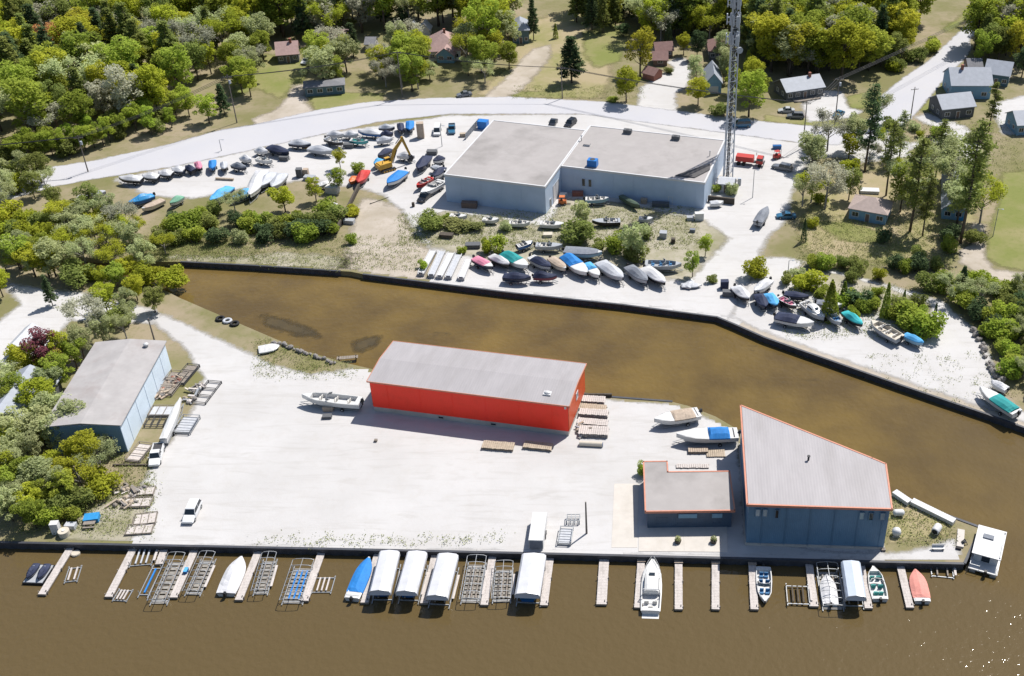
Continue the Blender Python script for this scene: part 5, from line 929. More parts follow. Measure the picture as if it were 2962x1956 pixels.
# ================================================================ boats
def hull_parts(t, L, B, F, z0, hullm, bottomm='bottom_shade_paint', bowf=3.1, full=.42):
    ts = [0, .12, .25, .4, .55, .68, .8, .9, .96, 1.0]; st = []
    for s in ts:
        k = max(0.0, (s-full)/(1-full)); w_ = B/2*(1-k**bowf)*(0.92+.08*min(1, s/.25)); w_ = max(w_, .05*B)
        zs = z0+F*(1+.22*s*s); zk = z0+F*.62*max(0, (s-.62)/.38)**2; zc = z0+F*(.30+.38*max(0, (s-.5)/.5)**2); zc = max(zc, zk+.02)
        st.append(((s-.5)*L, w_, zk, zc, zs))
    x, w_, zk, zc, zs = st[0]
    h = MB()
    for sg in (-1, 1): h.loft([[(x, sg*w_, zs), (x, sg*.84*w_, zc)] for x, w_, zk, zc, zs in st], False, False)
    h.add([(x, -w_, zs), (x, w_, zs), (x, .84*w_, zc), (x, -.84*w_, zc)], [(0, 1, 2, 3)])
    h.build('hull', hullm, t, False)
    b = MB(); b.loft([[(x, -.84*w_, zc), (x, 0, zk), (x, .84*w_, zc)] for x, w_, zk, zc, zs in st], False, False)
    x, w_, zk, zc, zs = st[0]; b.add([(x, -.84*w_, zc), (x, .84*w_, zc), (x, 0, zk)], [(0, 1, 2)]); b.build('bottom', bottomm, t)
    return st
def at(st, s, L):
    x = (s-.5)*L
    for a, b in zip(st, st[1:]):
        if x <= b[0]+1e-6:
            f = (x-a[0])/(b[0]-a[0]); return tuple(a[i]+(b[i]-a[i])*f for i in range(5))
    return st[-1]
def deck_part(t, st, L, F, m, c0=.06, c1=.62, fl=.35, name='deck'):
    rings = []; S_ = [0, c0, c0+.001, .25, .4, c1-.12, c1, c1+.001, .75, .86, .94, 1.0]; S_ = sorted(set(S_)) if c1 > .5 else [0, c0, c0+.001, c1, c1+.001, .5, .7, .86, .94, 1.0]
    for s in S_:
        x, w_, zk, zc, zs = at(st, s, L); op = c0 < s < c1+.0005; zi = zs-F*fl*1.6 if op else zs+.10*min(1, w_)
        rings.append([(x, -w_, zs), (x, -.88*w_, zs+.04), (x, -.82*w_, zi if op else zs+.07), (x, 0, zi if op else zi), (x, .82*w_, zi if op else zs+.07), (x, .88*w_, zs+.04), (x, w_, zs)])
    d = MB(); d.loft(rings, False, False); return d.build(name, m, t)
def cover_part(t, st, L, m, s0=0.0, s1=1.0, peak=.45, ph=.8, name='cover', flat=False):
    rings = []; N = 12
    for i in range(N+1):
        s = s0+(s1-s0)*i/N; x, w_, zk, zc, zs = at(st, min(s, .999), L)
        hgt = ph*math.exp(-((s-peak)/.28)**2)+.18 if not flat else ph
        if i in (0, N): hgt *= .35
        sag = random.uniform(-.05, .05); w2 = w_*1.03+.02
        rings.append([(x, -w2, zs-.16), (x, -w2*.98, zs+.06), (x, -w2*.55, zs+.06+hgt*.62+sag), (x, 0, zs+.06+hgt), (x, w2*.55, zs+.06+hgt*.62-sag), (x, w2*.98, zs+.06), (x, w2, zs-.16)])
    c = MB(); c.loft(rings, False, False); n = 7
    c.add(rings[0], [tuple(range(n-1, -1, -1))]); c.add(rings[-1], [tuple(range(n))]); return c.build(name, m, t, False)
def outboard(t, x, z, k=1.0, m='black_plastic'):
    c = MB(); c.box((x-.30*k, 0, z+.45*k), (.55*k, .42*k, .62*k), taper=.78); o = c.build('outboard_motor', m, t)
    MB().box((x-.26*k, 0, z-.15*k), (.22*k, .14*k, .9*k)).build('motor_leg', 'steel_dark', o); return o
def windshield(t, st, s, L, h=.55, m='windscreen'):
    x, w_, _, _, zs = at(st, s, L); g = MB(); w2 = w_*.82
    pts = [(x-.55, -w2), (x, -w2*.75), (x+.12, 0), (x, w2*.75), (x-.55, w2)]
    for (ax, ay), (bx, by) in zip(pts, pts[1:]):
        d = Vector((bx-ax, by-ay, 0)).normalized(); n = Vector((-d.y, d.x, 0))*.02
        g.add([(ax, ay, zs+.06), (bx, by, zs+.06), (bx-.25, by, zs+h), (ax-.25, ay, zs+h), (ax+n.x, ay+n.y, zs+.06), (bx+n.x, by+n.y, zs+.06), (bx-.25+n.x, by+n.y, zs+h), (ax-.25+n.x, ay+n.y, zs+h)], [(0, 1, 2, 3), (7, 6, 5, 4), (0, 4, 5, 1), (1, 5, 6, 2), (2, 6, 7, 3), (3, 7, 4, 0)])
    o = g.build('windshield', m, t); f = MB()
    for (ax, ay), (bx, by) in zip(pts, pts[1:]): f.tube((ax-.25, ay, zs+h), (bx-.25, by, zs+h), .03, n=4)
    f.build('frame', 'aluminium', o)
def seats(t, st, L, F, spots, m='vinyl_seat'):
    for s, yy in spots:
        x, w_, _, zc, zs = at(st, s, L); z = zs-F*.5
        mb = MB(); mb.box((x, yy*w_, z+.12), (.55, .6, .3)); mb.box((x-.27, yy*w_, z+.45), (.14, .58, .5)); mb.build('seat', m, t)
TRL = 'low steel boat trailer mostly hidden beneath a stored boat'
def trailer(p, rz, L, B, under):
    lab = next((l for l in ('low trailer under the '+under, 'trailer under the '+under, 'trailer under '+under) if len(l.split()) <= 16), TRL)
    t = thing('boat_trailer', lab, 'trailer', p, rz, 'trailers under the stored boats')
    f = MB()
    for s in (-1, 1): f.box((-.05*L, s*B*.28, .42), (L*.8, .12, .14)); f.tube((L*.34, s*B*.28, .42), (L*.56, 0, .42), .06, n=4)
    for x in (-.38, -.1, .15, .33): f.box((x*L, 0, .42), (.1, B*.6, .12))
    f.build('frame', 'galvanized', t)
    for s in (-1, 1):
        w_ = MB(); w_.disc((-.2*L, s*B*.42, .33), .33, .22, 14, 'y'); w_ = w_.build('wheel', 'rubber', t); MB().disc((-.2*L, s*(B*.42+.12), .33), .17, .03, 10, 'y').build('rim', 'galvanized', w_)
def boat(label, bow, stern, style='cover', hull='gel_white', cover='canvas_navy', beam=None, zref=None, wet=False, F=None, cat='boat', group=None, motor=True, deck='gel_white', ph=.8, s0=0.0, s1=1.0, peak=.45, trail=True, seat='vinyl_seat', name='motor_boat', bottom='bottom_shade_paint', sc_=1.0, lift=0.0):
    zr = zref if zref is not None else ((-.35+lift) if wet else 1.5)
    P1, P0 = Q(*bow, zr), Q(*stern, zr); d = P1-P0; L = max(3.2, d.length*sc_); rz = math.atan2(d.y, d.x); c = (P1+P0)/2
    B = beam or min(3.4, max(1.7, L*.36)); F = F or (.16*L**.5*1.25+.45)*(1.0 if wet else 1.3)
    base = WATER+lift if wet else 0.0; z0 = -.32 if wet else (.5 if trail else .18)
    t = thing(name, label, cat, (c.x, c.y, base), rz, group); st = hull_parts(t, L, B, F, z0, hull, bottom)
    tr_ = at(st, 0, L); zt = tr_[4]
    if style == 'cover': cover_part(t, st, L, cover, s0, s1, peak, ph); (s1 < .95 or s0 > .05) and deck_part(t, st, L, F, deck, .05, .06)
    elif style == 'half':
        deck_part(t, st, L, F, deck, .06, .08); cover_part(t, st, L, cover, s0, min(s1, .62) if s1 == 1.0 else s1, peak, ph)
    elif style == 'open':
        deck_part(t, st, L, F, deck, .08, .60); windshield(t, st, .56, L); seats(t, st, L, F, ((.42, .4), (.42, -.4), (.2, 0.35), (.2, -.35)), seat)
        MB().box(((.14-.5)*L, 0, zt-.1), (.5, B*.5, .3)).build('engine_hatch', deck, t)
    elif style == 'bowrider':
        deck_part(t, st, L, F, deck, .08, .84); windshield(t, st, .58, L); seats(t, st, L, F, ((.44, .4), (.44, -.4), (.22, 0.3), (.22, -.3), (.7, .4), (.7, -.4)), seat)
    elif style == 'cruiser':
        deck_part(t, st, L, F, deck, .05, .34, .3); x0, x1 = (.30-.5)*L, (.74-.5)*L; zs = at(st, .5, L)[4]
        rings = []
        for s, h in ((.32, .75), (.42, .95), (.56, .85), (.68, .45), (.80, .12)):
            x, w_, _, _, zz = at(st, s, L); w_ *= .74; rings.append([(x, -w_, zz), (x+.0, -w_*.9, zz+h*.8), (x, -w_*.6, zz+h), (x, w_*.6, zz+h), (x, w_*.9, zz+h*.8), (x, w_, zz)])
        cb = MB(); cb.loft(rings, False, True); cb.build('cabin', deck, t)
        g = MB(); x, w_, _, _, zz = at(st, .38, L)
        for sg in (-1, 1): g.box((x+L*.09, sg*w_*.70, zz+.50), (L*.2, .06, .26))
        g.build('cabin_window', 'glass_dark', t)
        MB().box(((.62-.5)*L, 0, zs+.82), (.6, B*.28, .05)).build('hatch', 'glass_dark', t)
        r = MB(); pts = []
        for i in range(9):
            s = .62+.37*i/8; x, w_, _, _, zz = at(st, min(s, .985), L); pts.append((x, w_*.9, zz+.55))
        for sg in (-1, 1):
            r.path([(x, y*sg, z) for x, y, z in pts], .025, 4)
            for x, y, z in pts[::2]: r.tube((x, y*sg, z), (x, y*sg, z-.55), .02, n=4)
        r.build('bow_rail', 'aluminium', t); seats(t, st, L, F, ((.2, .4), (.2, -.4), (.1, 0)), seat)
        x, w_, _, _, zz = at(st, .3, L); a = MB(); a.path([(x, -w_*.85, zz), (x-.3, -w_*.75, zz+1.5), (x-.3, w_*.75, zz+1.5), (x, w_*.85, zz)], .07, 5); a.build('radar_arch', 'white_paint', t)
        MB().box((-L/2-.35, 0, zt-.75*F), (.8, B*.8, .12)).build('swim_platform', deck, t)
        if cover: 
            b = MB(); b.box(((.22-.5)*L, 0, zz+1.5), (L*.22, B*.72, .08)); b.build('bimini_top', cover, t)
    if motor: outboard(t, -L/2, zt-.25, 1.0 if L > 5 else .75)
    if not wet and trail: trailer((c.x, c.y, 0), rz, L, B, label)
    return t
cov = 'cover'
# ---- stored boats on the north lot along the canal
boat('boat with rose, white and blue patched cover, leftmost of the canal row', ('F', 2150, 930), ('F', 1985, 840), 'half', 'hull_navy', 'canvas_rose', ph=.45, s1=.7)
boat('white-covered boat with dark hull, second in the canal row', ('F', 2300, 905), ('F', 2135, 820), cov, 'hull_black', 'shrink_white')
boat('white boat with a teal canvas over its stern half', ('G', 150, 925), ('G', -70, 800), 'half', 'gel_white', 'canvas_teal', ph=.9, s1=.6, peak=.3)
boat('boat under a navy cover with a white stern, canal row', ('G', 355, 930), ('G', 175, 830), cov, 'gel_grey', 'canvas_navy', s0=.15)
boat('beige-decked boat next to the navy-covered one', ('G', 492, 945), ('G', 355, 840), 'half', 'gel_cream', 'canvas_tan', ph=.3, s1=.9)
boat('white boat with a bright blue canvas hood over the stern', ('G', 685, 990), ('G', 490, 825), 'half', 'gel_white', 'canvas_blue', ph=1.0, s1=.52, peak=.25)
boat('small boat with pale blue cover squeezed between white ones', ('G', 795, 1010), ('G', 675, 890), 'half', 'gel_white', 'canvas_sky', ph=.5, s1=.5)
boat('large silver-grey covered boat in the middle of the canal row', ('G', 1010, 1035), ('G', 805, 880), cov, 'gel_grey', 'canvas_silver', ph=.8)
boat('boat under a dark and light grey cover, right of the gap', ('G', 1230, 1060), ('G', 1060, 920), cov, 'gel_grey', 'canvas_grey', ph=.9)
boat('white-covered boat with lumpy tarp, last of the canal row', ('G', 1390, 1075), ('G', 1210, 930), cov, 'hull_black', 'shrink_white', ph=.7)
boat('dark maroon-hulled boat with navy cover, broadside by the seawall', ('G', 410, 1020), ('G', 200, 1010), cov, 'hull_maroon', 'canvas_navy', zref=1.2, ph=1.0, peak=.3)
boat('navy box-covered pontoon boat beside the seawall', ('G', 175, 1030), ('G', -75, 1010), cov, 'hull_navy', 'canvas_navy', zref=1.3, ph=.75, motor=False)
boat('little white catamaran dinghy lying by the seawall', ('G', 1725, 1085), ('G', 1540, 1085), 'half', 'gel_grey', 'canvas_silver', zref=.5, F=.4, trail=False, motor=False, ph=.15, s1=.8, cat='dinghy', name='dinghy')
boat('second grey dinghy behind the little catamaran', ('G', 1640, 1020), ('G', 1590, 1090), 'half', 'gel_white', 'canvas_silver', zref=.9, F=.4, trail=False, motor=False, ph=.2, s1=.8, cat='dinghy', name='dinghy')
# behind the row
boat('blue and white runabout behind the canal row, left', ('G', 190, 690), ('G', 50, 730), 'open', 'hull_blue', deck='gel_white')
boat('grey open workboat behind the canal row, under the bushes', ('G', 460, 730), ('G', 220, 720), 'open', 'gel_grey', deck='gel_grey')
boat('grey-decked pontoon behind the bright blue hooded boat', ('G', 820, 800), ('G', 480, 770), 'half', 'hull_lightblue', 'canvas_grey', ph=.2, s1=.9)
boat('long grey open boat behind the last boats of the canal row', ('G', 1540, 905), ('G', 1210, 890), 'bowrider', 'gel_grey', deck='gel_grey', seat='vinyl_blue')
boat('dark-hulled old boat on the green verge', ('G', 730, 520), ('G', 985, 510), 'open', 'hull_black', deck='gel_grey', zref=.9, trail=False, motor=False)
boat('pale blue open boat in front of the hall wall', ('G', 880, 320), ('G', 670, 320), 'bowrider', 'hull_lightblue', deck='gel_white', zref=1.0)
boat('dark green narrow boat propped against the hall wall', ('G', 1160, 390), ('G', 990, 290), cov, 'hull_green', 'hull_green', zref=.8, beam=1.3, trail=False, motor=False, ph=.15, cat='canoe', name='canoe')
boat('grey covered boat with twin outboards beside the yard lane', ('G', 2320, 390), ('G', 2230, 520), cov, 'gel_grey', 'canvas_grey', beam=2.4)
boat('white cabin-top hull lying in the weeds, first from the left', ('F', 1915, 475), ('F', 1765, 460), 'open', 'gel_white', zref=.8, trail=False, motor=False)
boat('white cabin-top hull lying in the weeds, second from the left', ('F', 2205, 505), ('F', 2060, 495), 'open', 'gel_white', zref=.8, trail=False, motor=False)
boat('white hull with dark cockpit lying in the weeds, third from the left', ('G', 165, 535), ('G', -20, 530), 'bowrider', 'gel_white', zref=.8, trail=False, motor=False)
boat('white hull lying in the weeds, rightmost', ('G', 485, 550), ('G', 260, 535), 'open', 'gel_white', zref=.8, trail=False, motor=False)
boat('small white boat against the dark retaining wall', ('G', 1900, 350), ('G', 1820, 355), 'half', 'gel_white', 'canvas_silver', zref=.6, trail=False, motor=False, ph=.2)
boat('grey aluminium boat at the top of the gravel, right of the dark old boat', ('G', 1265, 500), ('G', 1170, 495), 'open', 'gel_grey', zref=.9, motor=False)
# ---- right lot
boat('white domed boat at the left end of the right lot', ('G', 2150, 1215), ('G', 2030, 1100), cov, 'hull_black', 'shrink_white', beam=2.6, ph=.8)
boat('large pinkish-white shrink-wrapped boat behind the navy one', ('G', 2200, 1150), ('G', 2340, 1040), cov, 'gel_white', 'shrink_white', ph=.9)
boat('boat under a plain navy cover, bow to the canal', ('G', 2300, 1290), ('G', 2240, 1170), cov, 'hull_navy', 'canvas_navy', beam=2.4)
boat('boat with a bright sky blue cover, right lot', ('H', 105, 1275), ('H', 25, 1165), cov, 'hull_navy', 'canvas_sky', beam=2.5)
boat('white and red-seated boat right of the sky blue one', ('H', 285, 1285), ('H', 130, 1190), 'bowrider', 'hull_black', deck='gel_white', seat='canvas_rose')
boat('large white cruiser with navy cockpit cover, broadside on the right lot', ('H', 445, 1440), ('H', 100, 1365), 'half', 'gel_white', 'canvas_navy', beam=3.0, ph=.7, s1=.6, peak=.4)
boat('grey-white cuddy cabin boat, bow to the canal, right lot', ('H', 540, 1395), ('H', 355, 1240), 'cruiser', 'gel_grey', None, deck='gel_white')
boat('grey open boat next to the cuddy cabin boat', ('H', 690, 1440), ('H', 550, 1300), 'bowrider', 'gel_grey', deck='gel_grey', seat='vinyl_blue')
boat('boat under a bright aqua cover on the right lot', ('H', 885, 1450), ('H', 725, 1330), cov, 'hull_black', 'canvas_aqua')
boat('big pale deck boat with open seating, stern motor, right lot', ('H', 965, 1420), ('H', 1230, 1570), 'bowrider', 'gel_grey', deck='gel_cream', beam=3.0)
boat('boat with light blue cover at the tip of the planted strip', ('L', 1440, 110), ('H', 1270, 1530), cov, 'hull_lightblue', 'canvas_sky', ph=.5)
boat('dark covered boat behind the red-seated one', ('H', 400, 1195), ('H', 180, 1160), cov, 'hull_navy', 'canvas_navy', ph=.4)
boat('grey boat under the cedars behind the cuddy cabin', ('H', 700, 1270), ('H', 470, 1240), 'half', 'gel_grey', 'canvas_grey', ph=.4)
boat('white boat with teal cockpit cover at the right edge by the seawall', ('L', 1950, 520), ('L', 2290, 745), 'half', 'gel_white', 'canvas_teal', beam=2.8, s0=.08, s1=.62, peak=.3, ph=.5)
boat('small white boat behind the teal-covered one at the right edge', ('L', 2055, 450), ('L', 2200, 520), cov, 'gel_white', 'shrink_white', ph=.4)
# ---- yard on the point
boat('white fishing boat with outboard on the gravel, left of the red boathouse', ('J', 425, 600), ('J', 955, 650), 'bowrider', 'gel_white', beam=2.7, zref=1.4)
boat('white sailboat hull with tan cockpit, bow left, near the canal', ('K', 1295, 820), ('K', 1700, 745), 'half', 'gel_white', 'canvas_tan', beam=2.9, s0=.12, s1=.6, peak=.35, ph=.25, zref=1.3)
boat('white cruiser with blue canvas over the cockpit, beside the navy building', ('K', 1495, 960), ('K', 2050, 940), 'half', 'gel_white', 'canvas_blue', beam=3.1, s0=.14, s1=.48, peak=.3, ph=.8, zref=1.3)
boat('white upturned skiff on the sandy bank', ('J', 215, 130), ('J', 25, 165), cov, 'gel_white', 'gel_white', zref=.5, beam=2.6, F=.35, trail=False, motor=False, ph=.15, cat='skiff', name='skiff')
boat('long white racing hull on a trailer beside the blue hall', ('I', 1650, 650), ('I', 1490, 1010), cov, 'gel_white', 'gel_white', beam=1.3, zref=1.0, ph=.2, motor=False)
# ---- north-west lot: row along the road
row = [('white shrink-wrapped boat, first of the roadside row from the left', (1085, 135), (1290, 145), 'shrink_white', 'hull_black'), ('white shrink-wrapped boat, second of the roadside row', (1295, 115), (1440, 120), 'shrink_white', 'hull_black'),
       ('white-topped boat with black hull, third of the roadside row', (1440, 85), (1565, 90), 'shrink_white', 'hull_black'), ('white-topped boat, fourth of the roadside row', (1565, 50), (1670, 55), 'shrink_white', 'hull_navy')]
for lab, b, s, c_, h_ in row: boat(lab, ('E', b[0], b[1]-10), ('E', s[0], s[1]-10), cov, h_, c_, zref=1.2, beam=2.3, motor=False)
for lab, b, s, c_, h_ in [('black and white covered boat, fifth of the roadside row', (1690, 1520), (1755, 1545), 'canvas_navy', 'hull_black'), ('boat with a rose-pink cover in the roadside row', (1815, 1545), (1790, 1480), 'canvas_rose', 'hull_black'), ('boat with a bright blue cover in the roadside row', (1925, 1545), (1930, 1465), 'canvas_blue', 'hull_blue'),
       ('silver-covered boat right of the bright blue one', (2035, 1545), (2030, 1480), 'canvas_silver', 'hull_black'), ('blue-grey boat at the end of the left roadside group', (2235, 1530), (2110, 1500), 'canvas_grey', 'hull_navy'), ('white boat behind the blue-grey one by the road', (2280, 1460), (2190, 1430), 'shrink_white', 'gel_white')]:
    boat(lab, ('A', *b), ('A', *s), cov, h_, c_, zref=1.4, motor=False)
B_ = [('long white boat by the road, left of the yellow crate', (110, 1385), (0, 1360), 'shrink_white', 'gel_white'), ('dark blue covered cruiser by the road', (300, 1400), (120, 1340), 'canvas_navy', 'hull_navy'), ('white boat with windshield below the dark blue cruiser', (150, 1470), (10, 1440), None, 'gel_white'),
      ('long dark-hulled boat with pale top behind the yellow crate', (500, 1320), (310, 1300), 'canvas_silver', 'hull_navy'), ('grey-white covered boat in the middle of the lot', (700, 1385), (485, 1350), 'canvas_silver', 'gel_grey'), ('dark open boat by the road, right of the grey-white one', (790, 1310), (640, 1260), None, 'hull_black'),
      ('white boat close to the road', (800, 1230), (650, 1220), 'shrink_white', 'gel_white'), ('white boat close to the road, second one', (930, 1225), (800, 1220), 'shrink_white', 'gel_grey'), ('teal and white open boat', (1020, 1290), (860, 1275), 'T', 'hull_teal'),
      ('white-topped boat with a bright blue hull', (930, 1200), (1140, 1215), 'shrink_white', 'hull_blue'), ('white-grey boat right below the blue-hulled one', (1240, 1265), (1095, 1280), 'canvas_silver', 'gel_grey'), ('navy and white boat close to the road', (1260, 1165), (1120, 1160), 'canvas_silver', 'hull_navy'),
      ('dark teal boat right of the blue-hulled one', (1240, 1220), (1145, 1215), 'canvas_navy', 'hull_navy'), ('navy-covered boat by the road, bow towards the camera, left one', (1320, 1200), (1310, 1130), 'canvas_navy', 'hull_navy'), ('boat with bright blue top by the road, bow towards the camera', (1395, 1195), (1400, 1110), 'canvas_blue', 'hull_navy'),
      ('dark covered boat left of the excavator', (1110, 1430), (1220, 1360), 'canvas_navy', 'hull_black'), ('large white wrapped boat behind the excavator boom', (1440, 1430), (1290, 1410), 'shrink_white', 'gel_white'), ('navy boat right of the excavator bucket', (1470, 1550), (1560, 1430), 'canvas_navy', 'hull_navy'),
      ('navy and white boat near the corner of the grey hall', (1610, 1470), (1700, 1430), 'canvas_navy', 'gel_white'), ('small pale boat at the excavator tracks', (1080, 1500), (1130, 1450), 'canvas_sky', 'gel_white')]
for lab, b, s, c_, h_ in B_:
    if c_ in (None, 'T'): boat(lab, ('B', *b), ('B', *s), 'bowrider', h_, zref=1.4, deck='gel_white' if h_ != 'hull_black' else 'gel_grey', seat='vinyl_teal' if c_ == 'T' else 'vinyl_seat')
    else: boat(lab, ('B', *b), ('B', *s), cov, h_, c_, zref=1.4, motor=False)
boat('white boat with a blue canvas cover, front left of the grey hall', ('F', 1195, 175), ('F', 1355, 45), cov, 'gel_white', 'canvas_blue', ph=.5, s0=.1)
boat('navy covered boat against the left wall of the grey hall', ('F', 1620, 110), ('F', 1700, 20), cov, 'gel_white', 'canvas_navy')
boat('white pickup-towed boat with navy hull near the hall corner', ('B', 1720, 1560), ('B', 1610, 1510), 'half', 'hull_navy', 'canvas_silver', ph=.4)
boat('red-covered boat standing by the timber crib wall', ('F', 930, 165), ('F', 1000, 50), cov, 'hull_red', 'canvas_red', ph=1.2, motor=False)
boat('small orange boat tucked beside the red-covered one', ('F', 860, 170), ('F', 900, 110), cov, 'paint_orange', 'paint_orange', zref=.8, ph=.3, trail=False, motor=False)
boat('red motor boat on a trailer left of the grey hall', ('F', 1460, 190), ('F', 1590, 110), 'bowrider', 'hull_red', deck='canvas_red', seat='vinyl_seat')
boat('white and black boat behind the red motor boat', ('F', 1500, 260), ('F', 1690, 140), 'open', 'gel_white')
boat('boat under a rumpled blue tarp at the left end of the lot', ('E', 1170, 345), ('E', 1390, 270), cov, 'hull_blue', 'tarp_blue', ph=1.0)
boat('tan wooden hull beside the blue tarp', ('E', 1290, 390), ('E', 1475, 300), 'half', 'gel_cream', 'canvas_tan', ph=.2, s1=.9, trail=False, motor=False)
boat('pale green covered boat among the bushes', ('E', 1545, 350), ('E', 1650, 280), cov, 'gel_white', 'canvas_green', motor=False)
boat('large boat under a sky blue tarp, left of two', ('E', 1910, 330), ('E', 2090, 200), cov, 'hull_blue', 'canvas_sky', ph=1.0, motor=False)
boat('large boat under a sky blue tarp, right of two', ('E', 2110, 300), ('E', 2320, 220), cov, 'hull_blue', 'canvas_sky', ph=1.0, motor=False)
boat('long white wrapped boat right of the blue tarps', ('E', 2270, 290), ('F', 60, 60), cov, 'gel_white', 'shrink_white', ph=.9, motor=False)
boat('silver-grey wrapped boat, second right of the blue tarps', ('F', 50, 200), ('F', 150, 70), cov, 'gel_grey', 'canvas_silver', ph=.9, motor=False)
boat('silver-grey wrapped boat, third right of the blue tarps', ('F', 150, 210), ('F', 250, 80), cov, 'gel_grey', 'canvas_silver', ph=.9, motor=False)
boat('weathered white boat above the yellow-green tree', ('F', 660, 150), ('F', 570, 175), cov, 'gel_white', 'shrink_white', ph=.4, motor=False)
boat('old white boat half hidden by bushes near the crib wall', ('F', 640, 390), ('F', 720, 340), 'open', 'gel_white', motor=False)
boat('small white boat in the copse at the left, near the road', ('E', 790, 290), ('E', 730, 280), cov, 'gel_white', 'shrink_white', ph=.3, motor=False)
boat('silver boat in the copse at the left tip', ('E', 960, 240), ('E', 820, 250), cov, 'gel_grey', 'canvas_silver', ph=.3, motor=False)
# ---- afloat or on lifts along the front seawall
boat('white shrink-wrapped boat afloat between two finger docks, left half', ('M', 2190, 660), ('M', 2045, 985), cov, 'gel_white', 'shrink_white', wet=True, beam=3.0, ph=.4)
boat('white boat with a bright blue full cover at its dock', ('N', 1030, 665), ('N', 870, 1030), cov, 'gel_white', 'canvas_blue', wet=True, beam=2.5, ph=.3, s0=.14, s1=.97)
boat('large white cabin cruiser moored at a finger dock', ('O', 1280, 680), ('O', 1260, 1150), 'cruiser', 'gel_white', None, wet=True, beam=3.1, motor=False)
boat('blue and white bowrider moored bow out at a dock', ('O', 2300, 1065), ('O', 2285, 745), 'bowrider', 'gel_white', wet=True, beam=2.4, seat='vinyl_blue', motor=True)
boat('white covered boat sitting in an open-framed lift', ('P', 560, 820), ('P', 600, 1080), cov, 'gel_white', 'shrink_white', wet=True, beam=2.4, ph=.4)
boat('teal and white open deck boat at its dock', ('P', 985, 745), ('P', 1050, 1035), 'bowrider', 'gel_white', wet=True, beam=2.6, seat='vinyl_teal', deck='gel_white')
boat('boat under a salmon-pink cover, rightmost at the docks', ('P', 1365, 775), ('P', 1435, 1055), cov, 'gel_white', 'canvas_pink', wet=True, beam=2.6, ph=.35, s0=.1)
mat('grating_grey', (0.30, 0.285, 0.26), 0.8, 0.25, 1.5)
# ================================================================ finger docks, lifts and canopies
ZD = -0.75
def dock(label, a, b, width=1.15, pale=False):
    A_, B_ = Q(*a, ZD), Q(*b, ZD); d = B_-A_; L = d.length+0.5; rz = math.atan2(d.y, d.x); o = A_-d.normalized()*.5
    t = thing('finger_dock', label, 'dock', (o.x, o.y, WATER), rz, 'finger docks along the front seawall'); zt = ZD-WATER
    pl = MB(); n = int(L/.30)
    for i in range(n): pl.box(((i+.5)*L/n, random.uniform(-.012, .012), zt-.04+random.uniform(-.004, .004)), (L/n-.025, width, .08))
    pl.build('deck_boards', 'wood_dock', t)
    f = MB()
    for s in (-1, 1): f.box((L/2, s*(width/2-.06), zt-.19), (L-.1, .1, .2))
    f.box((L-.02, 0, zt-.2), (.12, width+.04, .34)); f.build('frame', 'wood_old', t)
    for x in (1.0, L*.5, L-.4):
        for s in (-1, 1): MB().tube((x, s*(width/2+.07), -1.6), (x, s*(width/2+.07), zt+.22), .075, n=6).build('post', 'galvanized' if pale else 'wood_old', t)
    MB().box((L-.6, width*.3, zt+.07), (.3, .1, .12)).build('cleat', 'steel_dark', t)
    return t
DK = [('M', 640, 575, 378, 1000, 'leftmost finger dock, with a round float beside it'), ('M', 1212, 580, 985, 1022, 'second finger dock from the left'), ('M', 1490, 592, 1442, 725, 'short dock stub at the seawall, left half'), ('M', 1768, 592, 1572, 1028, 'finger dock with a small blue box on it, left half'),
      ('M', 2345, 602, 2165, 1050, 'finger dock just right of the white wrapped boat'), ('N', 602, 602, 442, 1058, 'finger dock left of the blue-covered boat'), ('N', 1112, 612, 985, 1075, 'finger dock between the blue-covered boat and first white canopy'), ('N', 1632, 622, 1525, 1080, 'finger dock between the second and third white canopies'),
      ('N', 2152, 632, 2072, 1095, 'finger dock between two empty lift frames, middle'), ('O', 352, 642, 292, 1098, 'finger dock on the right of the widest white canopy'), ('O', 842, 648, 815, 1090, 'wide finger dock standing alone left of the launch ramp'), ('O', 1178, 658, 1147, 1120, 'finger dock on the left of the white cabin cruiser'),
      ('O', 1515, 668, 1515, 1135, 'bare finger dock, first right of the cabin cruiser'), ('O', 1850, 678, 1850, 1135, 'bare finger dock, second right of the cabin cruiser'), ('O', 2180, 682, 2203, 1135, 'finger dock on the left of the blue and white bowrider'), ('P', 400, 698, 452, 1108, 'finger dock left of the open-framed lift with white boat'),
      ('P', 868, 708, 945, 1125, 'finger dock between blue-grey canopy and teal boat'), ('P', 1225, 718, 1320, 1120, 'rightmost finger dock, left of the pink-covered boat')]
for t_, x0, y0, x1, y1, lab in DK: dock(lab, (t_, x0, y0), (t_, x1, y1), 1.5 if 'wide' in lab and 'alone' in lab else 1.15)
for t_, x, y, lab in (('O', 1515, 690, 'pinkish timber landing at the shore end of the first bare dock'), ('O', 1850, 695, 'pinkish timber landing at the shore end of the second bare dock'), ('O', 1178, 680, 'pinkish timber landing beside the cabin cruiser bow'), ('O', 2182, 705, 'pinkish timber landing left of the bowrider')):
    p = Q(t_, x, y, -.6); t = thing('dock_landing', lab, 'landing', (p.x, p.y, WATER), R(-91.5)); 
    for k in range(6): MB().box((-.55+k*.22, 0, .62), (.2, 1.3, .07)).build('plank', 'canvas_tan', t)
    MB().box((0, 0, .3), (1.2, 1.1, .55)).build('crib', 'wood_old', t)
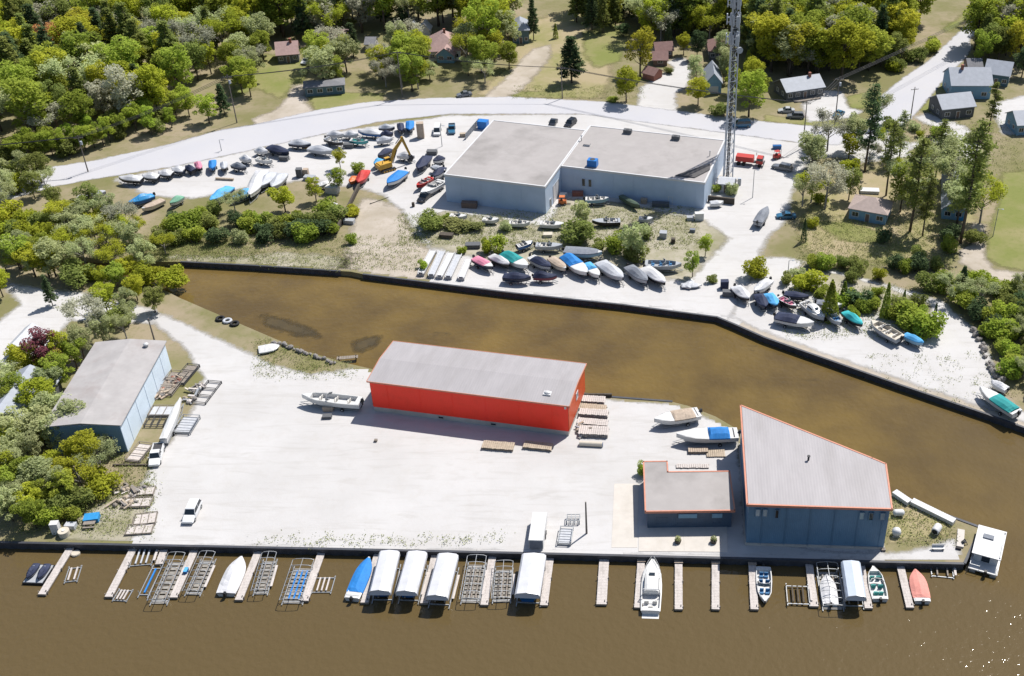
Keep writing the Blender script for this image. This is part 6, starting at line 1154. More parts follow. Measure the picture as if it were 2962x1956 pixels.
def lift(label, a, b, width, canopy=None, bunks=2, bunkm='wood_old', posts=True, high=1.45, hoop=True, zr=-1.1, walk=True, name='boat_lift'):
    zc = 1.5 if canopy else (WATER+high+.2 if hoop else zr)
    A_, B_ = Q(*a, zc), Q(*b, zc); d = B_-A_; L = d.length; rz = math.atan2(d.y, d.x); t = thing(name, label, 'boat lift', (A_.x, A_.y, WATER), rz); W = width/2
    if canopy:
        zt = 1.5-WATER
        rings = []; K = 8
        for i in range(K+1):
            x = L*i/K; e = .25 if i in (0,) else 0.0; up = .55-e*.6; sg = -.03 if i % 2 else 0
            rings.append([(x, -W, zt-.75), (x, -W, zt-.1), (x, -W*.82, zt+up*.55+sg), (x, 0, zt+up+sg), (x, W*.82, zt+up*.55+sg), (x, W, zt-.1), (x, W, zt-.75)])
        c = MB(); c.loft(rings, False, False); n = 7; c.add(rings[0], [tuple(range(n-1, -1, -1))])
        in_ = [[(x, y*.985, z-.03) for x, y, z in r] for r in rings]; c.loft(in_, False, False); cv = c.build('canopy', canopy, t)
        e = MB(); e.path([(x+.02, y, z) for x, y, z in rings[-1]], .05, 5); e.build('end_bow', 'aluminium', cv)
        v = MB(); v.add([(L+.01, y, z) for x, y, z in rings[-1][1:6]], [(0, 1, 2, 3, 4)]); v.loft([[(L+.01, -W*.98, zt-.1), (L+.01, W*.98, zt-.1)], [(L+.03, -W*.98, zt-.55), (L+.03, W*.98, zt-.55)]], False, False); v.build('end_valance', 'canopy_bluegrey', cv)
        ph = zt-.4
    else: ph = high
    if posts:
        for x in (.12*L, .88*L):
            for s in (-1, 1): MB().tube((x, s*W*.95, -1.5), (x, s*W*.95, ph), .06, n=5).build('post', 'aluminium', t)
    f = MB(); zz = (zr-WATER)
    for x in (.12*L, .88*L): f.box((x, 0, zz), (.14, width*.95, .14))
    for s in (-1, 1): f.box((L*.5, s*W*.95, zz+.08), (L*.96, .12, .12))
    f.build('cradle', 'galvanized', t)
    if hoop and not canopy:
        h = MB(); pz = high
        for s in (-1, 1): h.tube((0, s*W, pz), (L, s*W, pz), .05, n=4)
        for i in range(7):
            x = L*i/6; h.path([(x, -W, pz), (x, -W*.7, pz+.22), (x, 0, pz+.3), (x, W*.7, pz+.22), (x, W, pz)], .05, 4)
        h.tube((0, 0, pz+.3), (L, 0, pz+.3), .05, n=4); h.build('canopy_frame', 'galvanized', t)
        dk = MB()
        for i in range(9): dk.box((L*(.1+.1*i), 0, zz+.02), (L*.07, width*.86, .06))
        dk.build('grating', 'grating_grey', t)
    for k in range(bunks):
        y = (-.5+k/(max(bunks-1, 1)))*width*.45 if bunks > 1 else 0
        MB().box((L*.5, y, zz+.25), (L*.7, .22, .18)).build('bunk', bunkm, t)
    if walk:
        MB().box((L*.5, W+.22, zz+.35), (L*.55, .35, .07)).build('catwalk', 'wood_dock', t)
    return t
lift('white canopied boat lift, first from the left', ('N', 1212, 615), ('N', 1122, 985), 3.1, 'canopy_vinyl'); lift('white canopied boat lift, second from the left', ('N', 1462, 620), ('N', 1362, 990), 3.1, 'canopy_vinyl')
lift('white canopied boat lift, third from the left', ('N', 1742, 640), ('N', 1640, 1030), 3.2, 'canopy_vinyl'); lift('widest white canopied boat lift, fourth from the left', ('O', 202, 640), ('O', 140, 1012), 3.7, 'canopy_vinyl')
lift('blue-grey canopied boat lift in the right group of docks', ('P', 780, 708), ('P', 832, 1035), 2.9, 'canopy_bluegrey')
for i, (t_, b, s, lab) in enumerate((('N', (1200, 700), (1135, 1010), 'blue boat under the first white canopy'), ('N', (1450, 700), (1375, 1020), 'blue boat under the second white canopy'), ('N', (1735, 720), (1660, 1040), 'dark boat under the third white canopy'), ('O', (195, 730), (140, 1060), 'blue boat under the widest white canopy'), ('P', (785, 760), (835, 1050), 'dark boat under the blue-grey canopy'))):
    boat(lab, (t_, b[0], b[1]-10), (t_, s[0], s[1]-10), 'half', 'hull_blue' if 'blue boat' in lab else 'hull_navy', 'canvas_sky' if 'blue boat' in lab else 'canvas_navy', wet=True, beam=2.3, ph=.25, s1=.9, motor=False, zref=-.2, lift=.25, sc_=.92)
lift('empty grey boat lift frame by the second dock', ('M', 1330, 575), ('M', 1270, 760), 3.4, hoop=False, bunks=3, bunkm='canvas_silver', high=1.0)
lift('large empty lift with bare canopy bows, left half, wider one', ('M', 1600, 620), ('M', 1410, 1050), 2.6); lift('narrow empty lift rails left of the wide empty lift', ('M', 1440, 735), ('M', 1290, 1045), 1.5, hoop=False, bunks=1, bunkm='canvas_blue', high=.9, walk=False)
lift('empty lift with bare canopy bows beside the dock with blue box', ('M', 1880, 610), ('M', 1720, 965), 2.4); lift('empty lift with bare bows left of the blue-bunked lift', ('N', 120, 615), ('N', 20, 960), 2.2)
lift('empty lift with bright blue bunks and bare bows', ('N', 430, 680), ('N', 310, 1045), 3.2, bunks=3, bunkm='canvas_blue'); lift('empty lift with bare canopy bows, left of the middle dock', ('N', 2005, 645), ('N', 1935, 1040), 2.9, bunks=3)
lift('empty lift with bare canopy bows, right of the middle dock', ('N', 2250, 695), ('N', 2222, 1030), 2.8, bunks=3); lift('open-framed lift holding the white covered boat', ('P', 565, 710), ('P', 635, 1100), 3.2)
lift('low empty lift with brown bunks and white rails', ('P', 290, 905), ('P', 310, 1115), 3.4, hoop=False, bunks=3, bunkm='wood_dark', high=.8, zr=-.9); lift('submerged empty lift frame near the point', ('P', 1600, 735), ('P', 1615, 860), 3.4, hoop=False, bunks=2, high=.6)
lift('submerged lift rails by the leftmost dock', ('M', 690, 745), ('M', 640, 905), 1.9, hoop=False, bunks=2, bunkm='wood_dock', high=.5, walk=False); lift('submerged lift rails by the second dock', ('M', 1150, 955), ('M', 1080, 1075), 2.2, hoop=False, bunks=3, bunkm='wood_dock', high=.4, walk=False); lift('submerged lift rails left of the blue-covered boat', ('N', 640, 835), ('N', 590, 1005), 3.0, hoop=False, bunks=3, bunkm='wood_dock', high=.5, walk=False)
# jet-ski platform with dark cover at far left, round float, blue dock box
p = Q('M', 350, 815, -.8); t = thing('floating_platform', 'dark floating platform left of the first dock', 'platform', (p.x, p.y, WATER), R(-93)); MB().box((0, 0, .18), (3.9, 3.2, .4)).build('float', 'black_plastic', t); MB().box((0, 0, .41), (3.6, 2.9, .06)).build('deck', 'gel_grey', t)
for s in (-.85, .85):
    c = math.cos(R(-93)); sn = math.sin(R(-93)); P = (p.x-s*sn, p.y+s*c, WATER+.44); j = thing('jet_ski', 'navy-covered jet ski on the dark platform, '+('left' if s < 0 else 'right')+' one', 'jet ski', P, R(-93)); st = hull_parts(j, 3.0, 1.1, .5, .02, 'hull_navy'); cover_part(j, st, 3.0, 'canvas_navy', 0, 1, .55, .5)
    MB().tube((.35, -.4, .95), (.35, .4, .95), .04).build('handlebar', 'black_plastic', j); MB().box((-.4, 0, .82), (1.0, .36, .22), taper=.8).build('seat', 'canvas_grey', j)
p = Q('M', 682, 620, -.8); o = MB(); o.disc((0, 0, .1), .68, .35, 24); o.disc((0, 0, .3), .60, .08, 24); o = o.build('round_float', 'gel_cream'); o.location = (p.x, p.y, WATER); tag(o, 'round pinkish-white float beside the leftmost dock', 'float')
p = Q('M', 1690, 795, -.7); t = thing('dock_box', 'small blue box on the finger dock', 'box', (p.x, p.y, ZD), R(-92)); MB().box((0, 0, .22), (.9, .5, .44)).build('box', 'hull_blue', t); MB().box((0, 0, .48), (.95, .55, .08)).build('lid', 'canvas_sky', t)
# houseboat at the point
A_, B_ = Q('P', 2060, 440, .3), Q('P', 1990, 745, .3); d = B_-A_; rz = math.atan2(d.y, d.x); c = (A_+B_)/2
t = thing('houseboat', 'boxy white houseboat moored at the point', 'boat', (c.x, c.y, WATER), rz); L = 8.6; W = 4.3
for s in (-1, 1): MB().loft([[(x, s*1.5+r*math.cos(a)*.5, .05+r*.42*math.sin(a)) for a in [2*math.pi*k/10 for k in range(10)]] for x, r in ((-L/2, .6), (-L/2+.8, 1), (L/2-.3, 1), (L/2, .9))], True).build('pontoon', 'aluminium', t)
MB().box((0, 0, .55), (L, W, .22)).build('deck', 'gel_white', t); MB().box((-.5, 0, 1.55), (5.4, W-.7, 1.8)).build('cabin', 'gel_white', t); MB().box((-.4, 0, 2.5), (6.6, W, .14)).build('roof', 'white_paint', t)
for s in (-1, 1):
    for x in (-2.2, -.4, 1.2): MB().box((x, s*(W/2-.34), 1.75), (1.1, .06, .6)).build('window', 'glass_blue', t)
MB().box((2.22, 0, 1.5), (.06, 1.2, 1.5)).build('door', 'glass_dark', t)
r = MB()
for s in (-1, 1): r.path([(2.6, s*W*.47, .66), (2.6, s*W*.47, 1.5), (L/2-.1, s*W*.47, 1.5), (L/2-.1, s*W*.47, .66)], .035, 4)
r.path([(L/2-.1, -W*.47, 1.5), (L/2-.1, -.6, 1.5), (L/2-.1, -.6, .66)], .035, 4); r.build('railing', 'aluminium', t)
c2 = MB(); c2.box((L/2+.3, .4, .9), (.6, .5, .7), taper=.8); o = c2.build('outboard_motor', 'black_plastic', t); MB().box((L/2+.3, .4, .2), (.22, .16, .9)).build('motor_leg', 'steel_dark', o)
MB().box((-1.4, -.3, 2.68), (.9, 1.6, .2)).build('solar_panel', 'canvas_grey', t); MB().box((-3.2, W/2-.2, 2.66), (.2, .2, .2)).build('roof_light', 'gel_grey', t); MB().tube((-.5, W/2-.2, 2.7), (2.6, W/2-.2, 2.7), .09).build('rolled_awning', 'white_paint', t)

# ================================================================ vehicles
def wheel(t, x, y, r=.34, w_=.24):
    o = MB().disc((x, y, r), r, w_, 16, 'y').build('wheel', 'rubber', t); MB().disc((x, y+(.125 if y > 0 else -.125), r), r*.58, .02, 12, 'y').build('rim', 'galvanized', o)
def car(label, front, rear, kind, paint, L=None, name=None, cat='car'):
    P1, P0 = Q(*front, .6), Q(*rear, .6); d = P1-P0; rz = math.atan2(d.y, d.x); c = (P1+P0)/2; L = L or min(max(d.length, 3.9), 5.9); W = 1.85; t = thing(name or {'suv': 'parked_car', 'sedan': 'parked_car', 'pickup': 'pickup_truck', 'van': 'van', 'jeep': 'parked_car'}[kind], label, cat, (c.x, c.y, 0), rz)
    h = L/2; hb = {'suv': 1.02, 'sedan': .92, 'pickup': 1.08, 'van': 1.15, 'jeep': 1.05}[kind]
    def ring(x, z0, z1, wb, wt): return [(x, -wb/2, z0), (x, -W/2, (z0+z1)/2), (x, -wt/2, z1), (x, wt/2, z1), (x, W/2, (z0+z1)/2), (x, wb/2, z0)]
    b = MB(); b.loft([ring(-h, .42, hb-.12, W*.86, W*.84), ring(-h+.18, .26, hb, W*.94, W*.92), ring(-h*.4, .24, hb, W*.97, W*.95), ring(h*.35, .24, hb-.02, W*.97, W*.95), ring(h*.8, .26, hb-.16, W*.93, W*.9), ring(h, .40, hb-.32, W*.78, W*.8)], True); b.build('body', paint, t)
    cab = {'suv': (-.92, -.78, .20, .44, 1.72), 'sedan': (-.62, -.38, .12, .42, 1.44), 'pickup': (-.10, -.02, .30, .48, 1.80), 'van': (-.95, -.9, .42, .72, 2.0), 'jeep': (-.88, -.84, .18, .26, 1.8)}[kind]
    x0, x1, x2, x3, zt = cab[0]*h, cab[1]*h, cab[2]*h, cab[3]*h, cab[4]
    g = MB(); g.loft([[(x0, -W*.46, hb-.02), (x0, W*.46, hb-.02), (x3, W*.46, hb-.03), (x3, -W*.46, hb-.03)], [(x1, -W*.39, zt-.06), (x1, W*.39, zt-.06), (x2, W*.39, zt-.06), (x2, -W*.39, zt-.06)]], True); g.build('windows', 'glass_dark', t)
    MB().box(((x1+x2)/2, 0, zt-.02), (x2-x1+.1, W*.8, .1), taper=.94).build('roof', paint, t)
    for s in (-1, 1):
        for xa, xb in ((x0, x1), (x3, x2), ((x0+x3)/2, (x1+x2)/2)): MB().tube((xa, s*W*.465, hb-.02), (xb, s*W*.395, zt-.04), .045, n=4).build('pillar', paint, t)
    if kind == 'pickup':
        bd = MB(); bd.box((-.56*h, 0, hb+.005), (h*.78, W*.8, .03)); bd.build('bed_floor', 'steel_dark', t)
        w_ = MB()
        for s in (-1, 1): w_.box((-.54*h, s*W*.45, hb+.09), (h*.9, .1, .2))
        w_.box((-h+.1, 0, hb+.09), (.1, W*.88, .2)); w_.build('bed_rail', paint, t)
    for x in (-h*.62, h*.62):
        for y in (-W/2+.1, W/2-.1): wheel(t, x, y)
    for s in (-1, 1):
        MB().box((h-.12, s*W*.33, hb-.38), (.16, .34, .16)).build('headlight', 'lamp_clear', t); MB().box((-h+.05, s*W*.38, hb-.25), (.12, .22, .3)).build('tail_light', 'lamp_red', t); MB().box((x3-.1, s*(W/2+.08), hb+.1), (.12, .2, .16)).build('mirror', paint, t)
    return t
car('white SUV parked alone on the white gravel, lower left', ('M', 1700, 345), ('M', 1785, 165), 'suv', 'car_white', 4.9)
car('white pickup truck parked at the front corner of the blue hall', ('I', 1400, 1190), ('I', 1440, 1050), 'pickup', 'car_white', 5.4, cat='truck')
car('dark blue off-road car in the upper right corner of the yard', ('D', 70, 1500), ('D', 250, 1540), 'jeep', 'car_grey')
car('blue pickup truck parked near the road, left of the hall', ('B', 1775, 1225), ('B', 1780, 1120), 'pickup', 'car_blue', 5.3, cat='truck')
car('black car behind the hall roof, left one', ('C', 365, 1130), ('C', 385, 1095), 'sedan', 'car_black', 4.4); car('black SUV behind the hall roof, right one', ('C', 495, 1150), ('C', 570, 1090), 'suv', 'car_black', 4.8)
car('white car parked in front of the long low house', ('D', 150, 1000), ('D', 245, 1000), 'sedan', 'car_silver', 4.6); car('dark grey car with white roof in front of the long low house', ('D', 210, 1050), ('D', 350, 1055), 'suv', 'car_grey', 4.8)
car('small dark blue car by the pole near the long low house', ('D', 650, 1045), ('D', 690, 1020), 'sedan', 'car_blue', 4.2); car('blue car parked beside the green plot', ('H', 140, 450), ('H', 250, 450), 'sedan', 'car_blue', 4.6)
car('white van by the road among the boats', ('B', 1640, 1225), ('B', 1655, 1150), 'van', 'car_white', 5.2, cat='van'); car('white car on the lawn by the pink-roofed cottage', ('B', 425, 575), ('B', 490, 530), 'sedan', 'car_white', 4.5)
car('dark pickup truck at the red motor boat', ('F', 1500, 310), ('F', 1570, 250), 'pickup', 'car_black', 5.2, cat='truck'); car('dark car at the road by the sandy drive', ('B', 1850, 860), ('B', 1930, 850), 'sedan', 'car_grey', 4.4)
car('dark blue van on the road beside the cell tower', ('C', 2030, 1135), ('C', 2145, 1130), 'van', 'car_blue', 5.0, cat='van'); car('red car near the brown-roofed sheds lawn', ('B', 500, 480), ('B', 550, 480), 'sedan', 'car_red', 4.3)
# ---- yellow excavator
def excavator():
    p = Q('B', 1190, 1545); rz = R(38); t = thing('excavator', 'yellow tracked excavator with raised boom among the boats', 'excavator', p, rz); ya = 'cat_yellow'
    for s in (-1, 1):
        k = MB(); pr = [(-2.0, .45), (-1.7, .1), (1.7, .1), (2.0, .45), (1.7, .85), (-1.7, .85)]; k.loft([[(x, s*1.15+y, z) for x, z in pr] for y in (-.28, .28)], True); o = k.build('track', 'steel_dark', t)
        for x in (-1.4, -.7, 0, .7, 1.4): MB().disc((x, s*1.15+s*.3, .36), .24, .05, 10, 'y').build('roller', 'cat_yellow', o)
    MB().box((0, 0, .95), (2.2, 1.7, .3)).build('undercarriage', 'steel_dark', t)
    MB().box((-.55, 0, 1.75), (3.3, 2.5, 1.2), taper=.95).build('engine_housing', ya, t); MB().box((-2.1, 0, 1.6), (.7, 2.4, 1.1)).build('counterweight', ya, t)
    MB().box((.75, .75, 2.25), (1.5, 1.0, 1.5), taper=.88).build('cab', ya, t); g = MB(); g.box((.78, .75, 2.4), (1.52, .86, .9), taper=.92); g.box((.75, .75, 2.4), (1.2, 1.03, .85), taper=.93); g.build('cab_glass', 'glass_dark', t)
    MB().tube((-1.2, -.6, 2.3), (-1.2, -.6, 3.0), .09).build('exhaust', 'steel_dark', t)
    # boom, arm and bucket measured from the photograph in the machine's own plane
    def seg(mb, pts, w_): mb.loft([[(x, y, z) for x, z in pts] for y in (-w_, w_)], True)
    bm = MB(); seg(bm, [(.9, 1.6), (2.4, 5.0), (5.0, 7.3), (5.3, 6.9), (3.1, 4.5), (1.6, 1.6)], .24); bo = bm.build('boom', ya, t)
    for s in (-.32, .32): MB().tube((1.7, s, 1.5), (3.2, s, 4.7), .1).build('boom_cylinder', 'steel_dark', bo)
    am = MB(); seg(am, [(4.6, 7.6), (5.3, 7.7), (7.0, 2.3), (6.6, 2.1)], .18); ao = am.build('arm', ya, t); MB().tube((3.2, 0, 6.3), (4.75, 0, 7.75), .1).build('arm_cylinder', 'steel_dark', ao)
    bk = MB(); seg(bk, [(6.5, 2.3), (7.1, 2.3), (7.4, 1.5), (7.0, .7), (6.2, .55), (6.0, 1.0), (6.5, 1.3)], .55); b_ = bk.build('bucket', 'steel_dark', t)
    for y in (-.45, -.15, .15, .45): MB().box((6.05, y, .62), (.4, .12, .1)).build('tooth', 'galvanized', b_)
excavator()
# ---- red yard machine (boat hauler) by the tower
def hauler():
    A_, B_ = Q('D', -190, 1480), Q('D', 20, 1515); A_ = Q('C', 2030, 1480); B_ = Q('C', 2290, 1510); rz, L = frame_from(A_, B_); t = thing('boat_hauler', 'red boat hauler truck beside the foot of the cell tower', 'truck', A_, rz); L = min(L, 8.5)
    MB().box((L*.5, 0, .95), (L, 1.0, .3)).build('chassis', 'steel_dark', t); MB().box((L*.32, 0, 1.75), (L*.62, 2.3, 1.3), taper=.96).build('body', 'paint_red', t)
    cb = MB(); cb.box((L*.84, 0, 1.7), (L*.22, 2.3, 1.5), taper=.9); cb.build('cab', 'paint_red', t); MB().box((L*.86, 0, 2.05), (L*.21, 2.34, .55), taper=.94).build('windows', 'glass_dark', t)
    for x in (.12, .3, .86):
        for y in (-1.05, 1.05): wheel(t, L*x, y, .48, .3)
    for x in (.1, .3, .5): MB().box((L*x, 1.17, 1.75), (.25, .06, 1.1)).build('stake', 'trim_white', t)
    MB().tube((L*.7, .8, 2.4), (L*.7, .8, 3.2), .08).build('exhaust', 'galvanized', t); MB().box((L*.99, 0, 1.0), (.2, 2.0, .35)).build('bumper', 'steel_dark', t)
hauler()
def small_machine(label, tile, x, y, m, rz=0.4, name='forklift'):
    t = thing(name, label, 'forklift', Q(tile, x, y), rz); MB().box((0, 0, .75), (2.0, 1.1, .8), taper=.93).build('body', m, t)
    for s in (-1, 1): MB().tube((.85, s*.4, .3), (.85, s*.4, 2.6), .06).build('mast_rail', 'steel_dark', t); MB().box((1.4, s*.3, .12), (1.1, .12, .06)).build('fork', 'steel_dark', t)
    r = MB()
    for sx in (-.7, .6):
        for s in (-1, 1): r.tube((sx, s*.5, 1.1), (sx*.8, s*.45, 2.1), .04)
    r.box((-.03, 0, 2.13), (1.3, 1.1, .06)); r.build('overhead_guard', m, t); MB().box((-.2, 0, 1.3), (.5, .5, .35)).build('seat', 'black_plastic', t)
    for sx in (-.65, .65):
        for s in (-.5, .5): wheel(t, sx, s, .3, .2)
small_machine('small orange-red forklift near the dark off-road car', 'D', 110, 1440, 'paint_red'); small_machine('orange forklift by the garage door of the grey hall', 'G', 460, 350, 'paint_orange', 0.0)
# ================================================================ tower, poles and wires
def tower():
    b = Q('G', 1950, 120); t = thing('cell_tower', 'tall steel lattice cell tower with antennas, cut off by the top edge', 'tower', b, R(20)); Ht = 56; n = 22
    r0, r1 = 1.45, .95; ang = [R(90), R(210), R(330)]
    P = lambda k, i: Vector(((r0+(r1-r0)*i/n)*math.cos(ang[k]), (r0+(r1-r0)*i/n)*math.sin(ang[k]), Ht*i/n))
    for k in range(3): MB().tube(P(k, 0), P(k, n), .16, .12, 6).build('leg', 'tower_steel', t)
    br = MB()
    for i in range(n):
        for k in range(3):
            j = (k+1) % 3; br.tube(P(k, i), P(j, i), .06, n=4); br.tube(P(k, i), P(j, i+1), .06, n=4); br.tube(P(j, i), P(k, i+1), .05, n=4)
    br.build('bracing', 'tower_steel', t); c = MB()
    for k in range(6): c.tube((.3*math.cos(k*.7)+.3, .3*math.sin(k*.7)+.2, 0), (.3*math.cos(k*.7)+.1, .3*math.sin(k*.7)+.1, Ht), .08, n=4)
    c.build('cable_run', 'house_dark', t)
    for z in (36.0, 40.5, 44.5, 50, 55):
        pl = MB(); R_ = 1.9
        for k in range(3):
            a, a2 = ang[k]+R(60), ang[(k+1) % 3]+R(60); pl.tube((R_*math.cos(a), R_*math.sin(a), z), (R_*math.cos(a2), R_*math.sin(a2), z), .07, n=4); pl.tube((R_*math.cos(a), R_*math.sin(a), z-1.2), (R_*math.cos(a2), R_*math.sin(a2), z-1.2), .05, n=4); pl.tube((0.8*math.cos(a), .8*math.sin(a), z), (R_*math.cos(a), R_*math.sin(a), z), .06, n=4)
        pt = pl.build('antenna_mount', 'tower_steel', t)
        for k in range(3):
            a, a2 = ang[k]+R(60), ang[(k+1) % 3]+R(60)
            for f_ in (.1, .37, .63, .9):
                x, y = R_*(math.cos(a)*(1-f_)+math.cos(a2)*f_), R_*(math.sin(a)*(1-f_)+math.sin(a2)*f_); rz = math.atan2(y, x); MB().box((x*1.08, y*1.08, z-.4), (.22, .42, 2.4), rz).build('antenna_panel', 'antenna_grey', t)
    MB().disc((1.2, -1.0, 33), .75, .3, 18, 'y').build('dish_antenna', 'antenna_grey', t); MB().box((0, 0, .15), (4.2, 4.2, .3)).build('footing', 'concrete', t)
    for x in (-1.2, .1, 1.4): 
        c = thing('equipment_cabinet', 'grey equipment cabinet at the foot of the cell tower', 'cabinet', (b.x+1.6+x*.9, b.y-3.2, 0), 0, 'cabinets at the tower foot'); MB().box((0, 0, .95), (.8, .7, 1.7)).build('cabinet', 'antenna_grey', c); MB().box((0, -.37, 1.0), (.6, .04, 1.4)).build('door', 'galvanized', c)
tower()
def pole(label, tile, x, y, top, lamp=False, arm=True, xf=False):
    b = Q(tile, x, y); lo, hi = 0.5, 40
    ty = q(tile, 0, top)[1]
    for _ in range(40):
        m = (lo+hi)/2
        if to_px((b.x, b.y, m))[1] > ty: lo = m
        else: hi = m
    h = lo; t = thing('light_pole' if lamp else 'utility_pole', label, 'pole', b, random.uniform(-.3, .3)); MB().tube((0, 0, -.3), (0, 0, h), .17 if not lamp else .10, .11 if not lamp else .07, 8).build('pole', 'pole_wood' if not lamp else 'galvanized', t)
    if arm and not lamp:
        MB().box((0, 0, h-.7), (2.2, .1, .12)).build('crossarm', 'pole_wood', t)
        for s in (-1, -.45, .45, 1): MB().tube((s, 0, h-.64), (s, 0, h-.4), .05).build('insulator', 'antenna_grey', t)
    if xf: MB().disc((.35, 0, h-2.0), .28, .9, 12).build('transformer', 'antenna_grey', t)
    if lamp: MB().box((.4, 0, h), (.9, .06, .06)).build('arm', 'galvanized', t); MB().box((.9, 0, h-.03), (.5, .25, .12)).build('lamp_head', 'antenna_grey', t)
    return b, h
p1 = pole('utility pole beside the road at the far left', 'A', 800, 1560, 1230, xf=True); p2 = pole('utility pole by the driveway, upper left', 'A', 2150, 1115, 680, xf=True); p3 = pole('utility pole in front of the pink bungalow', 'B', 1330, 880, 460); p4 = pole('utility pole on the dry lawn by the road', 'C', 460, 895, 600)
p5 = pole('utility pole right of the long low house', 'D', 635, 1130, 700, xf=True); p6 = pole('utility pole at the yard corner by the road', 'D', 345, 1345, 920); p7 = pole('utility pole at the mouth of the side road', 'D', 1320, 1090, 790)
pole('thin lamp pole by the road above the parked boats, left', 'A', 2010, 1370, 1270, True); pole('thin lamp pole behind the excavator', 'B', 1690, 1330, 1140, True); pole('lamp pole in the gravel right of the grey hall', 'G', 2185, 290, 40, True); pole('dark leaning post by the blue hall drive', 'I', 1400, 75, -120, arm=False); pole('low post beside the gravel lane', 'H', 212, 960, 860, True); pole('black post by the front seawall', 'O', 680, 450, 165, arm=False); pole('bare pole at the lawn on the right', 'H', 2070, 640, 390, True)
def wire(a, b, off, sag):
    (pa, ha), (pb, hb) = a, b; mb = MB(); A_ = Vector((pa.x+off, pa.y, ha-.4)); B_ = Vector((pb.x+off, pb.y, hb-.4)); pts = [A_.lerp(B_, i/12)-Vector((0, 0, sag*4*(i/12)*(1-i/12))) for i in range(13)]
    o = mb.path(pts, .05, 4).build('power_line', 'cable'); return o
far0 = (Vector((-260, 232, 0)), 10.0); far1 = (Vector((150, 395, 0)), 11.0)
spans = [(far0, p1, 'power line running off the left edge'), (p1, p2, 'power line along the road in front of the left wood'), (p2, p3, 'power line from the driveway pole to the pink bungalow pole'), (p3, p4, 'power line across the sandy drive'), (p4, p6, 'power line along the road past the cell tower'), (p6, p5, 'power line from the yard corner to the long low house'), (p5, far1, 'power line along the side road')]
for a, b, lab in spans:
    for off in (-.8, 0, .8): tag(wire(a, b, off, .9), lab, 'power line', 'overhead power lines')
# ================================================================ yard clutter
def crate(label, tile, x, y, d, m, rz=0.0, name='crate', cat=None, z=0.0, lid=None):
    t = thing(name, label, cat or name.replace('_', ' '), Q(tile, x, y), rz); MB().box((0, 0, d[2]/2), d).build('box', m, t)
    MB().box((0, 0, d[2]+.04), (d[0]*1.03, d[1]*1.03, .08)).build('lid', lid or m, t)
    for sx in (-1, 1): MB().box((sx*d[0]*.3, -d[1]/2-.02, d[2]/2), (.08, .05, d[2]*.9)).build('batten', lid or m, t)
    return t
def pallet_stack(label, tile, x, y, L, W, n, rz, m='wood_pale', name='dock_section_stack'):
    """a stack of timber dock sections: boards and bearers are real pieces"""
    t = thing(name, label, 'timber stack', Q(tile, x, y), rz)
    for k in range(n):
        z = .12+k*.30; s = MB(); nb = max(int(L/.35), 4)
        for i in range(nb): s.box((-L/2+(i+.5)*L/nb, random.uniform(-.06, .06), z+.12), (L/nb-.05, W, .06))
        o = s.build('deck_boards', m, t)
        for yy in (-W*.4, W*.4): MB().box((random.uniform(-.1, .1), yy, z), (L, .1, .16)).build('bearer', 'wood_old', o)
for lab, x, y, L, W, n, rz in (('stack of weathered dock sections right of the boathouse, nearest the canal', 745, 640, 4.2, 1.8, 3, -.1), ('second stack of dock sections right of the boathouse', 735, 700, 5.0, 1.6, 2, -.12), ('third stack of dock sections right of the boathouse', 745, 760, 5.2, 1.7, 3, -.1), ('fourth stack of dock sections right of the boathouse', 735, 835, 5.4, 1.7, 2, -.14), ('fifth, greenish stack of dock sections right of the boathouse', 745, 925, 5.2, 2.4, 3, -.08)):
    pallet_stack(lab, 'K', x, y, L, W, n, rz, random.choice(['wood_pale', 'wood_old', 'wood_dock']))
pallet_stack('long low timber stack on the gravel in front of the boathouse, left part', 'J', 2200, 1050, 5.5, 2.0, 2, -.12); pallet_stack('long low timber stack in front of the boathouse, right part', 'K', 240, 1050, 5.0, 1.8, 2, -.16, 'wood_pale')
t = thing('pipe_section', 'long pale pipe with a blue mouth beside the timber stacks', 'pipe', Q('K', 720, 1035), -.08); MB().disc((0, 0, .45), .45, 4.0, 16, 'x').build('pipe', 'gel_cream', t); MB().disc((2.05, 0, .45), .38, .06, 16, 'x').build('end_cap', 'hull_blue', t)
tag(MB().box((0, 0, .35), (5.6, .35, .7)).build('timber_beam', 'wood_dark', None, loc=Q('K', 770, 590)), 'dark beam lying along the canal edge right of the boathouse', 'beam')
pallet_stack('pale timber slabs behind the low shop, front one', 'K', 1690, 1090, 3.4, 1.3, 2, 0, 'canvas_tan'); pallet_stack('pale timber slabs behind the low shop, right one', 'K', 1850, 1110, 3.2, 1.9, 1, 0, 'wood_pale')
pallet_stack('pale boards lying behind the shop roof', 'K', 1640, 1225, 5.5, 1.0, 1, 0, 'wood_dock')
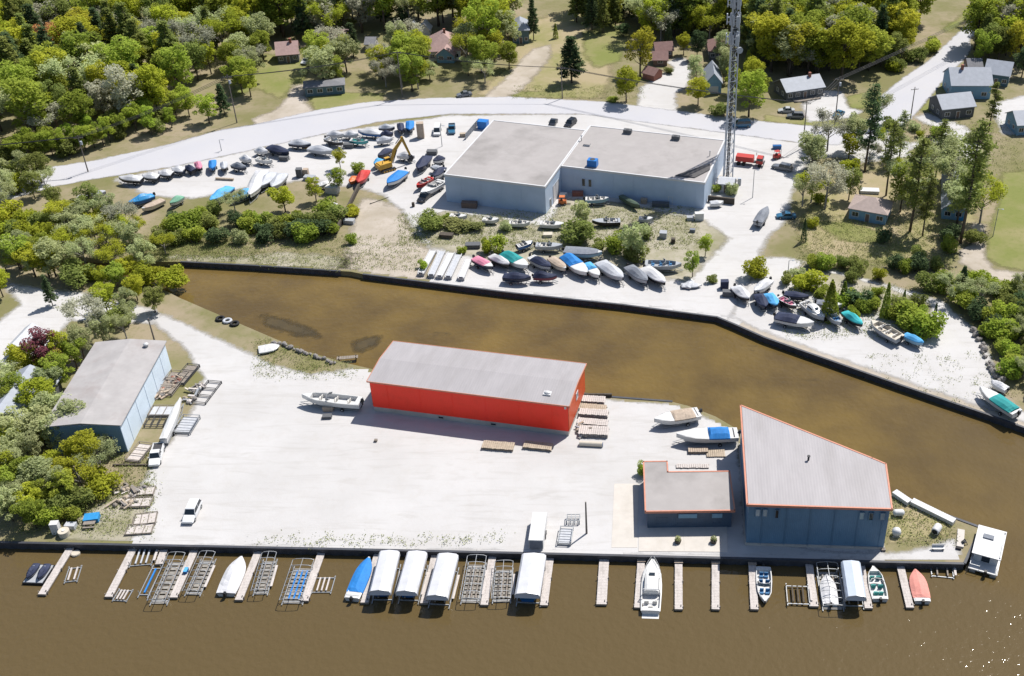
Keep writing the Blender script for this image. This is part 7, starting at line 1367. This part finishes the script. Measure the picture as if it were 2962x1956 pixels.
# steel racks, trailers and frames along the blue hall
def rack(label, tile, x, y, L, W, h, rz, m='galvanized', name='steel_rack', shelf=None):
    t = thing(name, label, {'dock_section': 'dock section', 'gangway': 'gangway'}.get(name, 'rack'), Q(tile, x, y), rz); f = MB()
    for sx in (-1, 1):
        for sy in (-1, 1): MB().box((sx*L/2, sy*W/2, h/2), (.12, .12, h)).build('post', m, t)
    for z in (h*.35, h-.06):
        for sy in (-1, 1): f.box((0, sy*W/2, z), (L, .09, .1))
        for sx in (-1, -.33, .33, 1): f.box((sx*L/2, 0, z), (.09, W, .09))
    f.build('rail', m, t)
    if shelf: MB().box((0, 0, h*.35+.09), (L*.92, W*.9, .06)).build('shelf', shelf, t)
for lab, x, y, L, W, h, rz, m, s in (('tall steel rack with brown scrap beside the blue hall, far end', 1560, 480, 7, 3.4, .8, 1.45, 'wood_old', 'wood_old'), ('steel rack beside the blue hall, second', 1690, 400, 6, 2.4, .7, 1.4, 'steel_dark', 'wood_old'), ('pale empty rack at the edge of the white gravel', 1880, 560, 6.5, 2.6, .6, 1.42, 'steel_dark', None), ('grey rack with boards beside the racing hull', 1700, 860, 4.4, 3.0, 1.0, 1.5, 'galvanized', 'canvas_silver'),
                                ('low empty frame beside the blue hall', 1420, 830, 3.4, 2.4, .7, 0, 'steel_dark', None), ('low trailer frame at the front corner of the blue hall', 1270, 1110, 4.6, 2.6, .8, 1.4, 'wood_old', 'wood_dock'), ('low frame with grey boards near the hall', 1470, 730, 4.0, 2.8, .6, 0, 'wood_old', 'canvas_silver')):
    rack(lab, 'I', x, y, L, W, h, rz, m, 'steel_rack', s)
def scrap(label, tile, x, y, L, W, n, mats):
    t = thing('scrap_heap', label, 'scrap heap', Q(tile, x, y), 1.4)
    for i in range(n):
        a = random.uniform(0, 3.1); l = random.uniform(.5, 2.2); px_, py_ = random.uniform(-L/2, L/2), random.uniform(-W/2, W/2)
        if i % 3: MB().box((px_, py_, .1+.12*(i % 5)), (l, random.uniform(.12, .5), random.uniform(.1, .4)), a, ry=random.uniform(-.25, .25)).build('board', random.choice(mats), t)
        else: MB().blob((px_, py_, .3), (random.uniform(.3, .6), random.uniform(.3, .6), .4), 8, 5, .2).build('lump', random.choice(mats), t)
scrap('reddish brown scrap heap against the blue hall', 'I', 1530, 520, 7.0, 2.0, 34, ['brick_red', 'wood_pale', 'canvas_tan', 'wood_old', 'rock'])
scrap('pale heap of boards and stones beside the racing hull', 'I', 1760, 560, 6.0, 2.4, 26, ['gel_cream', 'wood_dock', 'wood_pale', 'galvanized', 'rock'])
scrap('heap of driftwood and boards by the bushes, lower left', 'M', 1150, 120, 5.0, 4.0, 30, ['wood_pale', 'wood_old', 'wood_dock', 'rock'])
scrap('debris heap at the right end of the red boathouse', 'K', 640, 900, 3.0, 1.6, 20, ['wood_pale', 'wood_old', 'rock', 'canvas_silver'])
for lab, x, y, L, W, h, rz in (('wooden dock frame lying by the bushes, upper one', 1290, 80, 4.0, 2.0, .5, .1), ('wooden dock frame lying by the bushes, middle one', 1250, 180, 4.5, 2.2, .5, .05), ('wooden dock frame lying near the front seawall', 1320, 330, 3.4, 2.6, .5, .2), ('wooden dock frame nearest the front seawall', 1270, 420, 4.0, 2.2, .4, .1)):
    rack(lab, 'M', x, y, L, W, h, rz, 'wood_old', 'dock_section', 'wood_dock')
tag(MB().box((0, 0, .16), (7.0, .3, .3)).build('timber_beam', 'wood_dark', None, loc=Q('I', 1215, 1215)), 'dark beam lying across the dirt in front of the blue hall', 'beam')
t = thing('spar', 'dark boat spar lying on the gravel left of the grey hall', 'spar', Q('F', 1120, 318), .75); MB().tube((-2.6, 0, .12), (2.6, 0, .12), .09, .05, 6).build('spar', 'wood_dark', t); MB().box((-2.4, 0, .12), (.3, .22, .2)).build('fitting', 'steel_dark', t)
# white box trailer at the seawall, gangway clutter, small things
A_ = Q('O', 250, 350); t = thing('box_trailer', 'white enclosed box trailer parked at the front seawall', 'trailer', Q('O', 243, 470), R(-92)); MB().box((0, 0, 1.15), (6.2, 2.2, 1.7)).build('body', 'white_paint', t); MB().box((0, 0, 2.03), (6.25, 2.25, .08)).build('roof', 'white_paint', t); MB().box((3.13, 0, 1.1), (.06, 2.0, 1.5)).build('rear_door', 'canvas_grey', t)
for s in (-1, 1):
    for x in (-.4, .5): wheel(t, x, s*1.12)
MB().tube((-3.1, 0, .5), (-4.2, 0, .5), .07).build('tongue', 'steel_dark', t)
rack('grey gangway frame by the seawall right of the box trailer', 'O', 490, 490, 3.4, 2.0, .9, 1.5, 'galvanized', 'gangway', 'canvas_silver'); rack('small grey frame behind the gangway frame', 'O', 560, 340, 2.0, 1.4, .9, 0, 'galvanized', 'gangway')
for x, lab in ((1508, 'left planter on the concrete apron'), (1832, 'right planter on the concrete apron')):
    P = Q('O', x, 530, .09); t = thing('planter', lab, 'planter', P); MB().disc((0, 0, .25), .45, .5, 14, r2=.55).build('pot', 'wood_dark', t); c = shell((0, 0, .8), (.5, .5, .45), 160, .3); mk('plant', leaf_mesh('plant', c, .12), 'leaf_pale', t)
crate('blue tarp heap beside the bushes at the front seawall', 'M', 840, 330, (2.2, 1.6, .8), 'tarp_blue', .2, 'tarp_heap', 'tarp'); crate('white upright fridge by the front seawall', 'M', 520, 440, (1.2, 1.0, 2.0), 'white_paint', .1, 'fridge'); 
o = MB(); o.disc((0, 0, .5), .85, 1.0, 20); o = o.build('water_tank', 'gel_cream'); o.location = Q('M', 590, 465); tag(o, 'round whitish tank by the front seawall', 'tank'); MB().disc((0, 0, 1.05), .25, .12, 12).build('tank_lid', 'gel_white', o)
t = thing('picnic_table', 'weathered picnic table near the front seawall, left', 'table', Q('M', 820, 385), .1); MB().box((0, 0, .75), (1.8, .75, .06)).build('tabletop', 'wood_old', t)
for s in (-1, 1): MB().box((0, s*.7, .45), (1.8, .28, .05)).build('bench', 'wood_old', t); MB().box((s*.6, 0, .4), (.08, 1.4, .08)).build('leg', 'wood_old', t); MB().box((s*.6, 0, .2), (.1, 1.2, .4)).build('leg', 'wood_old', t)
# things on the point
for lab, a, b, w_ in (('long white gangway section along the canal edge at the point', (1315, 195), (1700, 385), 1.1), ('short white gangway section beside the navy building', (1150, 110), (1290, 205), 1.1)):
    A_, B_ = Q('P', *a), Q('P', *b); rz, L = frame_from(A_, B_); t = thing('gangway', lab, 'gangway', A_, rz); MB().box((L/2, .55, .45), (L, w_, .7)).build('float', 'white_paint', t); s = MB(); nb = int(L/.4)
    for i in range(nb): s.box(((i+.5)*L/nb, .55, .83), (L/nb-.04, w_+.06, .05))
    s.build('tread_boards', 'trim_white', t)
    for k in (0.15, .5, .85): MB().box((L*k, .55, .08), (.5, w_*.8, .16)).build('bearer', 'rubber', t)
def tank(label, tile, x, y, L, r, rz, open_=False):
    t = thing('tank', label, 'tank', Q(tile, x, y), rz); MB().loft([[(xx, k*r*math.cos(a), r+.15+k*r*math.sin(a)) for a in [2*math.pi*i/16 for i in range(16)]] for xx, k in ((-L/2, .5), (-L/2+.2, .92), (-L/2+.4, 1), (L/2-.4, 1), (L/2-.2, .92), (L/2, .85 if open_ else .5))], True).build('shell', 'white_paint', t, True)
    for s in (-1, 1): MB().box((s*L*.3, 0, .12), (.2, r*1.6, .24)).build('saddle', 'concrete', t)
    if open_: MB().disc((L/2+.02, 0, r+.15), r*.7, .04, 14, 'x').build('mouth', 'rubber', t)
tank('white cylinder tank against the right wall of the navy building, far one', 'P', 1210, 290, 1.8, .55, 0); tank('white cylinder tank against the right wall of the navy building, near one', 'P', 1190, 470, 1.2, .7, 1.5); tank('white barrel on its side with a dark mouth, on the point', 'P', 1555, 440, 1.8, .65, R(-125), True)
t = thing('bench', 'white bench at the front edge of the point', 'bench', Q('P', 1570, 600), 0); MB().box((0, 0, .45), (1.9, .5, .08)).build('seat', 'white_paint', t); MB().box((0, .27, .75), (1.9, .08, .5)).build('backrest', 'white_paint', t)
for s in (-1, 1): MB().box((s*.8, 0, .2), (.1, .45, .42)).build('leg', 'steel_dark', t)
t = thing('concrete_ramp', 'pale concrete strip along the east edge of the point', 'ramp', Q('P', 1775, 500), R(74)); MB().box((0, 0, .14), (4.0, 1.1, .28), taper=.98).build('slab', 'concrete_slab', t); MB().box((-2.3, .2, .2), (.5, .8, .3)).build('bumper', 'rubber', t)
t = thing('trestle', 'small dark A-shaped trestle on the point', 'trestle', Q('P', 1805, 545), .2)
for s in (-1, 1): MB().tube((s*.5, -.3, 0), (0, 0, 1.1), .05).build('leg', 'steel_dark', t); MB().tube((s*.5, .3, 0), (0, 0, 1.1), .05).build('leg', 'steel_dark', t)
MB().box((0, 0, .5), (.7, .5, .05)).build('tray', 'steel_dark', t)
# long white gangways stacked by the canal
for k, (a, b) in enumerate((((1610, 765), (1495, 975)), ((1690, 770), (1590, 990)), ((1775, 785), (1665, 1000)), ((1840, 800), (1745, 1005)), ((1935, 840), (1860, 1015)))):
    A_, B_ = Q('F', *a, .8), Q('F', *b, .8); A_.z = B_.z = 0; rz, L = frame_from(A_, B_); t = thing('gangway', 'long white metal gangway lying by the canal, %s from the left' % ('first', 'second', 'third', 'fourth', 'fifth')[k], 'gangway', A_, rz)
    MB().box((L/2, 0, .62), (L, 1.35, .1)).build('deck', 'canvas_silver' if k % 2 else 'trim_white', t)
    for s in (-1, 1): MB().box((L/2, s*.7, .8), (L, .08, .46)).build('side_rail', 'trim_white', t)
    fr = MB(); fr.box((L-.05, 0, .3), (.12, 1.4, .5)); fr.box((.05, 0, .3), (.12, 1.4, .5)); fr.build('end_frame', 'galvanized', t); MB().box((L+.02, 0, .85), (.06, .9, .4)).build('end_panel', 'canvas_grey', t)
# clutter on the rough verge, pallets and crates
CL = [('G', 330, 640, (2.0, 1.4, .7), 'gel_cream', 'cream crate in the weeds behind the boats'), ('G', 1375, 650, (1.6, 1.5, 1.4), 'gel_grey', 'rounded grey bin on the rough verge'), ('G', 1640, 600, (1.2, .8, .7), 'canvas_grey', 'small dark crate on the gravel edge'), ('G', 1465, 700, (.9, .9, 1.1), 'wood_dark', 'dark barrel-sized crate in the weeds'), ('G', 1700, 490, (2.0, 1.2, 1.8), 'gel_white', 'white upright crate at the right front corner of the hall'),
      ('G', 1620, 490, (1.6, 1.2, .8), 'gel_grey', 'grey crate left of the white upright one'), ('G', 1350, 370, (4.0, 1.2, 1.0), 'house_dark', 'dark long crate in the hall shade'), ('G', 1200, 340, (1.4, 1.0, 1.2), 'canvas_tan', 'tan crate in the hall shade'), ('G', 600, 270, (2.6, 1.2, 1.0), 'brick_red', 'rusty scrap crate in the corner of the two hall blocks'), ('G', 470, 285, (1.6, 1.2, 1.0), 'gel_white', 'white crate by the garage door'),
      ('F', 1940, 375, (3.6, 1.4, 1.3), 'house_brown', 'brown wooden crate against the hall front wall'), ('F', 1430, 370, (.6, .6, 1.0), 'wood_dark', 'dark drum-sized crate left of the hall'), ('F', 1730, 650, (3.0, 1.4, .9), 'wood_dark', 'dark crate on the sandy bank'), ('F', 1970, 740, (3.2, 1.6, .9), 'house_dark', 'dark crate behind the gangways'), ('F', 490, 125, (2.6, 1.6, .9), 'gel_grey', 'grey flat crate in the upper left lot'), ('F', 400, 100, (1.4, 1.4, 2.2), 'house_dark', 'dark upright crate in the upper left lot'), ('F', 460, 90, (1.2, 1.2, 1.8), 'canvas_tan', 'tan upright crate in the upper left lot'),
      ('F', 700, 240, (3.0, 2.0, 1.6), 'house_white', 'small white trailer-like crate by the crib wall'), ('F', 850, 520, (2.4, 1.4, .9), 'gel_grey', 'grey crate at the foot of the crib wall'), ('B', 455, 1350, (1.6, 1.2, 1.2), 'cat_yellow', 'yellow crate in the roadside boat row'), ('B', 1500, 1250, (1.8, 1.6, 4.2), 'canvas_tan', 'tall tan wooden crate tower near the road'), ('B', 1600, 1400, (2.6, 1.5, 1.0), 'house_dark', 'dark crate right of the excavator boom'), ('B', 845, 1340, (2.6, 1.4, 1.1), 'house_dark', 'dark low crate in the middle of the lot'), ('B', 260, 1455, (2.2, 1.4, 1.1), 'house_dark', 'dark crate under the dark blue cruiser'), ('B', 1880, 1240, (1.6, 1.0, .9), 'wood_pale', 'pale crate by the fence left of the hall'),
      ('J', 650, 780, (1.6, 1.0, .5), 'house_dark', 'dark crate in front of the white fishing boat'), ('J', 660, 715, (1.8, .9, .9), 'canvas_tan', 'tan boat step beside the white fishing boat'), ('J', 1090, 995, (.5, .5, .35), 'wood_old', 'tiny brown crate alone on the white gravel'), ('P', 1075, 605, (.6, .5, .3), 'wood_old', 'tiny brown crate at the navy building shadow'), ('G', 1960, 1180, (2.2, 1.2, 1.2), 'house_dark', 'dark jet-ski-sized crate at the yard corner'), ('G', 1930, 1110, (1.6, 1.2, 1.8), 'canvas_navy', 'navy upright crate at the yard corner'),
      ('D', 110, 1350, (2.2, 1.0, .9), 'hull_blue', 'blue crate near the red boat hauler'), ('H', 1720, 470, (4.2, 2.4, 1.0), 'tarp_blue', 'blue covered heap beside the grey cottage in the grove'), ('H', 1740, 380, (4.0, 2.2, 1.0), 'hull_blue', 'dark blue heap behind the grey cottage'), ('H', 950, 240, (4.4, 2.0, .7), 'white_paint', 'white flat crate behind the blue summer house'), ('M', 650, 400, (1.6, 1.0, .8), 'canvas_silver', 'silver heap behind the round tank'), ('E', 2040, 130, (4.5, .5, .5), 'wood_pale', 'long timber leaning over the blue tarps')]
for t_, x, y, d, m, lab in CL: crate(lab, t_, x, y, d, m, random.uniform(-.25, .1))
o = crate('blue dumpster at the back left corner of the grey hall', 'B', 2065, 1165, (2.6, 2.0, 2.2), 'plastic_blue', -.25, 'dumpster')
# chain-link fence left of the hall, with posts and mesh rails
A_, B_ = Q('B', 1905, 1270), Q('B', 2025, 1130); rz, L = frame_from(A_, B_); t = thing('fence', 'grey fence running back along the left side of the grey hall', 'fence', A_, rz); n = 8
for i in range(n+1): MB().tube((L*i/n, 0, -.1), (L*i/n, 0, 1.8), .05).build('post', 'galvanized', t)
f = MB()
for z in (.15, .7, 1.25, 1.75): f.tube((0, 0, z), (L, 0, z), .03, n=4)
f.build('rail', 'galvanized', t); MB().box((L/2, .05, .95), (L, .02, 1.6)).build('mesh_panel', 'canvas_grey', t)
# tyres on the sandy bank
for k, (x, y) in enumerate(((2000, 1395), (2065, 1415), (2130, 1440))):
    P = Q('E', x, y); t = MB(); N = 16; Rr, r_ = .62, .24
    rings = [[((Rr+r_*math.cos(b))*math.cos(a), (Rr+r_*math.cos(b))*math.sin(a), r_+r_*math.sin(b)) for b in [2*math.pi*j/8 for j in range(8)]] for a in [2*math.pi*i/N for i in range(N+1)]]
    t.loft(rings, True, False); o = t.build('tyre', 'rubber' if k != 1 else 'canvas_silver', None, True); o.location = P; o.scale = (1.15, 1.15, 1.1); tag(o, ('dark tyre lying on the sandy canal bank, left one', 'silver-painted tyre lying between two dark ones on the bank', 'dark tyre lying on the sandy canal bank, right one')[k], 'tyre')
# small wooden jetty where the boathouse meets the canal
P = Q('J', 830, 230, -.3); t = thing('jetty', 'small grey jetty at the left end of the red boathouse', 'jetty', (P.x, P.y, WATER), .15)
for k in range(9): MB().box((-1.8+k*.45, 0, .85), (.4, 1.0, .06)).build('plank', 'wood_old', t)
for sx in (-1.6, 1.6):
    for sy in (-.4, .4): MB().tube((sx, sy, -1.2), (sx, sy, 1.1), .08).build('post', 'wood_dark', t)
